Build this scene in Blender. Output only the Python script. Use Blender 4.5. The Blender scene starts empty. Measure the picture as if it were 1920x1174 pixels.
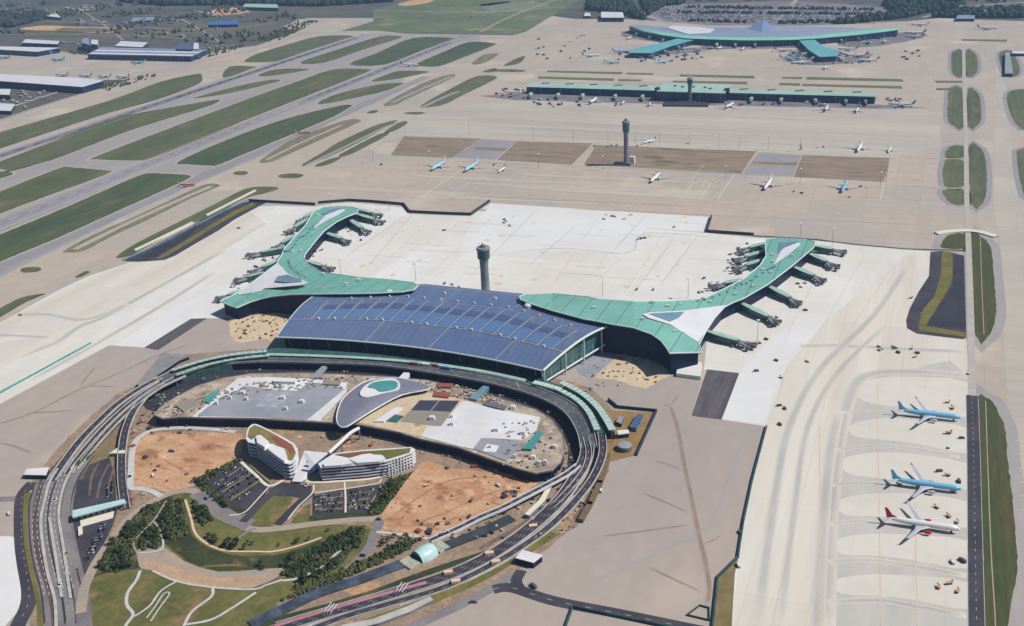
import bpy, bmesh, math, random
from mathutils import Vector, Matrix, noise
random.seed(7)
S = bpy.context.scene
C = S.collection
# ------------------------------------------------------------------ camera, sky, sun, exposure
CAM_H = 578.05; FPX = 2005.1
RX = (0.93293541, 0.10036385, -0.3457725)
RY = (0.35715938, -0.3792956, 0.85356431)
RZ = (-0.04548299, -0.91981626, -0.38970418)
cd = bpy.data.cameras.new('camera'); cam = bpy.data.objects.new('camera', cd); C.objects.link(cam)
cam.matrix_world = Matrix(((RX[0], -RX[1], -RX[2], 0), (RY[0], -RY[1], -RY[2], 0), (RZ[0], -RZ[1], -RZ[2], CAM_H), (0, 0, 0, 1)))
cd.sensor_width = 36; cd.lens = FPX / 1920 * 36; cd.clip_start = 1; cd.clip_end = 60000
S.camera = cam
SUN_EL = math.radians(50); SUN_AZ = math.radians(14)      # direction towards the sun, from +X turning to +Y
w = bpy.data.worlds.new('World'); S.world = w; w.use_nodes = True
nt = w.node_tree; bg = nt.nodes['Background']; sky = nt.nodes.new('ShaderNodeTexSky')
sky.sky_type = 'NISHITA'; sky.sun_disc = False; sky.sun_elevation = SUN_EL; sky.sun_rotation = math.radians(90) - SUN_AZ
nt.links.new(sky.outputs[0], bg.inputs[0]); bg.inputs[1].default_value = 0.055
sl = bpy.data.lights.new('sun', 'SUN'); sl.energy = 5.0; sl.angle = math.radians(0.5); sl.color = (1, 0.955, 0.875)
so = bpy.data.objects.new('sun', sl); C.objects.link(so)
sd = Vector((math.cos(SUN_EL) * math.cos(SUN_AZ), math.cos(SUN_EL) * math.sin(SUN_AZ), math.sin(SUN_EL)))
so.rotation_euler = (-sd).to_track_quat('-Z', 'Y').to_euler(); so.location = (0, 0, 900)
S.view_settings.view_transform = 'Standard'; S.view_settings.look = 'None'; S.view_settings.exposure = 0.0; S.view_settings.gamma = 1
try:
    S.cycles.volume_bounces = 0; S.cycles.max_bounces = 6; S.cycles.transparent_max_bounces = 12
except Exception: pass

# ------------------------------------------------------------------ helpers
def at(px, py, z=0.0):
    a, b = px - 960, py - 587
    d = (RX[0]*a+RX[1]*b+RX[2]*FPX, RY[0]*a+RY[1]*b+RY[2]*FPX, RZ[0]*a+RZ[1]*b+RZ[2]*FPX)
    t = (z - CAM_H) / d[2]
    return Vector((d[0]*t, d[1]*t, z))
def W(pts, z=0.0): return [at(p[0], p[1], z) for p in pts]
def lin(c): return tuple((x/255/12.92 if x/255 <= .04045 else ((x/255+.055)/1.055)**2.4) for x in c)
K = 0.80
MATS = {}
def mat(name, c, c2=None, s=0.01, st=(1, 1, 1), fs=0.3, fa=0.10, rough=0.85, lines=None, metal=0.0, spec=0.3, c3=None, s3=0.05, k=K, bump=0, grid=None, thr=(.38, .62), t3=(.58, .66), bays=None):
    if name in MATS: return MATS[name]
    m = bpy.data.materials.new(name); m.use_nodes = True; t = m.node_tree; N = t.nodes; L = t.links
    b = N['Principled BSDF']; b.inputs['Roughness'].default_value = rough; b.inputs['Metallic'].default_value = metal
    b.inputs['Specular IOR Level'].default_value = spec
    g = N.new('ShaderNodeNewGeometry'); mp = N.new('ShaderNodeMapping'); mp.inputs['Scale'].default_value = st; L.new(g.outputs['Position'], mp.inputs[0])
    def nz(sc, det=5, vec=None):
        n = N.new('ShaderNodeTexNoise'); n.inputs['Scale'].default_value = sc; n.inputs['Detail'].default_value = det
        L.new((vec or mp).outputs[0], n.inputs['Vector']); return n
    def mr(src, a, bb, c0, c1):
        r = N.new('ShaderNodeMapRange'); r.inputs[1].default_value = a; r.inputs[2].default_value = bb; r.inputs[3].default_value = c0; r.inputs[4].default_value = c1
        L.new(src, r.inputs[0]); return r.outputs[0]
    def mix(f, a, bb, mode='MIX'):
        x = N.new('ShaderNodeMix'); x.data_type = 'RGBA'; x.blend_type = mode
        for i, v in ((0, f), (6, a), (7, bb)):
            if hasattr(v, 'links'): L.new(v, x.inputs[i])
            else: x.inputs[i].default_value = v
        return x.outputs[2]
    q = lambda cc: tuple(v*k for v in lin(cc)) + (1,)
    col = q(c)
    if c2: col = mix(mr(nz(s).outputs[0], thr[0], thr[1], 0, 1), col, q(c2))
    if c3: col = mix(mr(nz(s3, 8).outputs[0], t3[0], t3[1], 0, 1), col, q(c3))
    if lines:      # (axis, period, width, factor)
        for ax, per, wd, fac in lines:
            sx = N.new('ShaderNodeSeparateXYZ'); L.new(g.outputs['Position'], sx.inputs[0])
            md = N.new('ShaderNodeMath'); md.operation = 'PINGPONG'; md.inputs[1].default_value = per/2; L.new(sx.outputs[ax], md.inputs[0])
            f = mr(md.outputs[0], wd*.5, wd*.5+.15, 1, 0)
            col = mix(f, col, mix(1.0, col, (fac, fac, fac, 1), 'MULTIPLY'))
    if bays:
        for bw, bh, amt in bays:
            bt = N.new('ShaderNodeTexBrick'); bt.offset = .0; bt.squash = 1; L.new(g.outputs['Position'], bt.inputs['Vector'])
            for nm, vv in (('Scale', 1), ('Brick Width', bw), ('Row Height', bh), ('Mortar Size', .25), ('Mortar Smooth', .6), ('Bias', 0)): bt.inputs[nm].default_value = vv
            bt.inputs['Color1'].default_value = (1-amt, 1-amt, 1-amt, 1); bt.inputs['Color2'].default_value = (1+amt, 1+amt, 1+amt*.8, 1); bt.inputs['Mortar'].default_value = (.86, .86, .86, 1)
            col = mix(1.0, col, bt.outputs[0], 'MULTIPLY')
    if fa:
        f = mr(nz(fs, 3, g if False else None).outputs[0], .3, .7, 1-fa, 1+fa)
        cc = N.new('ShaderNodeCombineColor')
        for i in range(3): L.new(f, cc.inputs[i])
        col = mix(1.0, col, cc.outputs[0], 'MULTIPLY')
    if hasattr(col, 'links'): L.new(col, b.inputs['Base Color'])
    else: b.inputs['Base Color'].default_value = col
    if bump:
        bn = N.new('ShaderNodeBump'); bn.inputs['Strength'].default_value = bump; bn.inputs['Distance'].default_value = 1.5
        L.new(nz(fs, 4).outputs[0], bn.inputs['Height']); L.new(bn.outputs[0], b.inputs['Normal'])
    MATS[name] = m; return m
def softmat(name, c, amax=0.7, s=0.05, k=K): return (name, c, amax, s, k)
def over(base, spec):          # the base material itself, stained towards c where the mesh attribute 'cover' says so
    name, c, amax, s, k = spec; nm = base.name+'_'+name
    if nm in MATS: return MATS[nm]
    m = base.copy(); m.name = nm; t = m.node_tree; N = t.nodes; L = t.links; b = [n for n in N if n.type == 'BSDF_PRINCIPLED'][0]
    src = b.inputs['Base Color'].links[0].from_socket
    a = N.new('ShaderNodeAttribute'); a.attribute_name = 'cover'
    g = N.new('ShaderNodeNewGeometry'); n = N.new('ShaderNodeTexNoise'); n.inputs['Scale'].default_value = s; n.inputs['Detail'].default_value = 6; L.new(g.outputs['Position'], n.inputs['Vector'])
    r = N.new('ShaderNodeMapRange'); r.inputs[1].default_value = .3; r.inputs[2].default_value = .7; r.inputs[3].default_value = amax*.5; r.inputs[4].default_value = amax; L.new(n.outputs[0], r.inputs[0])
    mu = N.new('ShaderNodeMath'); mu.operation = 'MULTIPLY'; L.new(a.outputs['Fac'], mu.inputs[0]); L.new(r.outputs[0], mu.inputs[1])
    x = N.new('ShaderNodeMix'); x.data_type = 'RGBA'; L.new(mu.outputs[0], x.inputs[0]); L.new(src, x.inputs[6]); x.inputs[7].default_value = tuple(v*k for v in lin(c))+(1,)
    L.new(x.outputs[2], b.inputs['Base Color']); MATS[nm] = m; return m

def tag(o, label=None, cat=None, group=None, kind=None):
    if label: o['label'] = label
    if cat: o['category'] = cat
    if group: o['group'] = group
    if kind: o['kind'] = kind
    return o
class MB:
    def __init__(s): s.v = []; s.f = []; s.mi = []; s.cov = None
    def add(s, vs, fs, mi=0):
        n = len(s.v); s.v += [tuple(v) for v in vs]; s.f += [tuple(i+n for i in f) for f in fs]; s.mi += [mi]*len(fs); return s
    def poly(s, pts, mi=0): return s.add(pts, [tuple(range(len(pts)))], mi)
    def prism(s, top, z0, cap=True, mi=0, mtop=None, bot=False):
        n = len(top); t = [Vector(p) for p in top]; b = [Vector((p[0], p[1], z0)) for p in t]
        if area(t) < 0: t.reverse(); b.reverse()
        s.add(t+b, [(i, i+n, (i+1) % n + n, (i+1) % n) for i in range(n)], mi)
        if cap: s.poly(t, mi if mtop is None else mtop)
        if bot: s.poly(b[::-1], mi)
        return s
    def slab(s, top, th, mi=0):       # sloped slab: same outline lowered by th
        n = len(top); t = [Vector(p) for p in top]
        if area(t) < 0: t.reverse()
        b = [p - Vector((0, 0, th)) for p in t]
        s.add(t+b, [(i, i+n, (i+1) % n + n, (i+1) % n) for i in range(n)], mi); s.poly(t, mi); s.poly(b[::-1], mi); return s
    def box(s, c, d, a=0.0, mi=0, tx=1.0, ty=1.0):
        x, y, z = d[0]/2, d[1]/2, d[2]/2; ca, sa = math.cos(a), math.sin(a); vs = []
        for dz in (-z, z):
            for dx, dy in ((-x, -y), (x, -y), (x, y), (-x, y)):
                if dz > 0: dx *= tx; dy *= ty
                vs.append((c[0]+dx*ca-dy*sa, c[1]+dx*sa+dy*ca, c[2]+dz))
        return s.add(vs, [(0, 3, 2, 1), (4, 5, 6, 7), (0, 1, 5, 4), (1, 2, 6, 5), (2, 3, 7, 6), (3, 0, 4, 7)], mi)
    def lathe(s, c, prof, n=16, mi=0):
        vs = []; fs = []
        for r, z in prof:
            for i in range(n): vs.append((c[0]+r*math.cos(2*math.pi*i/n), c[1]+r*math.sin(2*math.pi*i/n), c[2]+z))
        for j in range(len(prof)-1):
            for i in range(n): fs.append((j*n+i, j*n+(i+1) % n, (j+1)*n+(i+1) % n, (j+1)*n+i))
        fs.append(tuple(range(n))[::-1]); fs.append(tuple((len(prof)-1)*n+i for i in range(n)))
        return s.add(vs, fs, mi)
    def tube(s, path, rad, n=8, mi=0):     # path of Vectors, rad number or list
        vs = []; fs = []; m = len(path)
        for j, p in enumerate(path):
            p = Vector(p); d = (Vector(path[min(j+1, m-1)]) - Vector(path[max(j-1, 0)])).normalized()
            u = d.cross(Vector((0, 0, 1)));
            if u.length < .05: u = d.cross(Vector((0, 1, 0)))
            u.normalize(); v = u.cross(d); r = rad[j] if isinstance(rad, (list, tuple)) else rad
            for i in range(n): a = 2*math.pi*i/n; vs.append(p + (u*math.cos(a)+v*math.sin(a))*r)
        for j in range(m-1):
            for i in range(n): fs.append((j*n+i, (j+1)*n+i, (j+1)*n+(i+1) % n, j*n+(i+1) % n))
        fs.append(tuple(range(n))); fs.append(tuple((m-1)*n+i for i in range(n))[::-1])
        return s.add(vs, fs, mi)
    def mesh(s, name, mats, off=Vector((0, 0, 0)), smooth=False):
        me = bpy.data.meshes.new(name); me.from_pydata([(v[0]-off[0], v[1]-off[1], v[2]-off[2]) for v in s.v], [], s.f)
        for m in (mats if isinstance(mats, (list, tuple)) else [mats]): me.materials.append(m)
        me.polygons.foreach_set('material_index', s.mi)
        if s.cov is not None:
            a = me.attributes.new('cover', 'FLOAT', 'POINT'); a.data.foreach_set('value', s.cov)
        if any(len(f) > 4 for f in s.f):
            bm = bmesh.new(); bm.from_mesh(me); bmesh.ops.triangulate(bm, faces=[f for f in bm.faces if len(f.verts) > 4]); bm.to_mesh(me); bm.free()
        if smooth: me.polygons.foreach_set('use_smooth', [True]*len(me.polygons))
        me.update(); return me
    def build(s, name, mats, parent=None, smooth=False):
        if not s.v: return None
        if parent is not None:
            off = Vector(parent.location); p = parent.parent
            while p is not None: off += Vector(p.location); p = p.parent
        else:
            xs = [v[0] for v in s.v]; ys = [v[1] for v in s.v]; off = Vector(((min(xs)+max(xs))/2, (min(ys)+max(ys))/2, min(v[2] for v in s.v)))
        o = bpy.data.objects.new(name, s.mesh(name, mats, off, smooth)); C.objects.link(o)
        if parent is not None: o.parent = parent
        else: o.location = off
        return o
def area(p): return sum(p[i][0]*p[(i+1) % len(p)][1]-p[(i+1) % len(p)][0]*p[i][1] for i in range(len(p)))/2
def empty(name, loc, label=None, cat=None, group=None, rz=0):
    o = bpy.data.objects.new(name, None); C.objects.link(o); o.location = loc; o.rotation_euler = (0, 0, rz); o.empty_display_size = 1
    tag(o, label, cat, group); return o
def cr(p, n=3, closed=True):
    out = []; m = len(p); rng = range(m if closed else m-1)
    for i in rng:
        if closed: a, b, c, d = p[(i-1) % m], p[i], p[(i+1) % m], p[(i+2) % m]
        else: a, b, c, d = p[max(i-1, 0)], p[i], p[i+1], p[min(i+2, m-1)]
        for k in range(n):
            t = k/n; out.append((b*2+(c-a)*t+(a*2-b*5+c*4-d)*t*t+(b*3-a-c*3+d)*t**3)*.5)
    if not closed: out.append(Vector(p[-1]))
    return out
def off(p, d):          # grow outline by d (XY)
    m = len(p); sg = 1 if area(p) > 0 else -1; out = []
    for i in range(m):
        a, b, c = p[i-1], p[i], p[(i+1) % m]
        e1 = Vector((b[0]-a[0], b[1]-a[1])); e2 = Vector((c[0]-b[0], c[1]-b[1]))
        if e1.length < 1e-6 or e2.length < 1e-6: out.append(Vector(b)); continue
        e1.normalize(); e2.normalize(); n1 = Vector((e1.y, -e1.x)); n2 = Vector((e2.y, -e2.x)); n = n1+n2
        if n.length < .3: n = n1
        n.normalize(); kk = 1/max(.5, n.dot(n1)); out.append(Vector((b[0]+n.x*d*sg*kk, b[1]+n.y*d*sg*kk, b[2])))
    return out
LZ = [0.0]
def sheet(name, pts, m, lay, smooth=0, grow=0):
    p = W(pts, 0); nm = m.name; jit = 3.2 if 'dirt' in nm or 'sand' in nm or 'earth' in nm and 'graded' not in nm else (1.5 if 'grass' in nm or 'park' in nm else 0)
    if smooth: p = cr(p, smooth)
    if grow: p = off(p, grow)
    if jit and len(pts) > 3:
        q = []
        for a, b in zip(p, p[1:]+p[:1]):
            k = max(1, min(60, int((b-a).length/7)))
            q += [a.lerp(b, i/k) for i in range(k)]
        p = [v+Vector((noise.noise(v*.09), noise.noise(v*.09+Vector((9, 9, 9))), 0))*jit for v in q]
    z = lay*0.05
    p = [Vector((q.x, q.y, z)) for q in p]
    if area(p) < 0: p.reverse()
    o = MB().poly(p).build(name, m); return tag(o, kind='structure')
def path_w(pts, n=5, z=0):
    q = [at(p[0], p[1], p[2] if len(p) > 2 else z) for p in pts]; return cr(q, n, False)
def frames(p):
    out = []
    for i in range(len(p)):
        d = p[min(i+1, len(p)-1)] - p[max(i-1, 0)]; d.z = 0; d.normalize(); out.append(Vector((d.y, -d.x, 0)))
    return out
def strip(mb, p, w0, w1, dz=0, mi=0, flip=False, wz=None):    # between lateral offsets w0..w1 (right positive)
    nr = frames(p); vs = []
    for q, n in zip(p, nr): vs += [q+n*w0+Vector((0, 0, dz)), q+n*w1+Vector((0, 0, dz if wz is None else wz))]
    fs = [(2*i, 2*i+1, 2*i+3, 2*i+2) for i in range(len(p)-1)]
    return mb.add(vs, fs, mi)
def road(name, pts, width, m, lay, n=5):
    LZ[0] = (LZ[0]+1) % 24; z = lay*.05+LZ[0]*.0021; p = [Vector((q.x, q.y, z)) for q in path_w(pts, n)]
    o = strip(MB(), p, -width/2, width/2).build(name, m); return tag(o, kind='structure')
def soft(name, pts, width, m, lay, n=5, core=.35, base=None):
    m = over(base or m_conc, m)
    LZ[0] = (LZ[0]+1) % 24; z = lay*.05+LZ[0]*.0021; p = [Vector((q.x, q.y, z)) for q in path_w(pts, n)]; nr = frames(p); mb = MB(); vs = []; cov = []
    offs = (-.5, -.5*core, .5*core, .5); cv = (0, 1, 1, 0)
    for i, (q, nn) in enumerate(zip(p, nr)):
        e = min(1, i/2, (len(p)-1-i)/2)
        for o_, c_ in zip(offs, cv): vs.append(q+nn*width*o_); cov.append(c_*e)
    fs = [(4*i+j, 4*i+j+1, 4*i+j+5, 4*i+j+4) for i in range(len(p)-1) for j in range(3)]
    mb.add(vs, fs); mb.cov = cov; return tag(mb.build(name, m), kind='structure')
def dashes(mb, p, lat, w_, on, offl, dz=.05):
    # dashed marking along path p
    acc = 0; nr = frames(p)
    for i in range(len(p)-1):
        a, b = p[i]+nr[i]*lat, p[i+1]+nr[i+1]*lat; L_ = (b-a).length; d = (b-a)/max(L_, .01); u = Vector((d.y, -d.x, 0))*w_/2; s_ = 0
        while s_ < L_:
            ph = (acc+s_) % (on+offl)
            if ph < on:
                e = min(L_, s_+on-ph); q0 = a+d*s_; q1 = a+d*e; z = Vector((0, 0, dz)); mb.add([q0-u+z, q0+u+z, q1+u+z, q1-u+z], [(0, 1, 2, 3)]); s_ = e+.01
            else: s_ += (on+offl)-ph+.01
        acc += L_
def copy_tree(o, parent=None):
    c = o.copy(); C.objects.link(c); c.parent = parent
    for ch in list(o.children): copy_tree(ch, c)
    return c
exec_parts = []
# ------------------------------------------------------------------ materials
m_base = mat('far_land', (86, 88, 82), (108, 102, 94), s=.0022, c3=(64, 76, 74), s3=.004, fs=.03, fa=.22, st=(.6, 1.6, 1))
m_conc = mat('old_concrete', (190, 176, 163), (180, 171, 163), s=.004, fs=.05, fa=.045, lines=[(0, 45, .9, .95), (1, 60, 1.2, .95)], c3=(198, 187, 174), s3=.006, bays=[(45, 90, .03), (180, 60, .02)])
m_conc2 = mat('apron_concrete', (193, 185, 174), (184, 176, 168), s=.005, st=(.35, 1.6, 1), fs=.06, fa=.04, lines=[(0, 37, .8, .92), (1, 60, 1.0, .92)], bays=[(150, 30, .03)])
m_asph = mat('grey_asphalt', (160, 155, 160), (149, 147, 153), s=.006, st=(1.5, .3, 1), fs=.08, fa=.06)
m_taxi = mat('pale_asphalt', (170, 164, 162), (160, 155, 156), s=.006, st=(1.5, .3, 1), fs=.08, fa=.05)
m_rub = mat('rubber_dark_asphalt', (92, 90, 108), (120, 116, 128), s=.02, st=(1.5, .2, 1), fs=.1, fa=.12)
m_grassA = mat('airfield_grass', (88, 98, 66), (102, 106, 74), s=.008, st=(1.8, .35, 1), fs=.05, fa=.18, c3=(116, 108, 78), s3=.012, t3=(.56, .68), lines=[(0, 17, 7, .92)])
m_grassB = mat('darker_airfield_grass', (72, 88, 62), (86, 98, 66), s=.008, st=(1.8, .35, 1), fs=.05, fa=.15, lines=[(0, 17, 7, .92)], c3=(100, 100, 72), s3=.012, t3=(.58, .7))
m_grassD = mat('worn_grass_strip', (112, 116, 84), (140, 130, 112), s=.05, st=(2.0, .5, 1), fs=.2, fa=.18)
m_olive = mat('olive_grass', (104, 104, 48), (124, 114, 60), s=.03, fs=.15, fa=.16)
m_oliveR = mat('right_verge_grass', (86, 82, 48), (68, 80, 42), s=.02, st=(3, .3, 1), fs=.12, fa=.18, lines=[(0, 9, 3, .93)])
m_field = mat('brown_infield', (138, 122, 108), (154, 136, 120), s=.02, st=(.35, 1.6, 1), fs=.06, fa=.16, c3=(106, 106, 82), s3=.02)
m_white = mat('new_apron_concrete', (226, 226, 225), (220, 216, 209), s=.006, st=(1.4, .4, 1), fs=.05, fa=.03, lines=[(0, 37, .7, .95), (1, 37, .7, .95)], c3=(231, 232, 235), s3=.004, bays=[(75, 37, .03), (225, 150, .018)])
m_cream = mat('cream_apron_concrete', (214, 206, 196), (221, 216, 208), s=.012, st=(2.2, .15, 1), fs=.08, fa=.03, lines=[(0, 26, .7, .95), (1, 37, .7, .955)], bays=[(26, 150, .03), (78, 75, .015)])
m_bright = mat('bright_concrete', (228, 229, 231), (222, 222, 223), s=.01, fs=.08, fa=.025)
m_grade = mat('graded_earth', (180, 166, 158), (170, 160, 155), s=.005, st=(1, .5, 1), fs=.06, fa=.045, c3=(188, 173, 162), s3=.01)
m_dark = mat('dark_asphalt', (76, 72, 82), (60, 59, 70), s=.03, fs=.3, fa=.14)
m_dark2 = mat('streaked_dark_asphalt', (104, 98, 102), (84, 80, 88), s=.05, st=(3, .25, 1), fs=.3, fa=.14)
m_navy = mat('deep_pit_asphalt', (60, 58, 70), (50, 49, 62), s=.03, fs=.2, fa=.14)
m_dirt = mat('orange_dirt', (210, 170, 136), (192, 146, 112), s=.025, st=(1, 1.6, 1), fs=.2, fa=.14, c3=(166, 118, 88), s3=.035, bump=.6, t3=(.55, .64))
m_site = mat('building_site_earth', (164, 140, 120), (140, 124, 108), s=.03, fs=.25, fa=.2, c3=(190, 150, 116), s3=.03)
m_terr = mat('terrace_soil', (196, 164, 134), (180, 150, 124), s=.04, fs=.3, fa=.12)
m_sand = mat('pale_site_sand', (216, 198, 168), (204, 184, 156), s=.03, fs=.2, fa=.10, c3=(176, 140, 116), s3=.07, t3=(.62, .68))
m_park = mat('park_lawn', (116, 112, 62), (92, 96, 50), s=.02, fs=.15, fa=.2, c3=(136, 114, 80), s3=.03, t3=(.55, .64))
m_parkD = mat('park_slope_grass', (52, 60, 36), (66, 74, 42), s=.03, fs=.25, fa=.25, c3=(116, 98, 70), s3=.04, t3=(.56, .66))
m_tanroad = mat('tan_site_road', (178, 160, 144), (164, 150, 140), s=.03, fs=.2, fa=.08)
m_greyroad = mat('grey_road', (142, 136, 136), (128, 124, 128), s=.03, fs=.2, fa=.10)
m_hwy = mat('highway_concrete', (136, 129, 129), (118, 113, 116), s=.02, st=(2, .2, 1), fs=.2, fa=.10)
m_line = mat('white_road_paint', (228, 228, 226), fs=.4, fa=.05)
m_yel = mat('yellow_apron_paint', (216, 198, 166), fs=.4, fa=.1)
m_path = mat('pale_stone_path', (206, 204, 204), (192, 192, 196), s=.1, fs=.5, fa=.08)
m_cpath = mat('cream_path', (226, 196, 168), fs=.5, fa=.06)
m_kerb = mat('white_kerb_concrete', (226, 220, 206), fs=.3, fa=.06)
m_rail = mat('pale_parapet_concrete', (198, 194, 190), (178, 176, 176), s=.1, fs=.4, fa=.08)
m_conshade = mat('grey_concrete', (150, 148, 150), (134, 132, 136), s=.08, fs=.3, fa=.08)
m_green = mat('seafoam_roof', (128, 187, 176), (119, 179, 169), s=.008, fs=.05, fa=.05, rough=.5, lines=[(0, 26, 1.6, .68), (0, 6.5, .4, .9), (1, 40, .8, .86)], spec=.4, c3=(134, 180, 166), s3=.05, bays=[(26, 40, .035)])
m_trim = mat('pale_roof_trim', (220, 232, 228), fs=.2, fa=.03, rough=.5)
m_blue = mat('steel_blue_roof', (98, 118, 160), (106, 122, 158), s=.015, st=(1.5, .3, 1), fs=.08, fa=.06, rough=.4, lines=[(0, 9, .6, .82), (0, 45, 1, .88), (1, 30, .8, .9)], bays=[(9, 30, .04)], spec=.45, c3=(108, 126, 164), s3=.02)
m_bluel = mat('pale_blue_roof_panel', (96, 130, 178), fs=.1, fa=.05, rough=.35)
m_blued = mat('dark_roof_glazing', (74, 92, 130), (92, 108, 144), s=.3, fs=.6, fa=.2, rough=.3)
m_seam = mat('grey_roof_seam', (168, 170, 172), fs=.2, fa=.05)
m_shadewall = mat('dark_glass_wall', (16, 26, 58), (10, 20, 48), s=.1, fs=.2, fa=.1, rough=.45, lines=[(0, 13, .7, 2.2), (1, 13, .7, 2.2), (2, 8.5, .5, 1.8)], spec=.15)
m_glass = mat('green_glass_wall', (70, 110, 108), (56, 92, 96), s=.1, fs=.3, fa=.1, rough=.2, lines=[(0, 7, .6, 1.5), (1, 7, .6, 1.5), (2, 4, .5, 1.35)], spec=.6)
m_white2 = mat('white_metal', (232, 232, 236), (222, 222, 230), s=.03, fs=.2, fa=.03, rough=.5)
m_skyl = mat('white_membrane_roof', (228, 228, 236), (218, 220, 230), s=.03, fs=.2, fa=.02, rough=.5)
m_bluesk = mat('blue_grey_skylight', (118, 152, 168), (106, 138, 160), s=.05, fs=.3, fa=.05, rough=.3, lines=[(0, 5, .5, 1.25)])
m_teal = mat('teal_glass', (78, 150, 152), (88, 166, 160), s=.05, fs=.3, fa=.04, rough=.3)
m_slate = mat('slate_shell_roof', (126, 128, 148), (134, 134, 152), s=.05, fs=.15, fa=.04, rough=.5, lines=[(0, 4, .4, .92)])
m_gmem = mat('grey_roof_membrane', (146, 150, 162), (158, 160, 170), s=.03, fs=.12, fa=.05)
m_wmem = mat('white_roof_membrane', (226, 228, 234), (216, 216, 220), s=.03, fs=.15, fa=.03)
m_brmem = mat('brown_grey_roof', (150, 142, 134), fs=.3, fa=.06)
m_steel = mat('grey_steel', (120, 124, 130), (100, 104, 112), s=.3, fs=.6, fa=.1, rough=.5)
m_dsteel = mat('dark_steel', (66, 70, 80), fs=.5, fa=.15, rough=.5)
m_canopy = mat('pale_green_canopy_glass', (176, 206, 198), (160, 192, 184), s=.1, fs=.3, fa=.05, rough=.3)
m_dcan = mat('dark_green_canopy_glass', (72, 108, 102), (58, 92, 90), s=.1, fs=.4, fa=.14, rough=.25)
m_tire = softmat('tyre_worn_track', (172, 171, 173), .85, .01)
m_tire2 = softmat('faint_drainage_stain', (176, 160, 146), .8, .05)
m_brownst = softmat('brown_drainage_line', (140, 116, 100), .9, .06)
m_creamst = softmat('cream_centre_band', (226, 214, 196), .6, .02)
m_redroof = mat('brick_red_sheeting', (150, 84, 72), fs=.4, fa=.1)
m_plant = mat('roof_planting', (146, 130, 84), (116, 112, 60), s=.05, fs=.3, fa=.15)
m_red = mat('signal_red', (190, 60, 56), fs=.5, fa=.05, rough=.5)
m_orange = mat('machine_orange', (206, 152, 98), fs=.5, fa=.05, rough=.5)
m_bluep = mat('blue_sheet_metal', (70, 116, 186), fs=.2, fa=.08, rough=.5)
m_pink = mat('pinkish_road_surface', (186, 132, 142), (174, 120, 132), s=.05, fs=.3, fa=.1)
m_hedge = mat('dark_foliage', (52, 70, 42), (66, 82, 48), s=.2, fs=.6, fa=.3, rough=.9, bump=.5)
m_hedge2 = mat('olive_foliage', (84, 92, 50), (70, 82, 46), s=.2, fs=.6, fa=.3, rough=.9)
m_for = mat('far_forest_foliage', (46, 62, 52), (60, 74, 58), s=.02, fs=.08, fa=.25, rough=.95)
m_trunk = mat('bark', (96, 80, 64), fs=.8, fa=.1)

# ------------------------------------------------------------------ ground
def big(name, x0, x1, y0, y1, m, z):
    return tag(MB().poly([(x0, y0, z), (x1, y0, z), (x1, y1, z), (x0, y1, z)]).build(name, m), kind='structure')
big('ground', -14000, 9000, -500, 16000, m_base, -0.6)
# the airfield: one wide sheet of pale concrete
sheet('airfield_concrete', [(-200, 292), (0, 226), (150, 176), (240, 150), (160, 150), (0, 152), (-120, 160), (-120, 96), (0, 98), (110, 96), (165, 104), (330, 112), (395, 97), (480, 86), (560, 58), (530, 52), (560, 36), (700, 34), (712, 58), (760, 63), (960, 66), (985, 60), (1035, 30), (1080, 36), (1180, 36), (1300, 44), (1500, 46), (1700, 40), (1760, 34), (1920, 40), (2200, 48), (2400, 1500), (-500, 1500), (-500, 400)], m_conc, 0)
sheet('far_grass_field', [(640, 58), (700, 40), (700, 20), (740, 8), (820, -12), (1120, -14), (1060, 14), (1040, 28), (985, 58), (955, 65), (760, 62), (712, 58)], mat('far_meadow', (112, 122, 88), (98, 112, 82), s=.004, fs=.02, fa=.15, c3=(140, 136, 112), s3=.006), 1)
# runway area asphalt
sheet('runway_asphalt', [(-200, 366), (0, 286), (300, 187), (430, 143), (640, 74), (700, 62), (790, 64), (900, 66), (900, 78), (800, 112), (756, 150), (700, 196), (660, 206), (567, 262), (300, 372), (0, 520), (-200, 622)], m_taxi, 1)
def vp(y0, x0, x1, dy=0):  # point on the runway-direction line through (x0,y0) at x1
    sl_ = (y0+304)/(x0-1799); return (x1, y0+sl_*(x1-x0))
def lane(name, y0, ww, xa, xb, m, lay):
    a = at(*vp(y0, 0, xa)); b = at(*vp(y0, 0, xb)); p = [Vector((q.x, q.y, lay*.05)) for q in (a, (a+b)/2, b)]
    return tag(strip(MB(), p, -ww/2, ww/2).build(name, m), kind='structure')
lane('runway', 292.7, 60, -150, 690, m_asph, 2); lane('runway', 419, 60, -150, 880, m_asph, 2)
lane('taxiway', 345, 28, -150, 740, m_taxi, 2); lane('taxiway', 502, 34, -150, 800, m_asph, 2)
soft('runway_rubber_marks', [vp(292.7, 0, x) for x in (-100, 100, 250, 400, 520, 640, 672)], 26, softmat('runway_rubber', (78, 76, 100), 1.0, .03), 3.2, core=.6, base=m_asph)
soft('runway_rubber_marks', [vp(292.7, 0, x) for x in (300, 420, 520, 600, 655)], 14, softmat('runway_rubber_deep', (52, 50, 80), 1.0, .03), 3.5, core=.7, base=m_rub)
soft('runway_rubber_marks', [vp(419, 0, x) for x in (560, 640, 720, 800, 850)], 22, softmat('runway_rubber', (78, 76, 100), 1.0, .03), 3.2, core=.5, base=m_asph)
soft('runway_rubber_marks', [vp(419, 0, x) for x in (-100, 150, 350, 500)], 24, softmat('runway_rubber_pale', (132, 128, 140), .8, .03), 3.2, core=.5, base=m_asph)
mb = MB()
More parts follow.
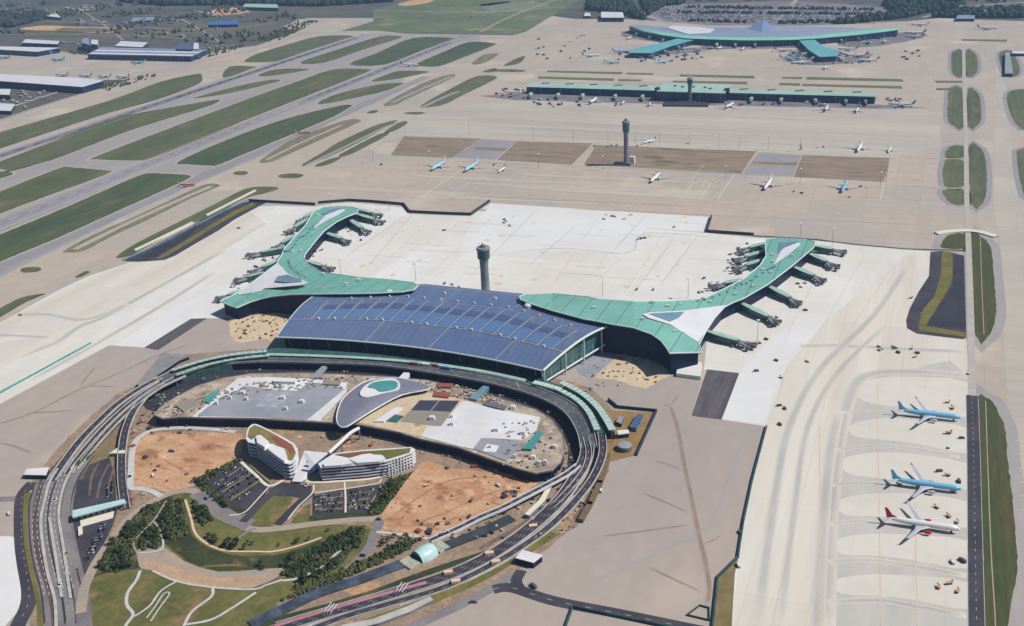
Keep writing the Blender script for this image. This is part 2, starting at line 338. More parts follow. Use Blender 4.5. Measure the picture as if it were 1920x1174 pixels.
for y0, xa, xb in ((292.7, -150, 690), (419, -150, 870)):
    a = at(*vp(y0, 0, xa), 0); b = at(*vp(y0, 0, xb), 0); p = [a+(b-a)*i/20 for i in range(21)]
    for q in p: q.z = .2
    dashes(mb, p, 0, 1.4, 30, 20); strip(mb, p, -29, -28, .02); strip(mb, p, 28, 29, .02)
tag(mb.build('runway_markings', m_line), kind='structure')
GR = [
 [(-60, 268), (0, 248), (204, 189), (302, 153), (368, 139), (378, 141), (378, 153), (358, 164), (289, 189), (204, 212), (102, 245), (0, 279), (-60, 299)],
 [(-60, 322), (0, 303), (204, 225), (289, 207), (399, 188), (411, 190), (383, 202), (307, 225), (230, 250), (110, 296), (84, 304), (23, 321), (0, 317)],
 [(172, 297), (256, 264), (480, 180), (557, 153), (626, 130), (690, 130), (692, 134), (659, 148), (557, 188), (480, 218), (375, 262), (282, 298), (265, 301), (222, 301), (180, 299)],
 [(366, 183), (420, 168), (480, 154), (518, 149), (526, 152), (503, 158), (480, 164), (430, 175), (375, 184)],
 [(484, 141), (518, 130), (575, 129), (570, 133), (505, 143)],
 [(419, 147), (430, 125), (478, 125), (474, 128)],
 [(458, 115), (480, 102), (544, 82), (600, 68), (659, 67), (656, 71), (582, 94), (531, 112), (513, 116), (470, 117)],
 [(562, 117), (633, 93), (710, 69), (751, 68), (746, 73), (679, 94), (608, 118)],
 [(654, 121), (705, 100), (774, 71.5), (848, 71), (845, 75.5), (787, 97), (723, 121)],
 [(778, 121), (838, 94.6), (879, 79), (925, 81), (924, 86), (863, 110), (822, 124.5), (787, 124)],
 [(695, 153), (723, 140.5), (751, 133), (805, 134), (782, 140.5), (736, 149.5)],
 [(595, 194), (633, 176), (710, 158.5), (751, 155.5), (756, 157), (723, 171), (684, 180), (621, 193)],
 [(332, 305.5), (383, 280), (480, 241.5), (557, 217), (638, 198), (659, 197), (660, 199), (623, 220), (557, 248), (480, 280), (409, 309.5), (396, 311), (350, 308)],
 [(-100, 398), (0, 359), (110, 316), (133, 314), (204, 320), (208, 322), (179, 335), (102, 363), (0, 401), (-100, 442)],
 [(-100, 484), (0, 440), (128, 387), (256, 331), (286, 325), (302, 325.5), (352, 328.5), (353, 335), (307, 357), (204, 403), (102, 449), (0, 491), (-100, 538)],
 [(-60, 330), (0, 322), (25, 326), (0, 335), (-60, 352)]]
for i, g in enumerate(GR):
    sheet('grass_shoulder', g, m_conc, 3, 3, 6); sheet('runway_grass', g, m_grassB if i in (12, 14, 9, 8) else m_grassA, 4, 3)
GW = [
 [(720, 195.5), (787, 158.5), (838, 140.6), (854, 141), (838, 151), (761, 187), (741, 197)],
 [(789, 198), (851, 163.5), (894, 143), (932, 144), (914, 156), (863, 181), (838, 194), (810, 200.6)],
 [(486, 303), (520, 279), (557, 258), (646, 226), (675, 225), (669, 231), (608, 259), (531, 294), (506, 304)],
 [(568, 308), (603, 287), (633, 268), (697, 238), (738, 226), (743, 228), (710, 247), (645, 281), (578, 309)],
 [(721, 247), (753, 227.5), (764, 229), (759, 235), (736, 247)], [(637, 290), (710, 252), (729, 252), (659, 289)],
 [(590, 311), (623, 297), (641, 295), (628, 303), (608, 311)], [(687, 212), (697, 207.5), (709, 207.5), (702, 212.6)],
 [(757, 212), (775, 210), (798, 211), (785, 215), (765, 214)],
 [(120, 470.5), (179, 438.5), (256, 405), (332, 369.5), (383, 346.5), (411, 346), (406, 351.6), (358, 372), (281, 410), (204, 446), (166, 466.6), (143, 473), (125, 473)],
 [(218, 482), (256, 456), (332, 418), (409, 379.7), (460, 354), (500, 350), (523, 353), (500, 362), (460, 372), (400, 405), (358, 420), (300, 450), (256, 474), (235, 482)],
 [(38, 506), (46, 502), (70, 501), (78, 505), (68, 510), (44, 511)], [(437, 325), (447, 321.5), (464, 322), (460, 328), (443, 328)],
 [(521, 330), (535, 326), (562, 326), (569, 330), (555, 334), (530, 334)], [(140, 520), (160, 509), (168, 511), (150, 520)],
 [(-40, 594), (0, 578), (38, 558.6), (77, 551), (84, 552), (51, 566), (0, 595), (-40, 616)],
 [(884, 119), (905, 104), (930, 100), (934, 103), (915, 115), (895, 121)], [(945, 122), (972, 108), (985, 106), (975, 118), (955, 123)],
 [(925, 134), (935, 130), (980, 131), (978, 135)], [(905, 134), (925, 128), (932, 130), (920, 136)]]
for i, g in enumerate(GW):
    sheet('grass_verge', g, m_grassD if i in (0, 9, 2, 16) else m_grassA, 4, 3)
road('verge_lane', [(575, 310), (640, 279), (720, 240), (760, 226)], 9, m_taxi, 5); road('verge_lane', [(792, 201), (838, 180), (860, 172)], 14, m_asph, 5)
road('verge_gravel', [(735, 193), (780, 172), (845, 144)], 12, m_taxi, 5); road('verge_gravel', [(140, 468), (220, 428), (320, 382), (395, 350)], 13, m_conc, 5)
road('verge_gravel', [(500, 300), (560, 270), (640, 235)], 8, m_conc, 5)
# long strips between concourse and old terminal
for g in ([(1027, 133), (1168, 136), (1166, 139), (1024, 135)], [(1175, 137), (1226, 138), (1224, 140.5), (1173, 139)], [(1010, 144), (1152, 148), (1150, 151.5), (1008, 147)], [(1160, 149), (1205, 150), (1200, 152), (1158, 151.5)],
          [(1275, 140), (1413, 143), (1416, 147), (1274, 143)], [(1262, 152), (1400, 154), (1402, 158), (1260, 154)], [(1467, 145), (1505, 145), (1503, 148), (1466, 147)], [(1513, 145), (1690, 149), (1696, 153), (1512, 149)],
          [(1462, 156), (1500, 157), (1500, 161), (1460, 159)], [(1505, 158), (1690, 162), (1692, 166), (1503, 161)], [(1752, 152), (1804, 152), (1804, 155), (1755, 155)], [(1754, 166), (1780, 166), (1780, 169), (1756, 169)], [(1803, 74), (1888, 75), (1888, 78), (1803, 76)]):
    sheet('median_grass', [(g[0][0], g[0][1]-.5), (g[1][0], g[1][1]-.5), (g[2][0], g[2][1]+.5), (g[3][0], g[3][1]+.5)], mat('median_grass', (96, 106, 70), (112, 114, 82), s=.03, fs=.1, fa=.15), 4)
# infield boxes around the old tower
for g in ([(757, 256), (902, 260), (846, 296), (733, 291)], [(970, 265), (1111, 269), (1072, 309), (932, 300)], [(1118, 272), (1418, 284), (1389, 326), (1095, 309)], [(1505, 291), (1668, 297), (1661, 341), (1488, 332)]):
    sheet('infield', g, m_field, 4); 
sheet('infield_asphalt', [(902, 261), (968, 265), (930, 299), (848, 295)], m_asph, 4); sheet('infield_asphalt', [(1422, 286), (1503, 291), (1486, 331), (1393, 326)], m_asph, 4)
sheet('grass_strip', [(893, 276), (950, 278), (945, 284), (888, 281)], m_field, 5); sheet('grass_strip', [(1412, 303), (1496, 305), (1492, 311), (1408, 308)], m_field, 5)
# apron bands in the middle
sheet('central_apron', [(700, 212), (960, 190), (1000, 186), (1700, 205), (1760, 214), (1765, 276), (1668, 296), (755, 255), (640, 290)], m_conc2, 2)
for a, b in (((760, 252), (1765, 290)), ((735, 296), (1765, 350)), ((640, 345), (1760, 404)), ((800, 225), (1760, 262)), ((1000, 121), (1750, 142)), ((930, 206), (1700, 228)), ((700, 325), (1765, 377))):
    road('taxi_line', [a, ((a[0]+b[0])/2, (a[1]+b[1])/2), b], 1.2, m_line if a[1] in (252, 296) else m_yel, 3)
for a, b in (((560, 350), (870, 365)), ((960, 350), (1330, 372))):
    soft('taxi_wear', [a, ((a[0]+b[0])/2, (a[1]+b[1])/2), b], 26, softmat('warm_worn_concrete', (204, 180, 162), .6, .02), 3, base=m_conc2)
# right hand strip
RG = [
 [(1784, 102), (1790, 96), (1804, 94.6), (1805.5, 143), (1790, 142), (1784, 130)], [(1812, 94.6), (1823, 96), (1832, 107), (1833.6, 128), (1828.5, 139), (1813, 143.6)],
 [(1873, 102), (1880, 96), (1897.5, 96), (1910, 120), (1911.6, 135.5), (1905, 143), (1887, 143), (1876, 123)],
 [(1780, 166), (1804, 166), (1807, 239), (1788, 236), (1777, 225), (1777, 194)], [(1814.5, 167.5), (1828.5, 170), (1837.5, 184), (1840, 222), (1831, 236), (1817, 239)],
 [(1887, 184), (1897.5, 170), (1930, 168), (1960, 180), (1960, 235), (1920, 243), (1913, 240), (1897.5, 222)],
 [(1772, 294), (1780, 276), (1805.5, 273.5), (1807, 295)], [(1772, 300), (1807, 302), (1807, 349), (1770, 349)], [(1768, 357), (1808, 357), (1809, 383.5), (1784, 382), (1772, 369.5)],
 [(1817, 273), (1835, 275), (1846, 290), (1850, 321), (1849, 362), (1841, 383.5), (1821, 383.5)], [(1906.5, 295), (1913, 280), (1960, 280), (1960, 376), (1920, 367)]]
for g in RG: sheet('right_verge_shoulder', g, m_asph, 3, 2, 9); sheet('right_verge', g, m_grassA, 4, 2)
RL = [[(1764.6, 459), (1772, 446), (1782.5, 440), (1808, 438.5), (1808, 466.6), (1767, 465)],
 [(1821, 440), (1839, 443.6), (1851.5, 454), (1859, 469), (1864, 523), (1868, 580), (1866, 600), (1859, 621), (1851.5, 631), (1828.5, 630)],
 [(1831, 746), (1849, 746), (1862, 753), (1874, 780), (1885, 805), (1890, 870), (1897.5, 925), (1908, 1063), (1897.5, 1117), (1890, 1174), (1884, 1260), (1850, 1260), (1846, 1174), (1842.5, 1027), (1836, 874)]]
for g in RL: sheet('right_verge_shoulder', g, m_taxi, 3, 2, 12); sheet('right_verge', g, m_oliveR, 4, 2)
road('cable_trench', [(1838, 445), (1841, 540), (1845, 628)], 1.0, m_tanroad, 5); road('cable_trench', [(1848, 752), (1852, 870), (1858, 1030), (1866, 1160), (1867, 1230)], 1.0, m_tanroad, 5)
road('service_road', [(1807, 88), (1808, 150), (1811, 260), (1813, 380), (1816, 460), (1819, 560), (1821, 650), (1822.5, 742)], 8.5, mat('pale_grey_road', (188, 182, 176), (178, 173, 169), s=.05, fs=.2, fa=.05), 5)
road('service_road', [(1822.5, 742), (1825, 830), (1828, 1000), (1831, 1174), (1833, 1260)], 12, m_dark, 5)
road('side_lane', [(1700, 295), (1770, 297.5), (1806, 298)], 5, MATS['pale_grey_road'], 5); road('side_lane', [(1690, 347), (1770, 353), (1808, 353)], 5, MATS['pale_grey_road'], 5); road('side_lane', [(1700, 467), (1768, 470), (1810, 470)], 5, MATS['pale_grey_road'], 5)
mb = MB(); p = [Vector((q.x, q.y, .3)) for q in path_w([(1822.5, 745), (1825, 830), (1828, 1000), (1831, 1174)], 6)]
dashes(mb, p, 0, .4, 4, 8); strip(mb, p, 6, 6.5, .02); strip(mb, p, -6.5, -6, .02); tag(mb.build('lane_markings', m_rail), kind='structure')
sheet('right_taxiway', [(1868, 84), (1876, 84), (1900, 300), (1920, 420), (1960, 700), (1990, 1250), (1905, 1250), (1915, 1060), (1895, 860), (1880, 620), (1876, 470), (1862, 380)], m_conc2, 2)
for k in range(6): road('taxi_holding_mark', [(1905+k*2, 826+k*26), (1925+k*2, 829+k*26)], 1.4, m_yel, 5)
# ------------------------------------------------------------------ new apron
AP = [(245, 492), (265, 491), (308, 488), (330, 478), (360, 460), (409, 432), (440, 412), (480, 387), (520, 386), (590, 388), (622, 382), (660, 380), (755, 389), (768, 402), (882, 406), (920, 381), (1330, 407), (1324, 437), (1410, 446), (1530, 452), (1600, 457), (1700, 468), (1744, 471), (1744, 474), (1741.6, 518), (1721, 548), (1708, 569), (1704, 582), (1699, 601), (1701, 616), (1718.6, 626), (1808, 638), (1813, 641), (1817, 740), (1820, 900), (1824, 1174), (1826, 1280), (1365, 1280), (1372, 1174), (1378, 1075), (1384, 1048), (1395, 980), (1412, 900), (1437, 800), (1352, 787), (1385, 700), (1320, 693), (1325, 640), (1255, 600), (1000, 600), (600, 600), (388, 597), (358, 598), (271, 652), (204, 648), (0, 758), (-90, 802), (-90, 650), (5, 603), (64, 570), (112, 543), (166, 518)]
sheet('new_apron', AP, m_white, 3)
sheet('cream_apron', [(-90, 730), (0, 690), (110, 625), (200, 585), (300, 530), (420, 470), (500, 420), (470, 398), (409, 434), (330, 480), (245, 494), (166, 520), (66, 572), (0, 605), (-90, 652)], m_cream, 4)
sheet('cream_apron', [(1500, 640), (1600, 560), (1700, 480), (1744, 474), (1741, 518), (1702, 582), (1699, 603), (1718, 627), (1808, 639), (1813, 641), (1817, 740), (1824, 1174), (1826, 1280), (1500, 1280), (1372, 1174), (1395, 980), (1440, 800), (1470, 700)], m_cream, 4)
sheet('bright_apron', [(880, 430), (922, 383), (1329, 408), (1312, 438), (1205, 436), (1170, 476), (1060, 470), (960, 475), (860, 470)], m_bright, 4)
sheet('bright_apron', [(1354, 786), (1386, 700), (1440, 640), (1500, 600), (1560, 590), (1480, 680), (1450, 740), (1436, 797)], m_bright, 4.4)
sheet('bright_apron', [(215, 648), (270, 651), (356, 598), (420, 560), (470, 530), (440, 525), (330, 575)], m_bright, 4.4)
for pts, wd in (([(1816, 706), (1760, 700), (1690, 697), (1640, 700), (1612, 712), (1596, 735), (1585, 770), (1573, 820), (1562, 900), (1553, 1000), (1548, 1174)], 13), ([(1572, 770), (1556, 850), (1545, 950), (1536, 1080), (1532, 1200)], 10),
                ([(1584, 775), (1625, 770), (1690, 777), (1790, 790)], 5), ([(1566, 845), (1640, 836), (1700, 840), (1800, 858)], 6), ([(1560, 910), (1610, 906), (1680, 910), (1790, 926)], 5), ([(1556, 985), (1610, 978), (1680, 985), (1790, 999)], 5),
                ([(1553, 1055), (1620, 1050), (1700, 1060), (1812, 1080)], 6), ([(1552, 1130), (1640, 1126), (1700, 1134), (1812, 1156)], 6), ([(1812, 660), (1700, 655), (1560, 648), (1500, 650)], 9),
                ([(0, 680), (60, 660), (110, 640), (150, 612), (200, 592), (330, 520), (420, 470)], 10), ([(-20, 628), (40, 630), (110, 634)], 7), ([(30, 590), (90, 590), (150, 600), (200, 588), (240, 570)], 8), ([(60, 712), (150, 662), (220, 622), (300, 575), (400, 512)], 8),
                ([(1420, 1174), (1450, 950), (1480, 800), (1540, 690), (1640, 590), (1700, 500)], 9), ([(1462, 1174), (1490, 950), (1515, 800), (1570, 700), (1660, 610)], 7)):
    soft('tyre_track', pts, wd*1.25, m_tire, 5.0, core=.3, base=m_cream)
for pts, wd in (([(-60, 715), (50, 660), (160, 600), (300, 530), (430, 455)], 14), ([(1490, 1174), (1500, 900), (1530, 760), (1590, 660), (1700, 540)], 20), ([(1420, 1174), (1450, 900), (1490, 760)], 14)):
    soft('apron_band', pts, wd, m_creamst, 4.8, core=.4, base=m_cream)
for a, b, in (((1645, 720), (1652, 1174)), ((1537, 800), (1538, 1174)), ((1715, 900), (1720, 1174))):
    road('apron_line', [a, ((a[0]+b[0])/2, (a[1]+b[1])/2), b], .8, m_yel, 6)
for y, e in ((782, 789), (915, 925), (988, 998), (1068, 1078), (1138, 1150)):
    road('stand_lead_line', [(1640, y-16), (1720, y-8), (1810, e)], .7, m_yel, 6)
for a, b in (((780, 395), (690, 500)), ((1010, 390), (900, 500)), ((1085, 420), (990, 500)), ((1270, 440), (1180, 560)), ((1215, 400), (1150, 470)), ((1310, 440), (1230, 545)), ((650, 480), (760, 405))):
    soft('apron_joint', [a, ((a[0]+b[0])/2, (a[1]+b[1])/2), b], 2.2, m_tire, 5.6, base=m_white)
soft('apron_joint', [(960, 473), (1060, 466), (1180, 474), (1206, 438), (1330, 444)], 2.4, m_tire, 5.6, base=m_white)
# painted and worn yellow blots on the apron
mb = MB()
for i in range(46):
    x, y = random.uniform(640, 1300), random.uniform(400, 540); q = at(x, y, .33); mb.box((q.x, q.y, .33), (random.uniform(3, 9), random.uniform(2, 8), .04), random.uniform(0, 3))
for i in range(26):
    x, y = random.uniform(640, 1700), random.uniform(345, 385); q = at(x, y, .33); mb.box((q.x, q.y, .33), (random.uniform(3, 10), random.uniform(1.5, 5), .04), 0)
tag(mb.build('apron_paint_patches', mat('worn_yellow_paint', (226, 200, 164), fs=.4, fa=.1)), kind='structure')
# ------------------------------------------------------------------ graded earth, landside
GE = [(-90, 803), (0, 759), (204, 649), (271, 653), (296, 657), (388, 598), (440, 596), (520, 585), (560, 575), (1150, 615), (1312, 696), (1320, 694), (1297, 780), (1352, 788), (1436, 800), (1411, 900), (1394, 980), (1383, 1048), (1345, 1085), (1336, 1280), (-90, 1280)]
sheet('graded_earth', GE, m_grade, 4)
sheet('dark_stand', [(271, 652), (358, 598), (388.5, 597), (296.5, 657)], m_dark2, 6); sheet('dark_stand', [(1326, 693), (1386, 700), (1353, 787), (1297, 780)], m_dark2, 6)
sheet('olive_verge', [(1384, 1048), (1347, 1086), (1338, 1174), (1336, 1280), (1366, 1280), (1372, 1174), (1378, 1075)], mat('brown_olive_verge', (140, 122, 84), (120, 108, 70), s=.05, fs=.2, fa=.15), 6)
sheet('site_sand', [(440, 640), (430, 608), (462, 590), (530, 585), (560, 580), (520, 640), (500, 636), (470, 640)], m_sand, 6, 2)
sheet('site_sand', [(1108, 700), (1140, 668), (1150, 655), (1200, 660), (1230, 685), (1262, 697), (1240, 712), (1210, 729), (1150, 712), (1120, 710)], m_sand, 6, 2)
sheet('site_concrete', [(1080, 690), (1110, 665), (1150, 660), (1160, 665), (1110, 712), (1085, 700)], m_gmem, 7)
for pts, wd in (([(-20, 800), (60, 775), (140, 735), (200, 710), (300, 665), (360, 645)], 3.5), ([(48, 775), (90, 773), (135, 770)], 3), ([(150, 725), (165, 705), (180, 688)], 2.5), ([(150, 726), (180, 724), (215, 725)], 2.5),
                ([(0, 830), (30, 838), (60, 850)], 3.5), ([(1255, 757), (1270, 800), (1283, 870), (1296, 930), (1310, 1000), (1322, 1050), (1330, 1100), (1326, 1136)], 5), ([(1205, 925), (1245, 941), (1292, 962)], 3), ([(1128, 1006), (1200, 997), (1295, 984)], 3), ([(1215, 1063), (1265, 1087), (1315, 1110)], 3),
                ([(1240, 760), (1258, 758), (1275, 738)], 2.5), ([(1230, 865), (1255, 872), (1276, 882)], 3), ([(1320, 1020), (1340, 1012), (1352, 1003)], 2)):
    soft('drainage_ditch', pts, wd, m_brownst, 6, core=.5, base=m_grade)
soft('pipeline_mark', [(1110, 1092), (1180, 1060), (1270, 1020), (1310, 1003), (1345, 960), (1360, 920), (1385, 850), (1405, 815)], 5, softmat('pale_wet_streak', (160, 162, 164), .8, .05), 6.2, base=m_grade)
sheet('white_slab', [(-60, 1006), (20, 1006), (29, 1009), (30, 1040), (38, 1070), (45, 1120), (40, 1140), (10, 1174), (-20, 1280), (-90, 1280)], m_bright, 6)
# oval building site between the viaducts
SITE = [(60, 1280), (55, 1140), (48, 1040), (46, 960), (62, 900), (100, 850), (160, 790), (225, 735), (262, 722), (320, 672), (350, 665), (480, 655), (640, 668), (800, 680), (940, 695), (1050, 712), (1110, 728), (1145, 765), (1158, 800), (1150, 850), (1135, 900), (1088, 980), (1030, 1025), (960, 1078), (880, 1128), (800, 1165), (720, 1200), (600, 1280)]
sheet('site_earth', SITE, m_site, 7)
sheet('west_dirt', [(250, 918), (249, 880), (253, 840), (262, 820), (285, 812), (370, 812), (445, 814), (455, 822), (452, 850), (430, 870), (380, 898), (362, 912), (310, 924), (290, 915), (262, 922)], m_dirt, 8, 2)
sheet('east_dirt', [(778, 880), (800, 866), (850, 878), (930, 888), (1000, 895), (1012, 900), (990, 925), (950, 947), (900, 972), (820, 1005), (760, 1002), (716, 990), (706, 970), (730, 935)], m_dirt, 8, 2)
sheet('dirt_pit', [(840, 912), (870, 903), (905, 914), (905, 935), (870, 948), (848, 935)], mat('dark_orange_earth', (182, 134, 104), (192, 146, 114), s=.05, fs=.2, fa=.15), 9, 2)
sheet('arrivals_road', [(262, 752), (300, 722), (380, 700), (480, 688), (600, 690), (740, 700), (880, 718), (980, 740), (1050, 775), (1085, 815), (1092, 860), (1080, 885), (1062, 880), (1066, 840), (1040, 800), (990, 770), (900, 742), (800, 722), (700, 708), (560, 704), (440, 712), (360, 735), (300, 775)], m_navy, 9, 2)
sheet('plaza_asphalt', [(146, 900), (168, 872), (205, 858), (216, 900), (219, 960), (212, 985), (190, 1030), (172, 1064), (150, 1110), (138, 1110), (135, 1050), (134, 960)], m_dark, 9)
sheet('plaza_dirt', [(134, 900), (165, 850), (225, 780), (235, 790), (222, 840), (218, 900), (224, 960), (208, 996), (180, 1050), (150, 1112), (132, 1112), (130, 1000)], mat('brown_verge', (150, 124, 96), (124, 116, 84), s=.05, fs=.2, fa=.2), 8)
sheet('toll_slab', [(150, 975), (215, 956), (212, 972), (152, 989)], m_kerb, 10)
# park
sheet('park', [(150, 1280), (160, 1120), (168, 1090), (182, 1056), (208, 1018), (234, 985), (262, 958), (305, 932), (335, 922), (365, 924), (395, 950), (440, 978), (520, 988), (600, 984), (690, 985), (705, 1000), (690, 1028), (655, 1062), (600, 1098), (520, 1140), (470, 1164), (440, 1280)], m_park, 9)
sheet('park_slope', [(172, 1085), (190, 1050), (220, 1010), (262, 960), (302, 938), (330, 930), (345, 935), (352, 975), (362, 1005), (385, 1025), (440, 1042), (515, 1042), (600, 1015), (660, 990), (685, 995), (650, 1045), (580, 1090), (530, 1072), (480, 1068), (410, 1072), (350, 1052), (310, 1022), (265, 1038), (262, 1066), (215, 1072)], m_parkD, 9.6, 2)
sheet('lawn', [(357, 940), (372, 950), (410, 985), (440, 993), (480, 998), (560, 996), (600, 1000), (560, 1020), (510, 1030), (440, 1030), (395, 1015), (372, 990)], m_park, 10, 2)
sheet('terrace_earth', [(258, 1040), (262, 1030), (307, 1026), (345, 1053), (409, 1073), (480, 1069), (528, 1066), (528, 1078), (473, 1103), (396, 1100), (332, 1090), (286, 1070), (263, 1066)], m_tanroad, 10.4, 2)
sheet('terrace_soil', [(264, 1052), (310, 1058), (400, 1085), (500, 1080), (470, 1100), (396, 1100), (332, 1090), (286, 1070)], m_terr, 11, 2)
sheet('lawn', [(455, 978), (500, 932), (548, 934), (544, 948), (520, 982), (478, 986)], m_park, 11, 2)
sheet('lawn', [(545, 980), (570, 950), (582, 945), (580, 982), (556, 984)], m_park, 11)
sheet('hedge_bed', [(362, 904), (372, 895), (452, 856), (476, 880), (510, 912), (470, 960), (440, 972), (400, 946)], m_parkD, 9)
sheet('hedge_bed', [(705, 922), (735, 900), (775, 884), (745, 925), (715, 965), (680, 972), (560, 985), (580, 968), (700, 958)], m_parkD, 10)
ROADS = [
 ('park_ring_road', [(152, 1150), (157, 1110), (164, 1090), (179, 1058), (204, 1020), (230, 986), (256, 961), (302, 933), (332, 922.6), (363, 922), (380, 940), (409, 966), (447, 984), (480, 994), (531, 991), (582, 984), (659, 976), (706, 974)], 9, m_tanroad, 12),
 ('park_ring_road', [(706, 974), (712, 982), (702, 1000), (692, 1027), (659, 1063), (608, 1096), (570, 1115), (520, 1138)], 9, m_greyroad, 12.2),
 ('access_road', [(370, 925), (395, 948), (440, 975), (470, 985)], 17, m_greyroad, 12.4), ('access_road', [(455, 980), (505, 930), (540, 915)], 9, m_dark, 12.6), ('access_road', [(520, 985), (560, 945), (585, 925)], 9, m_dark, 12.6),
 ('cream_walk', [(347.6, 938), (358, 971), (365.5, 999), (383, 1017), (409, 1030), (434.5, 1034.5), (480, 1035), (513, 1035), (557, 1025), (603, 1009)], 2.3, m_cpath, 13),
 ('park_walk', [(263, 1071), (256, 1089), (240, 1112), (238, 1135), (250, 1153), (236, 1174), (230, 1200)], 2.9, m_path, 13), ('park_walk', [(332, 1091), (302, 1109), (281, 1137), (252, 1157)], 2.0, m_path, 13.2),
 ('park_walk', [(399, 1104), (396, 1120), (360, 1148), (343, 1180)], 2.7, m_path, 13), ('park_walk', [(286, 1071), (332, 1091), (396, 1102), (473, 1106), (500, 1098), (530, 1088)], 2.3, m_path, 13.4), ('park_walk', [(480, 1112), (434, 1142), (396, 1163), (350, 1172)], 2.7, m_path, 13),
 ('park_walk', [(312, 940), (289, 976), (258, 1007), (250.5, 1022), (258, 1040), (263, 1063)], 1.9, m_tanroad, 13), ('park_walk', [(289, 978), (304, 1007), (302, 1032), (261, 1038)], 1.9, m_path, 13), ('park_walk', [(283, 1166), (300, 1140), (318, 1115), (308, 1114), (290, 1140), (275, 1160)], 1.4, m_path, 13),
 ('park_walk', [(530, 1090), (560, 1085), (600, 1066), (630, 1040), (640, 1032)], 2.7, m_path, 13), ('park_walk', [(425, 1034), (445, 1012), (465, 998), (480, 992)], 3.1, m_greyroad, 12.9),
 ('service_walk', [(442, 811), (400, 806), (350, 803), (310, 805), (280, 810), (256, 826), (248, 850), (246, 880), (246, 914), (262, 917), (285, 922), (303, 932)], 6.5, m_path, 13),
 ('service_walk', [(706, 998), (750, 1003), (790, 1008), (806, 1013)], 3.6, m_path, 13), ('lot_walk', [(449, 864), (478, 890), (506, 912), (545, 896), (585, 905), (640, 903), (700, 898), (740, 886), (778, 868)], 3.4, m_kerb, 13), ('lot_walk', [(506, 912), (485, 935), (458, 962), (430, 967)], 1.5, m_kerb, 13.2),
 ('lot_walk', [(588, 910), (586, 925), (560, 950), (540, 975)], 1.5, m_kerb, 13.2), ('lot_walk', [(646, 905), (648, 930), (648, 962)], 1.8, m_kerb, 13.4), ('lot_walk', [(590, 925), (650, 917), (705, 908), (715, 900)], 1.6, m_kerb, 13.5),
 ('airside_road', [(-20, 937), (15, 936), (38, 935)], 9, m_greyroad, 9), ('airside_road', [(62, 905), (45, 925), (40, 950), (41, 1010), (46, 1053), (55, 1104), (52, 1135), (38, 1165), (20, 1200)], 13.5, m_dark, 9.2),
 ('airside_road', [(983, 1075), (960, 1080), (914, 1108), (863, 1135), (812, 1158), (760, 1182), (700, 1210)], 10, m_greyroad, 9.2), ('airside_road', [(925, 1106), (960, 1103), (1037, 1127), (1164, 1152), (1290, 1178), (1340, 1188)], 12, m_dark, 9.4), ('airside_road', [(978, 1070), (968, 1090), (975, 1104)], 10, m_dark, 9.3)]
for r in ROADS: road(*r)
sheet('drop_off_asphalt', [(505, 918), (530, 905), (585, 912), (584, 925), (570, 935), (548, 932), (500, 930)], m_dark, 12.8)
sheet('hotel_parking', [(380, 906), (448, 866), (478, 891), (504, 913), (460, 957), (425, 945)], m_dark, 12.8); sheet('hotel_parking', [(586, 930), (646, 918), (713, 909), (710, 920), (680, 962), (586, 969)], m_dark, 12.8)
mb = MB()
p = [Vector((q.x, q.y, .55)) for q in path_w([(60, 906), (45, 925), (40, 950), (41, 1010), (46, 1053), (55, 1104), (52, 1135), (38, 1165)], 6)]; dashes(mb, p, 0, .4, 4, 9)
p = [Vector((q.x, q.y, .55)) for q in path_w([(925, 1106), (960, 1103), (1037, 1127), (1164, 1152), (1290, 1178)], 6)]; dashes(mb, p, 0, .5, 5, 12)
tag(mb.build('lane_markings', m_rail), kind='structure')
sheet('utility_yard', [(1141, 769), (1228, 775), (1193, 853), (1139, 868), (1130, 840), (1150, 800)], mat('yard_earth', (158, 126, 84), (140, 116, 76), s=.05, fs=.3, fa=.14), 8)
# pit beside the west taxiway
sheet('west_pit', [(232, 490), (256, 476), (300, 454), (358, 424), (380, 412), (400, 402), (440, 385), (465, 378), (500, 380), (484, 388), (440, 412), (409, 433), (360, 461), (330, 479), (308, 488), (265, 491)], m_dark, 7)
sheet('pit_floor', [(262, 482), (300, 462), (345, 442), (362, 428), (376, 423), (345, 450), (320, 464), (292, 482)], m_navy, 8)
sheet('pit_grass', [(290, 486), (340, 456), (390, 425), (440, 395), (474, 380), (480, 384), (440, 404), (400, 427), (360, 453), (320, 476), (306, 484)], m_olive, 8)
# right pit
sheet('east_pit', [(1745, 473), (1766, 471), (1786, 474), (1808, 480), (1812, 633), (1806, 636), (1719, 626), (1701, 616), (1699, 601), (1706, 580), (1722, 548), (1742, 518)], m_dark, 7)
sheet('pit_grass', [(1766, 472), (1786, 474), (1786, 510), (1783, 535), (1758, 575), (1735, 612), (1810, 624), (1810, 632), (1724, 620), (1722, 612), (1728, 585), (1752, 555), (1764, 520)], m_olive, 8)
sheet('pit_floor', [(1788, 478), (1806, 480), (1810, 618), (1738, 610), (1762, 574), (1786, 535)], m_navy, 8)
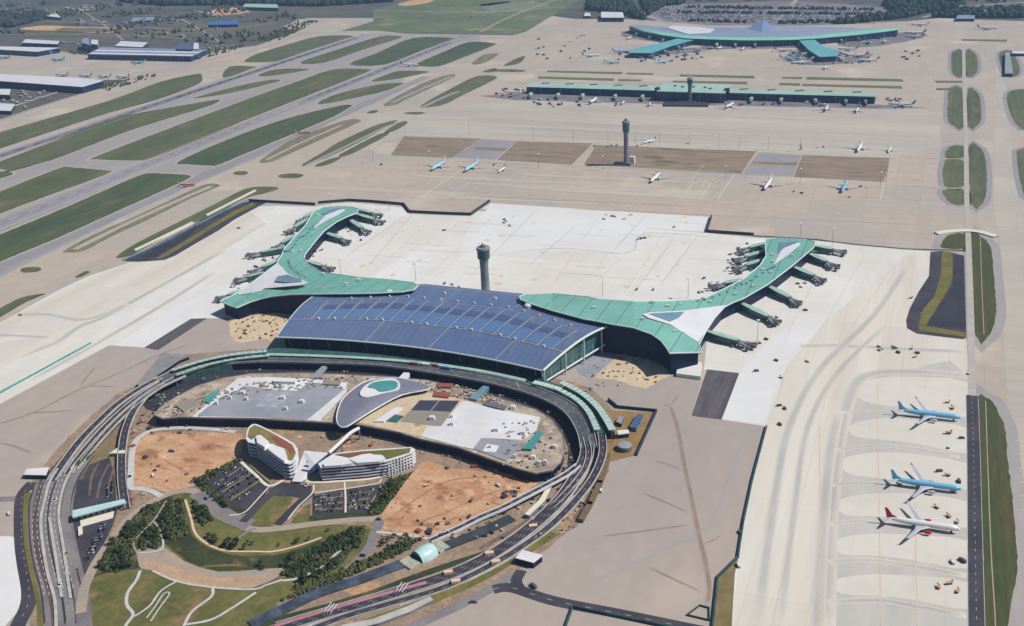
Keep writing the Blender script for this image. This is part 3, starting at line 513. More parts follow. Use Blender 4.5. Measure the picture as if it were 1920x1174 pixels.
# far distance
sheet('bare_field', [(35, 55), (75, 48), (140, 50), (240, 52), (245, 55), (200, 62), (140, 60), (100, 58)], mat('far_orange_earth', (200, 150, 110), (214, 178, 138), s=.005, fs=.02, fa=.1), 1, 2)
sheet('bare_field', [(745, 8), (770, 1), (815, -4), (805, 5), (760, 11)], MATS['far_orange_earth'], 2, 2)
sheet('bare_field', [(385, 24), (420, 14), (450, 16), (470, 22), (440, 27), (400, 27)], MATS['far_orange_earth'], 2, 2)
sheet('paved_yard', [(530, 50), (575, 34), (700, 34), (690, 40), (660, 48), (600, 52)], m_conc, 2)
sheet('old_car_park', [(1200, 20), (1260, 8), (1500, 2), (1660, 14), (1690, 26), (1640, 44), (1500, 48), (1330, 48), (1240, 40)], mat('car_park_asphalt', (140, 132, 134), (120, 118, 126), s=.01, fs=.05, fa=.12), 1)
road('far_road', [(1175, -6), (1188, 15), (1215, 30), (1260, 46)], 22, m_taxi, 2); road('far_road', [(1455, 42), (1478, 18), (1500, -10)], 18, m_taxi, 3); road('far_road', [(1730, 33), (1760, 26), (1820, 12), (1960, 2)], 18, m_taxi, 3)
road('perimeter_road', [(-40, 240), (60, 205), (180, 168), (300, 132), (420, 106), (500, 88), (575, 60)], 14, m_taxi, 2); road('perimeter_road', [(-40, 222), (60, 188), (180, 152), (290, 126)], 8, m_path, 2)

for pts, wd in (([(270, 840), (320, 870), (360, 890)], 2.5), ([(730, 975), (790, 930), (850, 900), (930, 895)], 3), ([(760, 990), (840, 960), (920, 925), (985, 910)], 3.5), ([(720, 985), (800, 985), (880, 965)], 2.5)):
    soft('wheel_rut', pts, wd, softmat('dark_rut', (160, 116, 86), .9, .05), 9.6, core=.5, base=m_dirt)
m_ball = mat('brown_track_bed', (128, 108, 96), (108, 92, 84), s=.06, fs=.4, fa=.2)
for pts, wd in (([(250, 738), (200, 775), (160, 815), (128, 850), (100, 880)], 8), ([(290, 722), (240, 758), (200, 800), (170, 850), (150, 900)], 7), ([(1120, 868), (1098, 905), (1060, 950), (1010, 990), (950, 1028)], 6), ([(1092, 880), (1060, 920), (1020, 955), (970, 990), (900, 1030)], 5), ([(1140, 850), (1128, 890), (1108, 930), (1080, 975)], 6), ([(120, 1100), (130, 1150), (135, 1200)], 5), ([(235, 850), (236, 900), (244, 950)], 6), ([(205, 870), (190, 900), (182, 935)], 2.5), ([(216, 870), (207, 900), (203, 930)], 2), ([(186, 868), (172, 895), (168, 930)], 2.5)):
    road('track_bed', pts, wd, m_ball, 10.6)
sheet('formwork_strip', [(248, 732), (300, 694), (338, 668), (352, 668), (322, 690), (288, 712), (262, 734)], mat('timber_brown_ground', (168, 134, 96), (130, 108, 88), s=.08, fs=.4, fa=.25), 8)
for i in range(5):
    a_ = [(60+i*3, 1150-i*2), (52+i*3, 1050), (50+i*3.5, 990), (56+i*4, 930)]

m_isl = mat('pale_stand_concrete', (219, 214, 206), (213, 208, 200), s=.01, fs=.06, fa=.03, lines=[(0, 26, .7, .95), (1, 37, .7, .955)])
sheet('stand_surface', [(1650, 697), (1700, 695), (1813, 706), (1818, 1280), (1536, 1280), (1540, 1100), (1548, 950), (1563, 850), (1576, 780), (1590, 735), (1612, 708)], mat('stand_concrete', (202, 198, 192), (190, 187, 184), s=.012, st=(2, .3, 1), fs=.06, fa=.03, lines=[(0, 26, .7, .95), (1, 37, .7, .955)]), 4.2, 3)
for q in ([(1616, 718), (1645, 710), (1700, 707), (1813, 717), (1813, 782), (1720, 766), (1650, 760), (1616, 750), (1602, 735)], [(1592, 802), (1612, 791), (1660, 784), (1720, 789), (1813, 803), (1813, 850), (1720, 832), (1640, 824), (1600, 817)], [(1576, 866), (1606, 853), (1680, 849), (1813, 869), (1813, 918), (1720, 906), (1640, 896), (1590, 888)], [(1568, 944), (1600, 930), (1680, 925), (1813, 940), (1813, 990), (1720, 976), (1640, 968), (1585, 966)], [(1560, 1020), (1600, 1004), (1680, 1002), (1813, 1014), (1813, 1066), (1720, 1052), (1640, 1042), (1580, 1040)], [(1556, 1094), (1600, 1080), (1680, 1078), (1813, 1092), (1813, 1142), (1720, 1126), (1640, 1118), (1580, 1114)]):
    sheet('stand_island', q, m_isl, 4.5, 3)
for q in ([(20, 640), (60, 634), (88, 640), (70, 654), (20, 672), (-40, 690), (-40, 655)], [(50, 598), (90, 596), (132, 601), (136, 612), (110, 628), (70, 628), (30, 618)], [(200, 560), (240, 540), (280, 538), (270, 556), (220, 580), (190, 582)]):
    sheet('stand_island', q, m_isl, 4.5, 3)
m_deck = mat('unfinished_roof_deck', (190, 176, 160), (150, 134, 120), s=.06, fs=.4, fa=.2, c3=(210, 196, 176), s3=.08)

r9 = random.Random(5)
for i in range(26):
    y = r9.choice((205, 214, 222, 232, 240, 248, 302, 318, 330, 342, 356, 368, 378, 392, 415)); x0 = r9.uniform(720, 1200); x1 = min(1760, x0+r9.uniform(200, 700)); y1 = y+(x1-x0)*.045
    if 255 < y < 300: continue
    soft('concrete_streak', [(x0, y), ((x0+x1)/2, (y+y1)/2), (x1, y1)], r9.uniform(3, 14), softmat(*(('dusky_streak', (166, 156, 148), .8, .05) if i % 2 else ('pale_streak', (206, 198, 188), .8, .05))), 3.1, base=m_conc2 if y < 300 else m_conc)
for i in range(16):
    x0 = r9.uniform(700, 1700); y0 = r9.uniform(300, 345); k = r9.uniform(50, 90); q0 = (x0, y0); q1 = (x0-(1799-x0)/(y0+304)*k, y0+k)
    if q1[1] > 376: q1 = (x0-(1799-x0)/(y0+304)*(374-y0), 374)
    road('apron_seam', [q0, ((q0[0]+q1[0])/2, (q0[1]+q1[1])/2), q1], .9, m_yel if i % 3 else m_line, 3.4)
for i in range(22):
    x0 = r9.uniform(640, 1300); y0 = r9.uniform(395, 520); L_ = r9.uniform(30, 130); q1 = (x0+L_, y0+L_*.06); 
    if q1[1] > 540 or y0 > 500 and x0 < 800: continue
    road('apron_seam', [(x0, y0), ((x0+q1[0])/2, (y0+q1[1])/2), q1], .6, m_yel if i % 2 else m_gmem, 5.9)
for x0, y0, x1, y1 in ((1000, 400, 870, 530), (1120, 410, 1040, 530), (1180, 470, 1100, 545), (800, 420, 700, 510), (930, 400, 800, 520), (1250, 430, 1170, 550), (1550, 480, 1470, 640), (1620, 480, 1520, 650), (1680, 490, 1580, 640)):
    road('guide_line', [(x0, y0), ((x0+x1)/2, (y0+y1)/2), (x1, y1)], .7, m_yel, 5.95)
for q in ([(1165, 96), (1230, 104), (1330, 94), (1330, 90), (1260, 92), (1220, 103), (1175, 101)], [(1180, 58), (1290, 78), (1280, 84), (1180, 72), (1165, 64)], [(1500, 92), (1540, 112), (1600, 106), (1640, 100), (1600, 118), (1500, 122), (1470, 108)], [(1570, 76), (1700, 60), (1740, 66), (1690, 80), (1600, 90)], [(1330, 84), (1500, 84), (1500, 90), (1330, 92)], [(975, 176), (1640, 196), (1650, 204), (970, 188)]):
    sheet('gate_shade_sheet', q, mat('gate_shade_tone', (142, 136, 136), (108, 108, 118), s=.03, fs=.06, fa=.2), 2.6, 2)  # shade and equipment at the gates, put into the ground colour as dark sheets

m_lane2 = mat('black_new_asphalt', (72, 68, 78), (58, 56, 66), s=.05, st=(2, .3, 1), fs=.3, fa=.12)
for pts, wd in (([(158, 850), (132, 888), (117, 930), (112, 975), (116, 1022), (126, 1070), (136, 1115), (141, 1170)], 2.2), ([(140, 853), (112, 890), (96, 930), (90, 972), (94, 1020), (104, 1066), (115, 1112), (123, 1170)], 2.0), ([(176, 856), (150, 892), (135, 930), (131, 975), (136, 1025), (146, 1075), (157, 1120)], 1.6), ([(64, 915), (55, 950), (56, 1010), (64, 1060), (77, 1110), (84, 1170)], 1.6)):
    road('lane_edge', pts, wd, m_lane2, 11.2)
for pts, wd in (([(1106, 880), (1070, 930), (1030, 975), (975, 1015), (910, 1052), (840, 1083)], 3), ([(1124, 880), (1094, 925), (1046, 978), (990, 1020), (930, 1052), (850, 1088)], 2.5), ([(1016, 1004), (960, 1046), (890, 1084), (820, 1112), (750, 1136)], 2.2)):
    road('lane_edge', pts, wd, m_rail, 12.4)
for pts, wd in (([(170, 1150), (215, 1128), (255, 1120), (290, 1125), (335, 1140), (360, 1165)], 5), ([(200, 1170), (225, 1155), (250, 1168)], 3), ([(410, 1160), (440, 1150), (475, 1148)], 3), ([(180, 1082), (220, 1074), (262, 1070)], 2.5), ([(350, 1068), (400, 1062), (450, 1060)], 3)):
    soft('bare_ground_streak', pts, wd, softmat('bare_brown_ground', (130, 106, 76), .9, .06), 9.35, core=.4, base=m_park)
# ------------------------------------------------------------------ passenger terminal (front)
def sst(a, b, x):
    t = max(0, min(1, (x-a)/(b-a))); return t*t*(3-2*t)
def zL(x, y): return 20 + 22*sst(440, 630, x)*sst(495, 535, y)
def zR(x, y): return 20 + 22*(1-sst(1165, 1350, x))*(sst(535, 560, y))
def Wz(pts, f, dz=0): return [at(p[0], p[1], f(*p)+dz) for p in pts]
T = empty('passenger_terminal', at(850, 620), 'huge terminal with blue arched roof and two curling sea-green wings', 'terminal building')
# hall roof as a curved grid
def hall_z(v): return 24 + 13.5*math.sin(math.pi*v*.80)
def hall_pt(u, v, dz=0):
    x0, x1 = (-760+v*-12), (-394+v*50); x = x0+(x1-x0)*u
    s = (u-.5)*2; yf = 1081 - 20*s*s; yb = 1263 - 66*max(0, abs(s)-.40)/.60
    return Vector((x, yf+(yb-yf)*v, hall_z(v)+dz))
NU, NV = 48, 20; mb = MB()
vs = [hall_pt(i/NU, j/NV) for j in range(NV+1) for i in range(NU+1)]
mb.add(vs, [(j*(NU+1)+i, j*(NU+1)+i+1, (j+1)*(NU+1)+i+1, (j+1)*(NU+1)+i) for j in range(NV) for i in range(NU)])
vs = [hall_pt(i/NU, j/NV, -1.6) for j in range(NV+1) for i in range(NU+1)]
mb.add(vs, [(j*(NU+1)+i, (j+1)*(NU+1)+i, (j+1)*(NU+1)+i+1, j*(NU+1)+i+1) for j in range(NV) for i in range(NU)])
hr = mb.build('hall_roof', m_blue, T)
def hall_band(u0, v0, u1, v1, wd, dz=.5, n=24, mbx=None):
    mbx = mbx or MB(); pts = [hall_pt(u0+(u1-u0)*i/n, v0+(v1-v0)*i/n, dz) for i in range(n+1)]
    strip(mbx, pts, -wd/2, wd/2); return mbx
mb = MB()
def edge_beam(mbx, fn, n, r=1.1):
    mbx.tube([fn(i/n) for i in range(n+1)], r, 6)
edge_beam(mb, lambda t: hall_pt(t, 0, -.6), 48, 1.0); edge_beam(mb, lambda t: hall_pt(0, t, -.4), 20, .8); edge_beam(mb, lambda t: hall_pt(1, t, -.2), 20, 1.5)
mb.build('roof_edge', m_trim, T)
mb = MB(); hall_band(0, .27, 1, .27, 1.6, .45, 40, mb); hall_band(.12, .93, .9, .93, 1.0, .45, 40, mb); hall_band(0.02, .62, .98, .62, .8, .45, 40, mb)
for k in range(17):
    u = .075+k*.055; hall_band(u, .27, u, .62, 1.3, .4, 10, mb)
for u in (.33, .57, .82): hall_band(u, 0, u, .27, 1.1, .4, 8, mb)
for u in (.2, .45, .7): hall_band(u, .62, u, .93, .8, .4, 8, mb)
mb.build('roof_seam', m_seam, hr)
mbl, mbd = MB(), MB()
for k in range(16):
    u = .079+k*.055
    for (va, vb, m_) in ((.285, .42, mbl), (.455, .53, mbd)):
        a, b, c, d = hall_pt(u+.004, va, .3), hall_pt(u+.044, va, .3), hall_pt(u+.044, vb, .3), hall_pt(u+.004, vb, .3)
        m_.add([a, b, c, d], [(0, 1, 2, 3)])
mbl.build('roof_panel', m_bluel, hr); mbd.build('roof_window', m_blued, hr)
vent_pts = [(.10+k*.055, .275, 2.6) for k in (0, 1, 3, 4, 6, 7, 9, 10, 12, 13, 15)] + [(.14+k*.06, .66, 2.2) for k in range(14)] + [(.42, .8, 3), (.60, .8, 3), (.30, .8, 3)]
for u, v, s_ in vent_pts:
    p = hall_pt(u, v, 1.0); MB().box(p, (s_*1.3, s_, 2.6), 0, 0, .75, .75).build('roof_vent', m_white2, T)
for u, v in ((.245, .74), (.735, .74)):
    p = hall_pt(u, v); MB().lathe(p, [(5.2, 0), (5.2, 3.4), (4, 4.6), (1, 5)], 14).build('roof_drum', m_white2, T)
# hall walls
fr = [hall_pt(i/24, 0) for i in range(25)]; out = [Vector((p.x*1.0+(6 if i == 0 else -9 if i == 24 else 0), p.y+13, p.z)) for i, p in enumerate(fr)]
back = [Vector((-404+46, 1258, 30)), Vector((-766, 1258, 30))]
mb = MB(); n = len(out)
mb.add([Vector((p.x, p.y, 23.0)) for p in out]+[Vector((p.x, p.y, 0)) for p in out], [(i, i+n, i+n+1, i+1) for i in range(n-1)])
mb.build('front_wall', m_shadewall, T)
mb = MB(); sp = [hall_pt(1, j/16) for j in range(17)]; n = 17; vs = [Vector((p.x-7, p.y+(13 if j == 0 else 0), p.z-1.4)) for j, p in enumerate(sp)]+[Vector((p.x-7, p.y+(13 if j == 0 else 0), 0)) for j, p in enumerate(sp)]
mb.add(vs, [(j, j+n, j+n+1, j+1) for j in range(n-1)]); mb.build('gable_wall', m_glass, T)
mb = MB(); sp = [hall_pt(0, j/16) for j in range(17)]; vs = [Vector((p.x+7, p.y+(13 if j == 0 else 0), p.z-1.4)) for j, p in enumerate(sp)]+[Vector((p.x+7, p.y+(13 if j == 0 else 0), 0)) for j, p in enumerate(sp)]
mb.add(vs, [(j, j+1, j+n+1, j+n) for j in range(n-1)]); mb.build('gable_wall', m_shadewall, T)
mb = MB()
for t_ in (.02, .30, .55, .8):
    p = hall_pt(1, t_, -1.5); mb.tube([Vector((p.x-1.2, p.y+2, 0)), Vector((p.x-1.0, p.y+1, p.z))], .8, 6)
p0, p1 = hall_pt(1, 0), hall_pt(1, .95); mb.tube([Vector((p0.x-2, p0.y+6, 5)), Vector((p1.x-2, p1.y, 11))], 1.1, 6); mb.tube([Vector((p0.x-2, p0.y+6, 5)), Vector((p0.x-2, p0.y+1, 22))], .8, 6)
mb.build('gable_frame', m_white2, T)
for i in range(14):
    p = hall_pt((i+.5)/14, 0, -1); MB().tube([Vector((p.x, p.y+10.5, 0)), Vector((p.x, p.y+3.5, p.z-.5))], .7, 6).build('column', m_conshade, T)
# wings
LW = [(784, 535.5), (776, 544), (752.6, 548), (701.5, 550.5), (633, 551.5), (589, 552), (546, 552.6), (508, 556.5), (488, 561), (469.5, 566.7), (444, 577.5), (433.7, 574), (412, 565.4), (436, 554), (451.6, 546), (495, 513), (520, 494), (521, 488), (527, 480), (533, 467), (550, 446.7), (571.7, 423.7), (587, 398), (589.5, 395.6), (604.7, 389), (630, 386.6), (662, 388), (672.5, 393), (670, 399.4), (650, 407), (631.6, 416), (608.6, 432.6), (590, 454), (572.8, 476), (570, 485), (577, 494.7), (602.7, 510), (669, 520), (735.6, 525), (774, 530.5)]
RW = [(974, 556), (984.5, 552), (1035.6, 550.7), (1100, 556.6), (1120, 561), (1188, 565.6), (1256, 564.7), (1320, 559.7), (1357, 542), (1394.6, 522.4), (1424, 498.6), (1436, 480.7), (1435, 460), (1435, 449.4), (1454, 446.4), (1514, 449.4), (1529, 455), (1526, 464), (1484, 500), (1439, 534), (1394.6, 559.7), (1375.6, 567), (1358.5, 576), (1341.5, 594.5), (1324.5, 620), (1311, 645.6), (1316, 661), (1254.6, 662.7), (1249.5, 652.5), (1239, 639), (1222, 627), (1188, 615), (1145.6, 608), (1120, 603), (1093.5, 598.4), (1035.6, 583), (993, 569.4), (976, 562)]
def wing(pts, zf, wn, skirt):
    p = Wz(pts, zf)
    r = MB().slab(p, 1.2).build(wn, m_green, T)
    mb = MB(); q = p+[p[0]]; mb.tube([v+Vector((0, 0, .2)) for v in q], .75, 5); mb.build('roof_edge', m_trim, r)
    ins = off(p, -4); ins = [Vector((v.x, v.y, v.z-1.1)) for v in ins]
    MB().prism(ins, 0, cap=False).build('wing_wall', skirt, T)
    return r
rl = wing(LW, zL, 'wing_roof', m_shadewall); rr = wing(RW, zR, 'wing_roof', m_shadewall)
def patch(name, pts, zf, m, parent, dz=.3): return MB().poly([v for v in Wz(pts, zf, dz)]).build(name, m, parent)
patch('skylight', [(522, 494), (540, 513), (579, 529.6), (564, 534.7), (495, 541), (490, 546), (449, 553), (446, 551), (456.7, 543.7), (495, 513)], zL, m_skyl, rl, .9)
patch('skylight_glass', [(515.5, 527), (520.6, 518), (538.5, 515), (564, 523), (566, 528), (533, 529.6)], zL, m_bluesk, rl, 1.2)
patch('skylight', [(585.6, 430), (611, 403), (636.7, 393), (646, 392), (647, 395), (631.6, 404.5), (611, 414.7)], zL, m_skyl, rl, .9)
patch('skylight_glass', [(602, 402), (615, 394), (631.6, 390), (642, 391), (613.7, 402)], zL, m_bluesk, rl, .9)
patch('skylight', [(1205, 589.4), (1215.5, 586), (1280, 582.6), (1365, 571.5), (1348, 586), (1325, 619), (1309, 642), (1287, 627), (1256, 608), (1215.5, 596)], zR, m_skyl, rr, 1.0)
patch('skylight_glass', [(1215, 588.5), (1225.6, 587), (1283.6, 584.3), (1273, 596), (1256, 603), (1238, 596)], zR, m_bluesk, rr, 1.3)
patch('skylight', [(1450, 497), (1466, 467), (1472, 464), (1496, 454.6), (1502, 458), (1476.6, 479)], zR, m_skyl, rr, .9)
patch('skylight_glass', [(1458.7, 474.7), (1461.6, 455), (1496, 452), (1496, 454), (1472, 463)], zR, m_bluesk, rr, .9)
for pts, zf in (([(533, 470), (545, 468), (560, 446), (573, 440), (590, 420)], zL), ([(541, 488), (545, 500), (560, 512), (575, 520)], zL), ([(1400, 530), (1440, 505), (1455, 498)], zR), ([(1300, 566), (1350, 552), (1400, 528)], zR)):
    p = cr([at(x, y, zf(x, y)+1.6) for x, y in pts], 4, False)
    for i in range(0, len(p)-1, 1): MB().box(p[i]-Vector((0, 0, .4)), (2.2, 2.2, 1.6), i*.7).build('roof_plant', m_bluesk, rl if zf is zL else rr)
for (x, y), zf in (((648, 531), zL), ((672, 524), zL), ((595, 402), zL), ((590, 428), zL), ((531, 462), zL), ((548, 471), zL), ((605, 513), zL), ((563, 470), zL), ((1114, 576), zR), ((1205, 597), zR), ((1266, 621), zR), ((1222, 565.5), zR), ((1318, 559), zR), ((1276, 570), zR), ((1298, 566), zR), ((1448, 477), zR), ((1485, 479), zR), ((1388, 529), zR), ((1412, 536), zR), ((1430, 505), zR), ((1446, 510), zR), ((1332, 566), zR), ((1252, 573), zR), ((1450, 490), zR), ((1380, 551), zR)):
    MB().box(at(x, y, zf(x, y)+1.6), (5, 3.4, 2.8), .3, 0, .8, .8).build('roof_vent', m_white2, rl if zf is zL else rr)
# service base beside the right wing
mb = MB().prism([at(1268, 700, 5), at(1272, 680, 5), at(1296, 676, 5), at(1316, 680, 5), at(1314, 706, 5)], 0); mb.build('service_block', m_bright, T)
MB().prism([at(1130, 612, 26), at(1142, 610, 26), at(1140, 640, 4), at(1128, 645, 4)], 0).build('stair_tower', m_white2, T)
m_pale = mat('pale_grey_tunnel', (168, 176, 178), (140, 150, 154), s=.3, fs=.6, fa=.1, rough=.5)
# ------------------------------------------------------------------ boarding bridges
def bridge(root, knee, label, group):
    a = at(root[0], root[1], 9); b = at(knee[0], knee[1], 9); d = b-a; L_ = max(16, d.length); ang = math.atan2(d.y, d.x)
    o = empty('boarding_bridge', (a.x, a.y, 0), label, 'boarding bridge', group, ang)
    key = round(L_/6)
    if key not in BR:
        BR[key] = True
    w1 = 6.6
    # fixed walkway, body in local coords
    top = [Vector((-4, -w1*.35, 11)), Vector((L_*.55, -w1*.8, 10.4)), Vector((L_, -w1*.55, 9.4)), Vector((L_, w1*.55, 9.4)), Vector((L_*.55, w1*.8, 10.4)), Vector((-4, w1*.35, 11))]
    def loc(mbx, name, m, par=o):
        ob = bpy.data.objects.new(name, mbx.mesh(name, m)); C.objects.link(ob); ob.parent = par; return ob
    loc(MB().prism([v-Vector((0, 0, .25)) for v in off(top, -.3)], 2.6, bot=True), 'walkway_wall', m_dcan)
    loc(MB().slab(top, .5), 'walkway_roof', m_canopy if group.startswith('a') else m_trim)
    loc(MB().lathe((L_+1.5, 0, 0), [(1.2, 0), (1.2, 3.6), (3.2, 3.8), (3.2, 8.4), (1.5, 9.2)], 12), 'rotunda', m_steel)
    for s_ in (-1, 0, 1):
        th = s_*math.radians(17)+random.uniform(-.08, .08); px, py = L_+3, s_*1.8; LL = random.uniform(13, 20)+(3 if s_ == 0 else 0); c, sn = math.cos(th), math.sin(th)
        t = MB(); t.box((px+c*LL*.27, py+sn*LL*.27, 5.9), (LL*.56, 3.0, 3.0), th); t.box((px+c*LL*.72, py+sn*LL*.72, 5.7), (LL*.5, 2.3, 2.5), th)
        tn = loc(t, 'tunnel', m_pale if s_ else m_steel)
        loc(MB().box((px+c*LL, py+sn*LL, 5.7), (4.4, 4.2, 3.4), th+.4*s_, 0, .85, .85), 'cab', m_steel, tn)
        t = MB(); t.box((px+c*LL*.8, py+sn*LL*.8, 2.4), (.9, 3.0, 4.6), th); t.box((px+c*LL*.8, py+sn*LL*.8, .6), (2.4, 4.0, 1.2), th); loc(t, 'support_leg', m_steel, tn)
    for s_ in (-1, 1):
        t = MB(); t.tube([Vector((L_*.35, s_*6, 3)), Vector((L_*.35, s_*12, 8))], .35, 5); loc(MB().box((L_*.9, s_*6.5, 1.6), (5, 1.6, 3.2), .5*s_), 'stair_flight', m_steel)
    for k in range(2): loc(MB().box((L_*.3+k*L_*.4, 0, 1.3), (1.2, 4.5, 2.8)), 'pier_column', m_conshade)
    return o
BR = {}
ORD = ['first', 'second', 'third', 'fourth', 'fifth', 'sixth', 'seventh', 'eighth', 'ninth', 'tenth']
def bset(lst, where, group):
    for i, (a, b) in enumerate(lst): bridge(a, b, f'green-roofed boarding bridge, {ORD[i]} from the far tip on {where}', group)
bset([((586, 399), (571, 407)), ((577, 411), (553, 425)), ((551, 443), (528, 455)), ((531, 466), (490, 472)), ((519, 491), (492, 500)), ((490, 513), (464, 518)), ((450, 547), (432, 551))], 'the outer side of the left wing', 'a: bridges of the left wing')
bset([((671, 393), (697, 398)), ((668, 402), (700, 410)), ((652, 410), (678, 426)), ((606, 436), (640, 446)), ((577, 491), (603, 497))], 'the inner side of the left wing', 'a: bridges of the left wing')
bset([((1527, 462), (1560, 466)), ((1514, 475), (1549, 489)), ((1484, 500), (1525, 515)), ((1437, 536), (1480, 556)), ((1386, 568), (1440, 592)), ((1324, 622), (1383, 637))], 'the outer side of the right wing', 'a: bridges of the right wing')
bset([((1434, 457), (1406, 463)), ((1434, 471), (1400, 480)), ((1428, 488), (1400, 496)), ((1386, 526), (1360, 530))], 'the inner side of the right wing', 'a: bridges of the right wing')
for o_ in list(C.objects):
    if o_.get('group', '').startswith('a: '): o_['group'] = o_['group'][3:]
# ------------------------------------------------------------------ control towers
def tower(base, name_label, R, H, cab_h, colsh, kind='control_tower'):
    p = at(*base); o = empty(kind, p, name_label, 'control tower')
    MB().lathe(p, [(R*1.5, 0), (R*1.1, 3), (R, 8), (R*.95, H*.5), (R*1.05, H*.68), (R*1.25, H*.74)], 18).build('shaft', colsh, o)
    MB().lathe(p, [(R*1.2, H*.70), (R*1.45, H*.72), (R*1.5, H*.88), (R*1.4, H*.89)], 18).build('control_cab', m_dcan, o)
    MB().lathe(p, [(R*1.5, H*.885), (R*1.65, H*.895), (R*1.55, H*.93), (R*.9, H*.935)], 18).build('gallery', m_conshade, o)
    MB().lathe(p, [(R*.75, H*.93), (R*.6, H*.97), (R*.25, H*.975)], 12).build('equipment_room', m_steel, o)
    MB().lathe(p+Vector((0, 0, H*.97)), [(.6, 0), (1.6, .8), (2.2, 2.0), (1.6, 3.3), (.4, 3.8)], 12).build('radar_dome', m_white2, o)
    return o
tower((911, 552), 'tall grey control tower rising behind the blue terminal roof', 6.2, 78, 14, mat('slate_tower_concrete', (136, 142, 152), (116, 124, 138), s=.05, fs=.3, fa=.1))
t_ = tower((1174, 309), 'slender control tower standing on the brown infield in the middle of the airfield', 4.8, 96, 18, MATS['slate_tower_concrete'])
MB().box(at(1183, 306)+Vector((3, 0, 7)), (10, 9, 14)).build('annexe', m_white2, t_); MB().box(at(1168, 309)+Vector((0, 0, 2.5)), (34, 14, 5)).build('base_block', m_steel, t_)
tower((1293, 192), 'small control tower in front of the midfield concourse', 4.8, 64, 12, m_steel)
# ------------------------------------------------------------------ transport centre
TC = empty('transport_centre', at(700, 790), 'low crescent transport centre with flat grey and white roofs inside the road loop', 'transport building')
TO = [(288, 778), (300, 765), (330, 745), (370, 724), (420, 709), (470, 701), (560, 699), (640, 702), (720, 706), (800, 713), (880, 731), (950, 750), (1005, 768), (1035, 786), (1055, 815), (1060, 845), (1052, 865), (1035, 882), (1005, 888), (971, 879), (928, 864), (856, 838), (787, 823), (748, 811), (675, 797), (640, 794), (587, 791), (541, 789), (483, 785), (410, 784), (335, 782), (305, 785)]
p = W(TO, 12)
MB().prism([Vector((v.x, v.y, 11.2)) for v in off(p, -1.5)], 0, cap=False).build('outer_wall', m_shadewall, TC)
rf = MB().slab(p, 1.4).build('roof_deck', m_deck, TC)
MB().tube([v+Vector((0, 0, .3)) for v in p+[p[0]]], .5, 5).build('parapet', m_conshade, rf)
def rp(name, pts, m, dz): return MB().slab(W(pts, 12+dz), dz*.9).build(name, m, rf)
rp('roof_membrane', [(360, 782), (408, 740), (446, 709), (500, 707), (577, 710), (650, 718), (650, 735), (600, 789), (483, 783)], m_wmem, .2)
rp('roof_membrane', [(369, 780), (391, 762), (420, 745), (435, 739), (457, 723), (517, 731), (558, 733), (577, 718), (606, 718), (646, 729), (575, 788), (483, 782)], m_gmem, .45)
rp('roof_membrane', [(478, 762), (508, 733), (550, 734), (520, 765)], mat('pale_grey_membrane', (176, 180, 192), (150, 154, 166), s=.08, fs=.2, fa=.05), .6)
rp('roof_membrane', [(672, 792), (700, 770), (750, 742), (800, 735), (862, 748), (905, 758), (870, 840), (787, 818)], m_sand, .2)
rp('roof_membrane', [(750, 790), (787, 750), (862, 751), (827, 799)], m_brmem, .45)
for q in ([(771, 769), (787, 751), (822, 751), (806, 770)], [(809, 770), (825, 751), (861, 752), (845, 772)]): rp('roof_membrane', q, mat('dark_slate_membrane', (66, 66, 86), fs=.3, fa=.06), .6)
rp('roof_membrane', [(827, 799), (866, 753), (875, 752), (928, 767), (1013, 782), (1006, 806), (979, 825), (902, 821), (887, 842), (860, 836), (790, 818), (800, 800)], m_wmem, .55)
rp('roof_membrane', [(903, 821), (978, 828), (969, 843), (949, 864), (887, 841)], m_gmem, .75)
rp('roof_membrane', [(905, 846), (913, 832), (936, 836), (929, 848)], m_wmem, .9)
MB().prism(W([(979, 841), (1008, 808), (1018, 811), (996, 842)], 15), 12).build('roof_light', m_teal, rf)
MB().prism(W([(722, 789), (736, 776), (757, 780), (744, 792)], 12.9), 12.2).build('roof_pool', m_glass, rf)
MB().prism(W([(700, 790), (745, 762), (756, 764), (720, 790)], 14), 12.2).build('roof_ramp', m_white2, rf)
for x, y, s_ in ((455, 738, 6), (530, 748, 6), (566, 755, 6), (536, 768, 4), (462, 750, 4), (810, 786, 6.5), (847, 783, 3.5), (847, 797, 5), (930, 808, 6), (980, 814, 6), (962, 766, 6), (519, 727, 3), (919, 840, 3), (432, 748, 3.5), (406, 758, 4), (428, 737, 5), (690, 760, 3), (965, 858, 3), (1022, 868, 4), (1040, 840, 4), (1000, 860, 5), (1010, 870, 4)):
    MB().box(at(x, y, 12.5)+Vector((0, 0, 1.8)), (s_, s_*.9, 3.8), .2, 0, .8, .8).build('roof_cabin', m_wmem, rf)
MB().prism(W([(514, 709), (556, 710), (553, 716), (512, 715)], 16), 12).build('roof_cabin', m_white2, rf)
for q, m in (([(820, 718), (850, 719), (846, 726), (818, 725)], m_redroof), ([(815, 734), (845, 736), (840, 745), (812, 742)], m_redroof), ([(380, 750), (400, 733), (412, 733), (392, 756)], m_teal), ([(330, 760), (350, 748), (372, 752), (345, 772)], m_brmem), ([(610, 712), (640, 714), (636, 722), (606, 720)], m_brmem), ([(910, 752), (950, 760), (945, 768), (905, 758)], m_steel)):
    MB().prism(W(q, 14), 12).build('site_shed', m, rf)
mb = MB()
for i in range(420):
    x = random.uniform(300, 1040); y = 706+((x-650)/390)**2*60+random.uniform(0, 22) if x > 380 else random.uniform(745, 780)
    if x > 940: y = random.uniform(790, 878)
    if 640 < x < 800 and y > 715: continue
    mb.box(at(x, y, 12.4)+Vector((0, 0, .5)), (random.uniform(1, 4), random.uniform(1, 3), random.uniform(.6, 1.8)), random.uniform(0, 3))
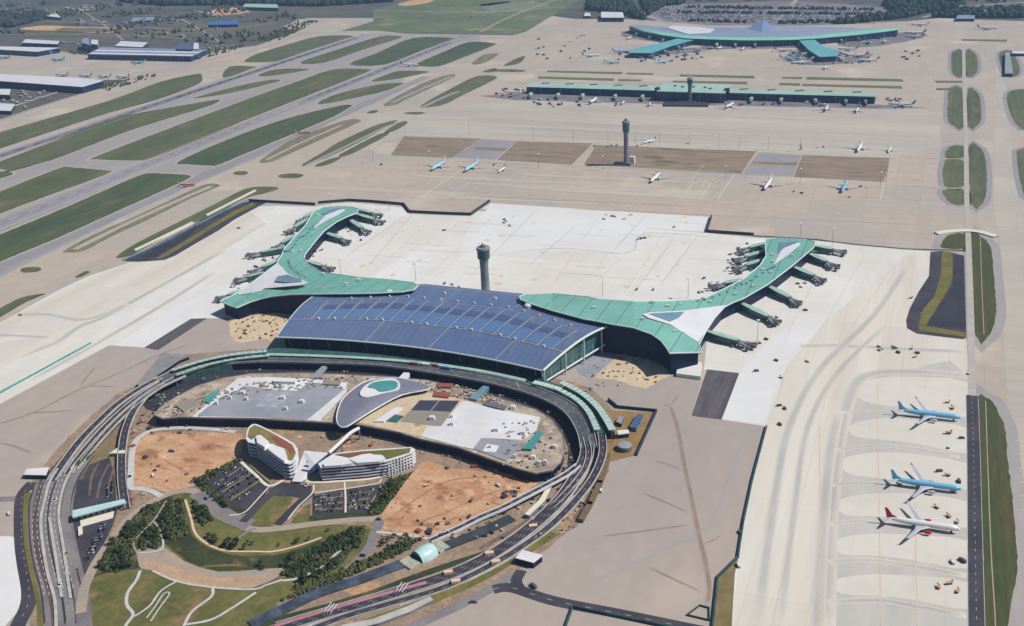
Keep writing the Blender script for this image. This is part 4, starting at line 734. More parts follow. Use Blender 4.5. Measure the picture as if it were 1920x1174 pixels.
tag(mb.build('site_material', mat('stacked_site_material', (196, 184, 168), (110, 100, 96), s=.2, fs=.5, fa=.3), rf), kind='stuff')
# shell roof
SH = [(638, 800), (632, 792), (632, 775), (644, 746), (678, 719), (700, 712), (719, 709), (746.5, 709), (780, 716), (803, 724), (801, 731), (753, 741), (702, 768), (656, 797), (646, 801)]
p = cr(W(SH, 17), 3); cx = sum(v.x for v in p)/len(p); cy = sum(v.y for v in p)/len(p); ctr = Vector((cx, cy, 17)); mb = MB(); R_ = 6; n = len(p); vs = []
for j in range(R_+1):
    k = 1-j/R_*.96
    for v in p: vs.append(Vector((cx+(v.x-cx)*k, cy+(v.y-cy)*k, 17+3.6*(1-k*k))))
mb.add(vs, [(j*n+i, j*n+(i+1) % n, (j+1)*n+(i+1) % n, (j+1)*n+i) for j in range(R_) for i in range(n)]); mb.poly(vs[-n:])
ar = area(p)
if ar < 0: mb.f = [f[::-1] for f in mb.f]
shl = mb.build('shell_roof', m_slate, TC, smooth=True)
MB().tube(p+[p[0]], .8, 6).build('shell_rim', m_white2, shl)
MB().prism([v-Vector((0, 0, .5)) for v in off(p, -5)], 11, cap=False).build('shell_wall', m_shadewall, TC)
bl = cr(W([(676, 741), (676, 733), (686, 722), (702, 714), (722, 710), (741, 710), (750, 719), (745, 731), (716, 738), (688, 745)], 21), 2)
MB().prism(bl, 17.5).build('shell_hood', m_white2, shl)
MB().slab(cr(W([(689, 725), (700, 717), (722, 713.5), (741, 714), (746, 721), (740, 729), (714, 734), (706, 729), (700, 727)], 21.8), 2), .7).build('shell_lens', m_teal, shl)
# links
o = MB().prism(W([(746, 710), (757, 698), (768, 699), (762, 711)], 15), 10).build('link_bridge', m_white2); tag(o, 'short white link bridge from the shell roof to the terminal kerb', 'footbridge')
o = MB().prism(W([(879, 746), (906, 723), (917, 725), (893, 749)], 15), 11).build('link_bridge', m_bluesk); tag(o, 'blue glazed link bridge right of the shell roof', 'footbridge')
o = MB().prism(W([(583, 706), (604, 686), (613, 687), (596, 708)], 14), 11).build('link_bridge', m_gmem); tag(o, 'grey link bridge left of the shell roof', 'footbridge')
# white skybridge to the hotel
o = empty('sky_bridge', at(640, 850), 'long thin white covered bridge from the shell roof to the white atrium', 'footbridge')
pt = [at(616, 850, 14), at(640, 828, 14), at(657, 812, 14), at(673, 803, 14)]
mb = MB(); mb.tube(cr(pt, 3, False), 2.0, 8); mb.build('bridge_tube', m_white2, o)
for q in (pt[1], pt[2], pt[3]): MB().tube([Vector((q.x, q.y, 0)), q], .8, 6).build('pier', m_conshade, o)
# ------------------------------------------------------------------ curved white office building
def floors(parent, outline, H, nf, wallm, glassm, slab_out=1.4):
    p = W(outline, H); dz = H/nf
    MB().prism([Vector((v.x, v.y, H-.6)) for v in off(p, -1.2)], 0, cap=False).build('glass_wall', glassm, parent)
    for k in range(nf):
        q = [Vector((v.x, v.y, H-k*dz)) for v in off(p, .3)]; MB().slab(q, dz*.30).build('floor_band', wallm, parent)
    return p
HW = empty('curved_office_block', at(500, 880), 'rounded office block with planted roof and white floor bands left of the white atrium', 'office building')
WO = cr([Vector((x, y, 0)) for x, y in [(462, 819), (466, 802), (476, 795), (489.5, 799), (513, 811), (551, 832), (558, 850), (549, 867), (532, 868), (505, 850), (479, 832), (466, 829)]], 2)
WO = [(v.x, v.y) for v in WO]; m_nglass = mat('blue_office_glass', (58, 84, 130), (44, 66, 108), s=.1, fs=.3, fa=.12, rough=.2, lines=[(0, 4, .6, 1.5)], spec=.6)
floors(HW, WO, 20, 5, m_white2, m_nglass)
def roofp(parent, pts, z, m, name='roof_garden', th=.4): return MB().slab(W(pts, z), th).build(name, m, parent)
roofp(HW, [(464, 818), (468, 803), (477, 797), (489, 801), (513, 813), (549, 834), (555, 849), (548, 863), (540, 862), (536, 846), (512, 831), (497, 832), (481, 817), (472, 824)], 20.5, m_plant)
roofp(HW, [(509, 818), (517, 817), (545, 833), (552, 845), (546, 850), (540, 842), (518, 829)], 20.9, m_redroof)
for q in ([(480, 817), (488, 815), (504, 828), (496, 838), (482, 830)], [(500, 840), (512, 834), (533, 841), (538, 855), (533, 865), (515, 852)]): MB().prism(W(q, 23), 20).build('roof_unit', m_white2, HW)
EW = empty('curved_office_block', at(680, 880), 'long curved office block with pale striped front right of the white atrium', 'office building')
EO = [(597, 869), (626.5, 850), (679, 844), (730, 841), (771, 838.5), (778, 842.6), (772, 849), (750, 857), (722, 865.5), (679, 871), (640, 874), (602, 877)]
floors(EW, EO, 17, 5, m_white2, m_nglass)
roofp(EW, [(627, 852), (679, 846), (730, 843), (770, 840), (768, 848), (722, 862), (715, 855), (690, 848), (655, 858)], 17.5, m_olive)
roofp(EW, [(630, 853), (678, 847), (700, 848), (660, 853)], 17.9, m_redroof)
for q in ([(606, 868), (626, 861), (650, 860), (662, 868), (640, 872), (608, 874)], [(655, 861), (690, 852), (717, 853), (723, 860), (712, 865), (670, 868)]): MB().prism(W(q, 19.5), 17).build('roof_unit', m_white2, EW)
mb = MB()
for i in range(9):
    t_ = i/8; q = at(728+44*t_, 866-20*t_, 17); mb.tube([Vector((q.x+.6, q.y-.8, 16.5)), Vector((q.x+1.6, q.y-3.2, 0))], .8, 5)
mb.build('facade_fin', m_white2, EW)
AT = empty('atrium', at(575, 880), 'white wedge-shaped atrium roof with four dark slots between the two office blocks', 'atrium')
at_p = [at(547.5, 902.7, 3), at(571, 845, 15), at(615, 849, 15), at(590, 870, 12), at(576, 884, 7.5), at(575, 897, 4), at(564, 903.5, 3)]
MB().slab(at_p, 1.0).build('atrium_roof', m_white2, AT)
MB().prism([Vector((v.x, v.y, v.z-1)) for v in off(at_p, -1.5)], 0, cap=False).build('atrium_wall', m_nglass, AT)
for (x, y), z in (((586, 858), 12.6), ((581, 866), 10.9), ((576, 874), 9.2), ((571, 882), 7.4)):
    q = at(x, y, z+.55); MB().add([q+Vector((-4, -1, -.25)), q+Vector((4, -1, -.25)), q+Vector((5, 1.2, .3)), q+Vector((-3, 1.2, .3))], [(0, 1, 2, 3)]).build('roof_slot', m_dsteel, AT)
# ------------------------------------------------------------------ viaducts and roads on structure
def viaduct(name, pts, w_, label, cat='viaduct', n=5, lanes=(0,), deck=None, th=1.6, par=m_rail, cols=True, group=None, coldist=28, ph=1.1):
    p = path_w(pts, n); c = p[len(p)//2]; deck = deck or mat('viaduct_asphalt', (70, 66, 76), (54, 52, 64), s=.05, st=(2, .3, 1), fs=.3, fa=.15)
    o = empty(name, (c.x, c.y, 0), label, cat, group)
    mb = MB(); strip(mb, p, -w_/2, w_/2); strip(mb, p, w_/2, -w_/2, -th); mb.build('deck', deck or m_dark, o)
    for s_ in (-1, 1):
        mb = MB(); a, b = s_*w_/2, s_*(w_/2+.7)
        if s_ < 0: a, b = b, a
        strip(mb, p, a, b, ph); nr = frames(p)
        for e in (a, b):
            vs = []
            for q, nn in zip(p, nr): vs += [q+nn*e+Vector((0, 0, ph)), q+nn*e+Vector((0, 0, -th))]
            fs = [(2*i, 2*i+1, 2*i+3, 2*i+2) for i in range(len(p)-1)]
            mb.add(vs, fs)
        mb.build('parapet', par, o)
    mb = MB()
    for l in lanes: dashes(mb, p, l, .32, 5, 8, .06)
    mb.build('lane_marking', m_rail, o)
    if cols:
        acc = 0
        for i in range(1, len(p)):
            acc += (p[i]-p[i-1]).length
            if acc > coldist and p[i].z > 3.5:
                acc = 0; MB().tube([Vector((p[i].x, p[i].y, 0)), Vector((p[i].x, p[i].y, p[i].z-th))], min(1.4, w_*.12), 8).build('column', m_conshade, o)
    return o
# kerbside viaduct along the terminal front
KB = [(300, 714, 11), (345, 692, 11), (400, 679, 11), (480, 673, 11), (600, 675, 11), (720, 680, 11), (840, 697, 11), (940, 716, 11), (1020, 740, 11), (1070, 768, 11), (1096, 806, 11), (1104, 840, 9)]
vk = viaduct('departures_viaduct', KB, 17, 'long curved departures kerb viaduct hugging the terminal front', n=6, lanes=(-4, 4), deck=mat('kerb_dark_deck', (96, 98, 104), (76, 82, 88), s=.05, fs=.3, fa=.15), cols=False)
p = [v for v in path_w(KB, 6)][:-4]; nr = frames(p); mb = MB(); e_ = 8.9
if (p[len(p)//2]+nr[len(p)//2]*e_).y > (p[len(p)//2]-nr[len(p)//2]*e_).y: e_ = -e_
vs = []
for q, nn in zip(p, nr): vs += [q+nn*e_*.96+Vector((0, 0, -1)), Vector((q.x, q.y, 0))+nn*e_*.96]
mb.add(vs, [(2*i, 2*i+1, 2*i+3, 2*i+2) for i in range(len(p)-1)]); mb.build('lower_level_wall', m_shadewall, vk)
# dark lower facade and kerb canopies
p = path_w([(500, 664, 13), (600, 667, 13), (700, 672, 13), (800, 681, 13), (900, 695, 13), (985, 713, 13)], 5); mb = MB(); strip(mb, p, -3.2, 3.2); strip(mb, p, 3.2, -3.2, -1)
o = mb.build('kerb_canopy', m_canopy); tag(o, 'thin pale canopy line over the kerb below the blue roof', 'canopy')
for pts, wd, lb in (([(322, 694, 15), (380, 676, 15), (440, 664, 15), (500, 658, 15)], 7, 'outer pale green ribbed canopy on the left kerb'), ([(330, 703, 15), (380, 686, 15), (440, 673, 15), (505, 666, 15)], 5, 'inner pale green ribbed canopy on the left kerb'),
                    ([(1052, 716, 15), (1090, 736, 15), (1120, 762, 15), (1138, 788, 15), (1148, 806, 15)], 7.5, 'outer curved pale canopy on the right kerb'), ([(1040, 726, 15), (1078, 746, 15), (1104, 772, 15), (1120, 806, 15)], 6.5, 'inner curved pale canopy on the right kerb'),
                    ([(1000, 716, 14.5), (1025, 722, 14.5), (1050, 730, 14.5)], 8, 'short pale canopy at the right front corner of the terminal')):
    p = path_w(pts, 5); c = p[len(p)//2]; o = empty('kerb_canopy', (c.x, c.y, 0), lb, 'canopy', 'canopies over the kerb')
    mb = MB(); strip(mb, p, -wd/2, wd/2); strip(mb, p, wd/2, -wd/2, -.5); mb.build('canopy_roof', m_canopy, o)
    mb = MB(); nr = frames(p)
    for i in range(0, len(p)-1):
        q = (p[i]+p[i+1])/2; mb.box((q.x, q.y, q.z+.3), (1.0, wd*1.05, .5), math.atan2(nr[i].y, nr[i].x)+math.pi/2)
    mb.build('canopy_rib', m_trim, o)
    mb = MB()
    for i in range(0, len(p), 2): mb.tube([Vector((p[i].x, p[i].y, 0)), p[i]], .5, 6)
    mb.build('canopy_post', m_steel, o)
for pts, wd, lb, z in (([(330, 698), (400, 681), (500, 663), (560, 664), (700, 674), (850, 690), (990, 716), (1040, 735)], 30, 'dark glazed kerb hall strip below the canopies on the terminal front', 9), ([(1046, 733), (1088, 756), (1115, 785), (1130, 812)], 26, 'dark green glazed hall under the right kerb canopies', 10)):
    p = [Vector((q.x, q.y, z)) for q in path_w([(a, b, z) for a, b in pts], 5)]; mb = MB(); strip(mb, p, -wd/2, wd/2); nr = frames(p)
    for e in (-wd/2, wd/2):
        vs = []
        for q, nn in zip(p, nr): vs += [q+nn*e, Vector((q.x, q.y, 0))+nn*e]
        mb.add(vs, [(2*i, 2*i+1, 2*i+3, 2*i+2) for i in range(len(p)-1)])
    o = mb.build('kerb_hall', m_dcan); tag(o, lb, 'kerb hall')
# west elevated lanes
viaduct('highway_viaduct', [(96, 902, .8), (120, 866, 2), (152, 824, 5), (185, 790, 7), (222, 756, 9), (262, 729, 10.5), (300, 708, 11)], 8, 'outermost of the three dark elevated lanes on the left', n=5, group='elevated approach lanes')
viaduct('highway_viaduct', [(128, 888, .8), (150, 856, 2), (178, 822, 5), (206, 792, 7), (240, 761, 9), (275, 735, 10.5), (304, 717, 11)], 8, 'middle of the three dark elevated lanes on the left', n=5, group='elevated approach lanes')
viaduct('highway_viaduct', [(138, 880, .8), (165, 848, 3), (192, 817, 5.5), (224, 784, 8), (260, 752, 10), (300, 724, 11), (345, 703, 11)], 7, 'innermost of the three dark elevated lanes on the left', n=5, group='elevated approach lanes')
viaduct('ramp', [(272, 742, 10.5), (252, 768, 9.5), (238, 798, 8), (231, 828, 6), (228, 862, 4), (229, 905, 2), (236, 955, .9)], 7.5, 'narrow dark ramp dropping beside the white curved walk', n=5)
road('highway', [(105, 885), (90, 908), (80, 940), (78, 975), (82, 1018), (92, 1060), (104, 1110), (112, 1160), (116, 1240)], 26, m_hwy, 10.2, 5); road('highway', [(160, 852), (134, 890), (120, 930), (117, 980), (123, 1025), (134, 1075), (145, 1120), (150, 1170), (152, 1240)], 20, m_hwy, 10.4, 5)
road('embankment_lane', [(120, 862), (85, 893), (72, 928), (67, 960), (68, 1012), (76, 1054), (90, 1094), (100, 1135), (104, 1180), (106, 1240)], 5.5, mat('dark_brown_lane', (104, 88, 84), (88, 76, 76), s=.05, fs=.3, fa=.14), 10.8)
road('highway_lane', [(150, 850), (120, 888), (104, 930), (98, 975), (103, 1020), (114, 1066), (125, 1110), (132, 1150), (134, 1240)], 7, m_greyroad, 10.9); road('highway_lane', [(168, 856), (142, 892), (128, 930), (125, 975), (130, 1020), (140, 1068)], 7, m_greyroad, 10.9)
road('verge', [(52, 925), (50, 960), (52, 1010), (60, 1060), (72, 1110), (78, 1150), (80, 1240)], 7, m_olive, 9.9); road('verge', [(60, 920), (57, 960), (60, 1010), (68, 1060), (82, 1110), (88, 1150), (90, 1240)], 5, m_tanroad, 10.1)
for pts, lb in (([(128, 856), (96, 900), (84, 940), (77, 975), (80, 1019), (90, 1078), (103, 1126), (106, 1180)], 'pale concrete barrier left of the main lanes'), ([(150, 858), (124, 903), (113, 942), (111, 976), (118, 1019), (128, 1090), (133, 1124)], 'pale concrete barrier right of the main lanes'), ([(93, 972), (99, 1010), (108, 1066), (116, 1122)], 'short pale concrete barrier between the main lanes')):
    p = [Vector((q.x, q.y, .5)) for q in path_w(pts, 6)]; mb = MB(); strip(mb, p, -1.3, 1.3, 1.0); strip(mb, p, -1.3, -1.3, 0, wz=1.0); strip(mb, p, 1.3, 1.3, 0, wz=1.0)
    tag(mb.build('road_barrier', m_rail), lb, 'barrier')
mb = MB(); p = [Vector((q.x, q.y, .6)) for q in path_w([(150, 850), (120, 888), (104, 930), (98, 975), (103, 1020), (114, 1066), (125, 1110)], 6)]
for l in (-6, -2, 2, 6, 14, 18): dashes(mb, p, l, .4, 5, 6)
tag(mb.build('lane_markings', m_line), kind='structure')
# south-east approach
viaduct('highway_viaduct', [(1102, 832, 9), (1098, 860, 8), (1080, 895, 6), (1052, 935, 4.5), (1015, 972, 3), (965, 1012, 1.8), (905, 1050, 1), (838, 1080, .8), (760, 1106, .8), (690, 1128, .8), (600, 1154, .8), (520, 1178, .8)], 13, 'broad dark approach road sweeping down from the right end of the kerb', n=5, lanes=(-3, 0, 3), par=m_rail)
viaduct('highway_viaduct', [(1128, 812, 9), (1130, 850, 7.5), (1112, 895, 5), (1078, 940, 3), (1030, 988, 1.6), (975, 1028, 1), (925, 1058, .8), (850, 1095, .8), (790, 1116, .8), (730, 1133, .8), (650, 1156, .8), (590, 1178, .8)], 7, 'narrow outer approach road beside the retaining bank at right', n=5, lanes=(0,))
viaduct('ramp', [(1084, 872, 8), (1060, 890, 8), (1025, 909, 8), (985, 930, 7.5), (940, 953, 6), (900, 970, 4), (860, 990, 2), (806, 1014, .9)], 5.5, 'narrow white-edged ramp crossing above the orange dirt at right', n=5, par=m_white2, lanes=(-1.3, 1.3))
viaduct('ramp', [(1098, 820, 10), (1104, 850, 9), (1096, 880, 7), (1070, 915, 5), (1038, 948, 3), (1010, 968, 1)], 5, 'short dark ramp beside the long cream roof', n=5, par=m_rail)
road('pink_lane', [(515, 1176), (600, 1150), (690, 1124), (800, 1094)], 4.2, m_pink, 24); road('approach_shoulder', [(1078, 930), (1020, 985), (960, 1022), (900, 1056), (820, 1090), (720, 1124), (640, 1150), (560, 1178), (500, 1200)], 10, m_rail, 12)
road('approach_verge', [(1040, 1000), (975, 1040), (905, 1082), (840, 1112), (760, 1145), (700, 1165), (620, 1200)], 11, m_olive, 11.5); road('approach_verge', [(1000, 985), (930, 1030), (850, 1058), (780, 1082), (700, 1112), (600, 1142), (500, 1170), (460, 1200)], 8, m_parkD, 11.8)
for k, (x, y) in enumerate(((918, 1041), (841, 1077), (930, 1057), (855, 1094), (1000, 990))):
    MB0 = MB().box(at(x, y)+Vector((0, 0, 2.2)), (8, 4, 2.6), .5); o = MB0.build('road_gantry', m_cpath); tag(o, f'pale gantry across the approach road, {["left lane upper","left lane lower","outer lane upper","outer lane lower","topmost near the bend"][k]} one', 'gantry', 'gantries over the approach road')
for x, y, lb in ((755, 1113, 'white lattice sign frame at the end of the pink lane'), (622, 1152, 'white lattice sign frame over the pink lane near the bottom edge')):
    q = at(x, y); o = empty('sign_frame', q, lb, 'sign frame', 'white sign frames'); mb = MB()
    for i in (-3, 0, 3): mb.tube([q+Vector((i, 6, 0)), q+Vector((i, 6, 7)), q+Vector((i, -6, 7)), q+Vector((i, -6, 0))], .3, 5)
    mb.build('frame', m_white2, o)
# sunken glazed trench and barrel roof
for pts, m, lb in (([(470, 1172, 1.5), (531, 1142, 1.5), (595, 1112, 1.5), (659, 1091, 1.5), (710, 1073, 1.5), (755, 1056, 1.5)], mat('blue_trench_glass', (88, 98, 118), (66, 72, 84), s=.08, fs=.4, fa=.25, rough=.3), 'blue glazed trench roof running down from the glass barrel'), ([(828, 1026, 1.5), (870, 1010, 1.5), (905, 996, 1.5), (960, 970, 1.5)], mat('dark_trench_glass', (72, 80, 82), (60, 66, 70), s=.1, fs=.4, fa=.2, rough=.4), 'dark green trench roof climbing up from the glass barrel')):
    p = path_w(pts, 5); mb = MB(); strip(mb, p, -6, 6, .4); strip(mb, p, -6, -6, -1.4, wz=.4); strip(mb, p, 6, 6, .4, wz=-1.4)
    tag(mb.build('trench_roof', m), lb, 'trench roof')
o = empty('glass_barrel', at(797, 1040), 'round pale glass barrel roof between the two trench roofs', 'station entrance')
c0 = at(782, 1050); c1 = at(812, 1034); d = (c1-c0).normalized(); u = Vector((-d.y, d.x, 0)); mb = MB(); nn = 14; Lb = (c1-c0).length; vs = []
for j in range(7):
    b = (j/6-.5); rr_ = 10*(1-.5*b*b)
    for i in range(nn+1): a = math.pi*i/nn; vs.append(c0+d*Lb*(j/6)+u*math.cos(a)*rr_+Vector((0, 0, math.sin(a)*rr_*.95)))
mb.add(vs, [(j*(nn+1)+i, j*(nn+1)+i+1, (j+1)*(nn+1)+i+1, (j+1)*(nn+1)+i) for j in range(6) for i in range(nn)])
mb.build('barrel_shell', mat('pale_cyan_glass', (196, 226, 226), (176, 214, 214), s=.1, fs=.3, fa=.05, rough=.3), o, smooth=True)
MB().poly(vs[:nn+1]).build('barrel_end', m_dcan, o)
for q in (c0-d*8, c1+d*8): MB().box(q+Vector((0, 0, 1)), (12, 16, 2), math.atan2(d.y, d.x)).build('entrance_slab', mat('patterned_slab', (190, 192, 172), (150, 160, 146), s=.4, fs=.6, fa=.2), o)
# ------------------------------------------------------------------ smaller buildings near the loop
o = empty('toll_plaza_canopy', at(185, 955), 'long pale blue toll canopy across the dark plaza', 'toll canopy')
p = [at(136, 957, 8), at(233, 935.5, 8), at(237, 942, 8), at(136, 970, 8)]; MB().slab(p, 1.2).build('canopy_roof', mat('pale_ice_blue_roof', (196, 226, 230), (182, 216, 222), s=.05, fs=.3, fa=.03, rough=.4), o)
for i in range(9):
    q = p[0].lerp(p[1], (i+.5)/9)*.5+p[3].lerp(p[2], (i+.5)/9)*.5; MB().box((q.x, q.y, 3.4), (1.6, 5, 6.8)).build('toll_booth', m_conshade, o)
def hut(name, pts, z, label, cat, wall, roof, openings=0, group=None):
    p = W(pts, z); c = sum(p, Vector())/len(p); o = empty(name, (c.x, c.y, 0), label, cat, group)
    MB().prism([Vector((v.x, v.y, z-.5)) for v in off(p, -.5)], 0, cap=False).build('wall', wall, o); MB().slab(p, .7).build('roof', roof, o)
    return o
hut('tunnel_portal', [(44, 890), (51, 879), (92, 876), (86, 891)], 6, 'white-roofed tunnel portal with dark mouths left of the highway', 'tunnel portal', m_shadewall, m_white2)
hut('tunnel_portal', [(966, 1046), (980, 1031), (1018, 1041), (1000, 1055)], 7, 'white-roofed dark-fronted portal below the approach road', 'tunnel portal', m_shadewall, m_white2)
hut('long_roof', [(983, 964), (1010, 938), (1030, 906), (1037, 906), (1022, 938), (992, 966)], 5, 'long narrow cream roof beside the ramp at right', 'canopy', m_conshade, m_kerb)
hut('long_roof', [(640, 1172), (700, 1160), (760, 1138), (806, 1118), (812, 1124), (770, 1146), (710, 1168), (640, 1185)], 4, 'long curved pale roof at the lower edge beside the olive verge', 'canopy', m_conshade, m_rail)
hut('yard_shed', [(1155, 790), (1162, 779), (1170, 781), (1165, 795)], 5, 'small grey shed at the left of the brown utility yard', 'shed', m_shadewall, m_gmem)
hut('yard_shed', [(1180, 800), (1195, 776), (1207, 779), (1194, 804)], 5, 'long dark blue roofed shed in the brown utility yard', 'shed', m_conshade, m_blued)
hut('yard_shed', [(1157, 807), (1178, 805), (1180, 812), (1159, 815)], 6, 'bright white roofed shed in the middle of the utility yard', 'shed', m_shadewall, m_white2)
q = at(1171, 843); o = empty('storage_tank', q, 'round grey tank at the bottom of the utility yard', 'tank'); MB().lathe(q, [(8, 0), (8, 5.5), (7.5, 6)], 20).build('tank_wall', m_steel, o); MB().lathe(q+Vector((0, 0, 6)), [(7.5, 0), (4, .8), (.5, 1.2)], 20).build('tank_roof', m_gmem, o)
hut('guard_hut', [(304, 662), (340, 664), (355, 668), (335, 676), (300, 700), (262, 724), (256, 720)], 5, 'narrow dark site building at the left end of the kerb', 'site building', m_shadewall, m_conshade)
hut('site_office', [(225, 836), (236, 838), (236, 850), (205, 850)], 5, 'small cream roofed hut beside the ramp on the left', 'hut', m_conshade, m_kerb)
hut('guard_hut', [(146, 988), (154, 985), (155, 1000), (147, 1004)], 3, 'small red and white hut on the toll plaza', 'hut', m_redroof, m_kerb)
# fences and walls
def fence(pts, h, m, label, th=.8, cat='fence', name='fence'):
    p = path_w(pts, 1); mb = MB()
    for a, b in zip(p[:-1], p[1:]):
        d_ = b-a; c = (a+b)/2; mb.box((c.x, c.y, h/2), (d_.length+th, th, h), math.atan2(d_.y, d_.x))
    return tag(mb.build(name, m), label, cat)
m_fence = mat('dark_green_fence', (54, 92, 96), (42, 74, 80), s=.1, fs=.3, fa=.1); m_wallk = mat('navy_wall', (62, 76, 92), (50, 62, 78), s=.1, fs=.3, fa=.12)
fence([(468, 378), (590, 385)], 5, m_wallk, 'dark site wall at the top left of the new apron', 2); fence([(598, 382), (655, 377.5), (700, 380), (757, 385)], 5, m_wallk, 'dark site wall behind the left wing tip', 2)
fence([(757, 385), (768, 399), (830, 402), (882, 404), (918, 379)], 5, m_wallk, 'kinked dark site wall right of the left wing tip', 2); fence([(1334, 408), (1325, 436), (1412, 442)], 5, m_wallk, 'dark site wall left of the right wing tip', 2)
fence([(1412, 443), (1530, 450), (1600, 459), (1700, 468), (1810, 471)], 2, m_gmem, 'low grey barrier behind the right wing tip', 1.2)
fence([(1437, 802), (1411, 900), (1394, 980), (1384, 1046), (1346, 1084), (1336, 1180), (1334, 1230)], 3, m_fence, 'long dark green fence between graded earth and apron at right', 1.4)
fence([(1141, 752), (1158, 766), (1231, 773), (1194, 855)], 4, m_wallk, 'dark wall around the utility yard', 1.2)
fence([(1074, 1140), (1056, 1190)], 3, m_fence, 'short green fence at the bottom edge', 1.2); fence([(1076, 1141), (1290, 1186)], 3, m_fence, 'green fence along the dark road at the bottom', 1.2)
fence([(1288, 1155), (1312, 1137), (1330, 1142), (1330, 1165), (1288, 1155)], 2, m_fence, 'small square green enclosure near the bottom', .6)
fence([(1140, 862), (1125, 910), (1106, 950), (1090, 978)], 4.5, mat('olive_gabion_bank', (142, 122, 86), (84, 74, 60), s=.5, fs=.5, fa=.3), 'olive brown retaining bank right of the approach roads', 5, 'retaining wall', 'retaining_wall')
fence([(254, 470.5), (360, 419.5)], 3, m_kerb, 'pale concrete wall at the lower end of the west pit', 4, 'wall', 'pit_wall'); fence([(388, 405), (478, 359)], 3, m_kerb, 'pale concrete wall at the upper end of the west pit', 4, 'wall', 'pit_wall')
fence([(232, 488), (300, 458), (372, 420)], 2, m_bluesk, 'blue grey sheet pile wall in the lower west pit', 3, 'wall', 'sheet_pile_wall'); fence([(366, 424), (420, 396), (466, 375)], 2, m_bluesk, 'blue grey sheet pile wall in the upper west pit', 3, 'wall', 'sheet_pile_wall')
p = [Vector((q.x, q.y, 0)) for q in path_w([(1755, 439), (1790, 434.5), (1830, 435), (1868, 445)], 5)]; mb = MB(); strip(mb, p, -6, 6, 2); strip(mb, p, -6, -6, 0, wz=2); strip(mb, p, 6, 6, 2, wz=0)
tag(mb.build('road_bridge_parapet', m_kerb), 'curved cream tunnel parapet across the service road at right', 'parapet')
fence([(0, 738), (170, 645)], 2.2, m_teal, 'long teal green hoarding lying across the left apron', 1.6, 'hoarding', 'hoarding')
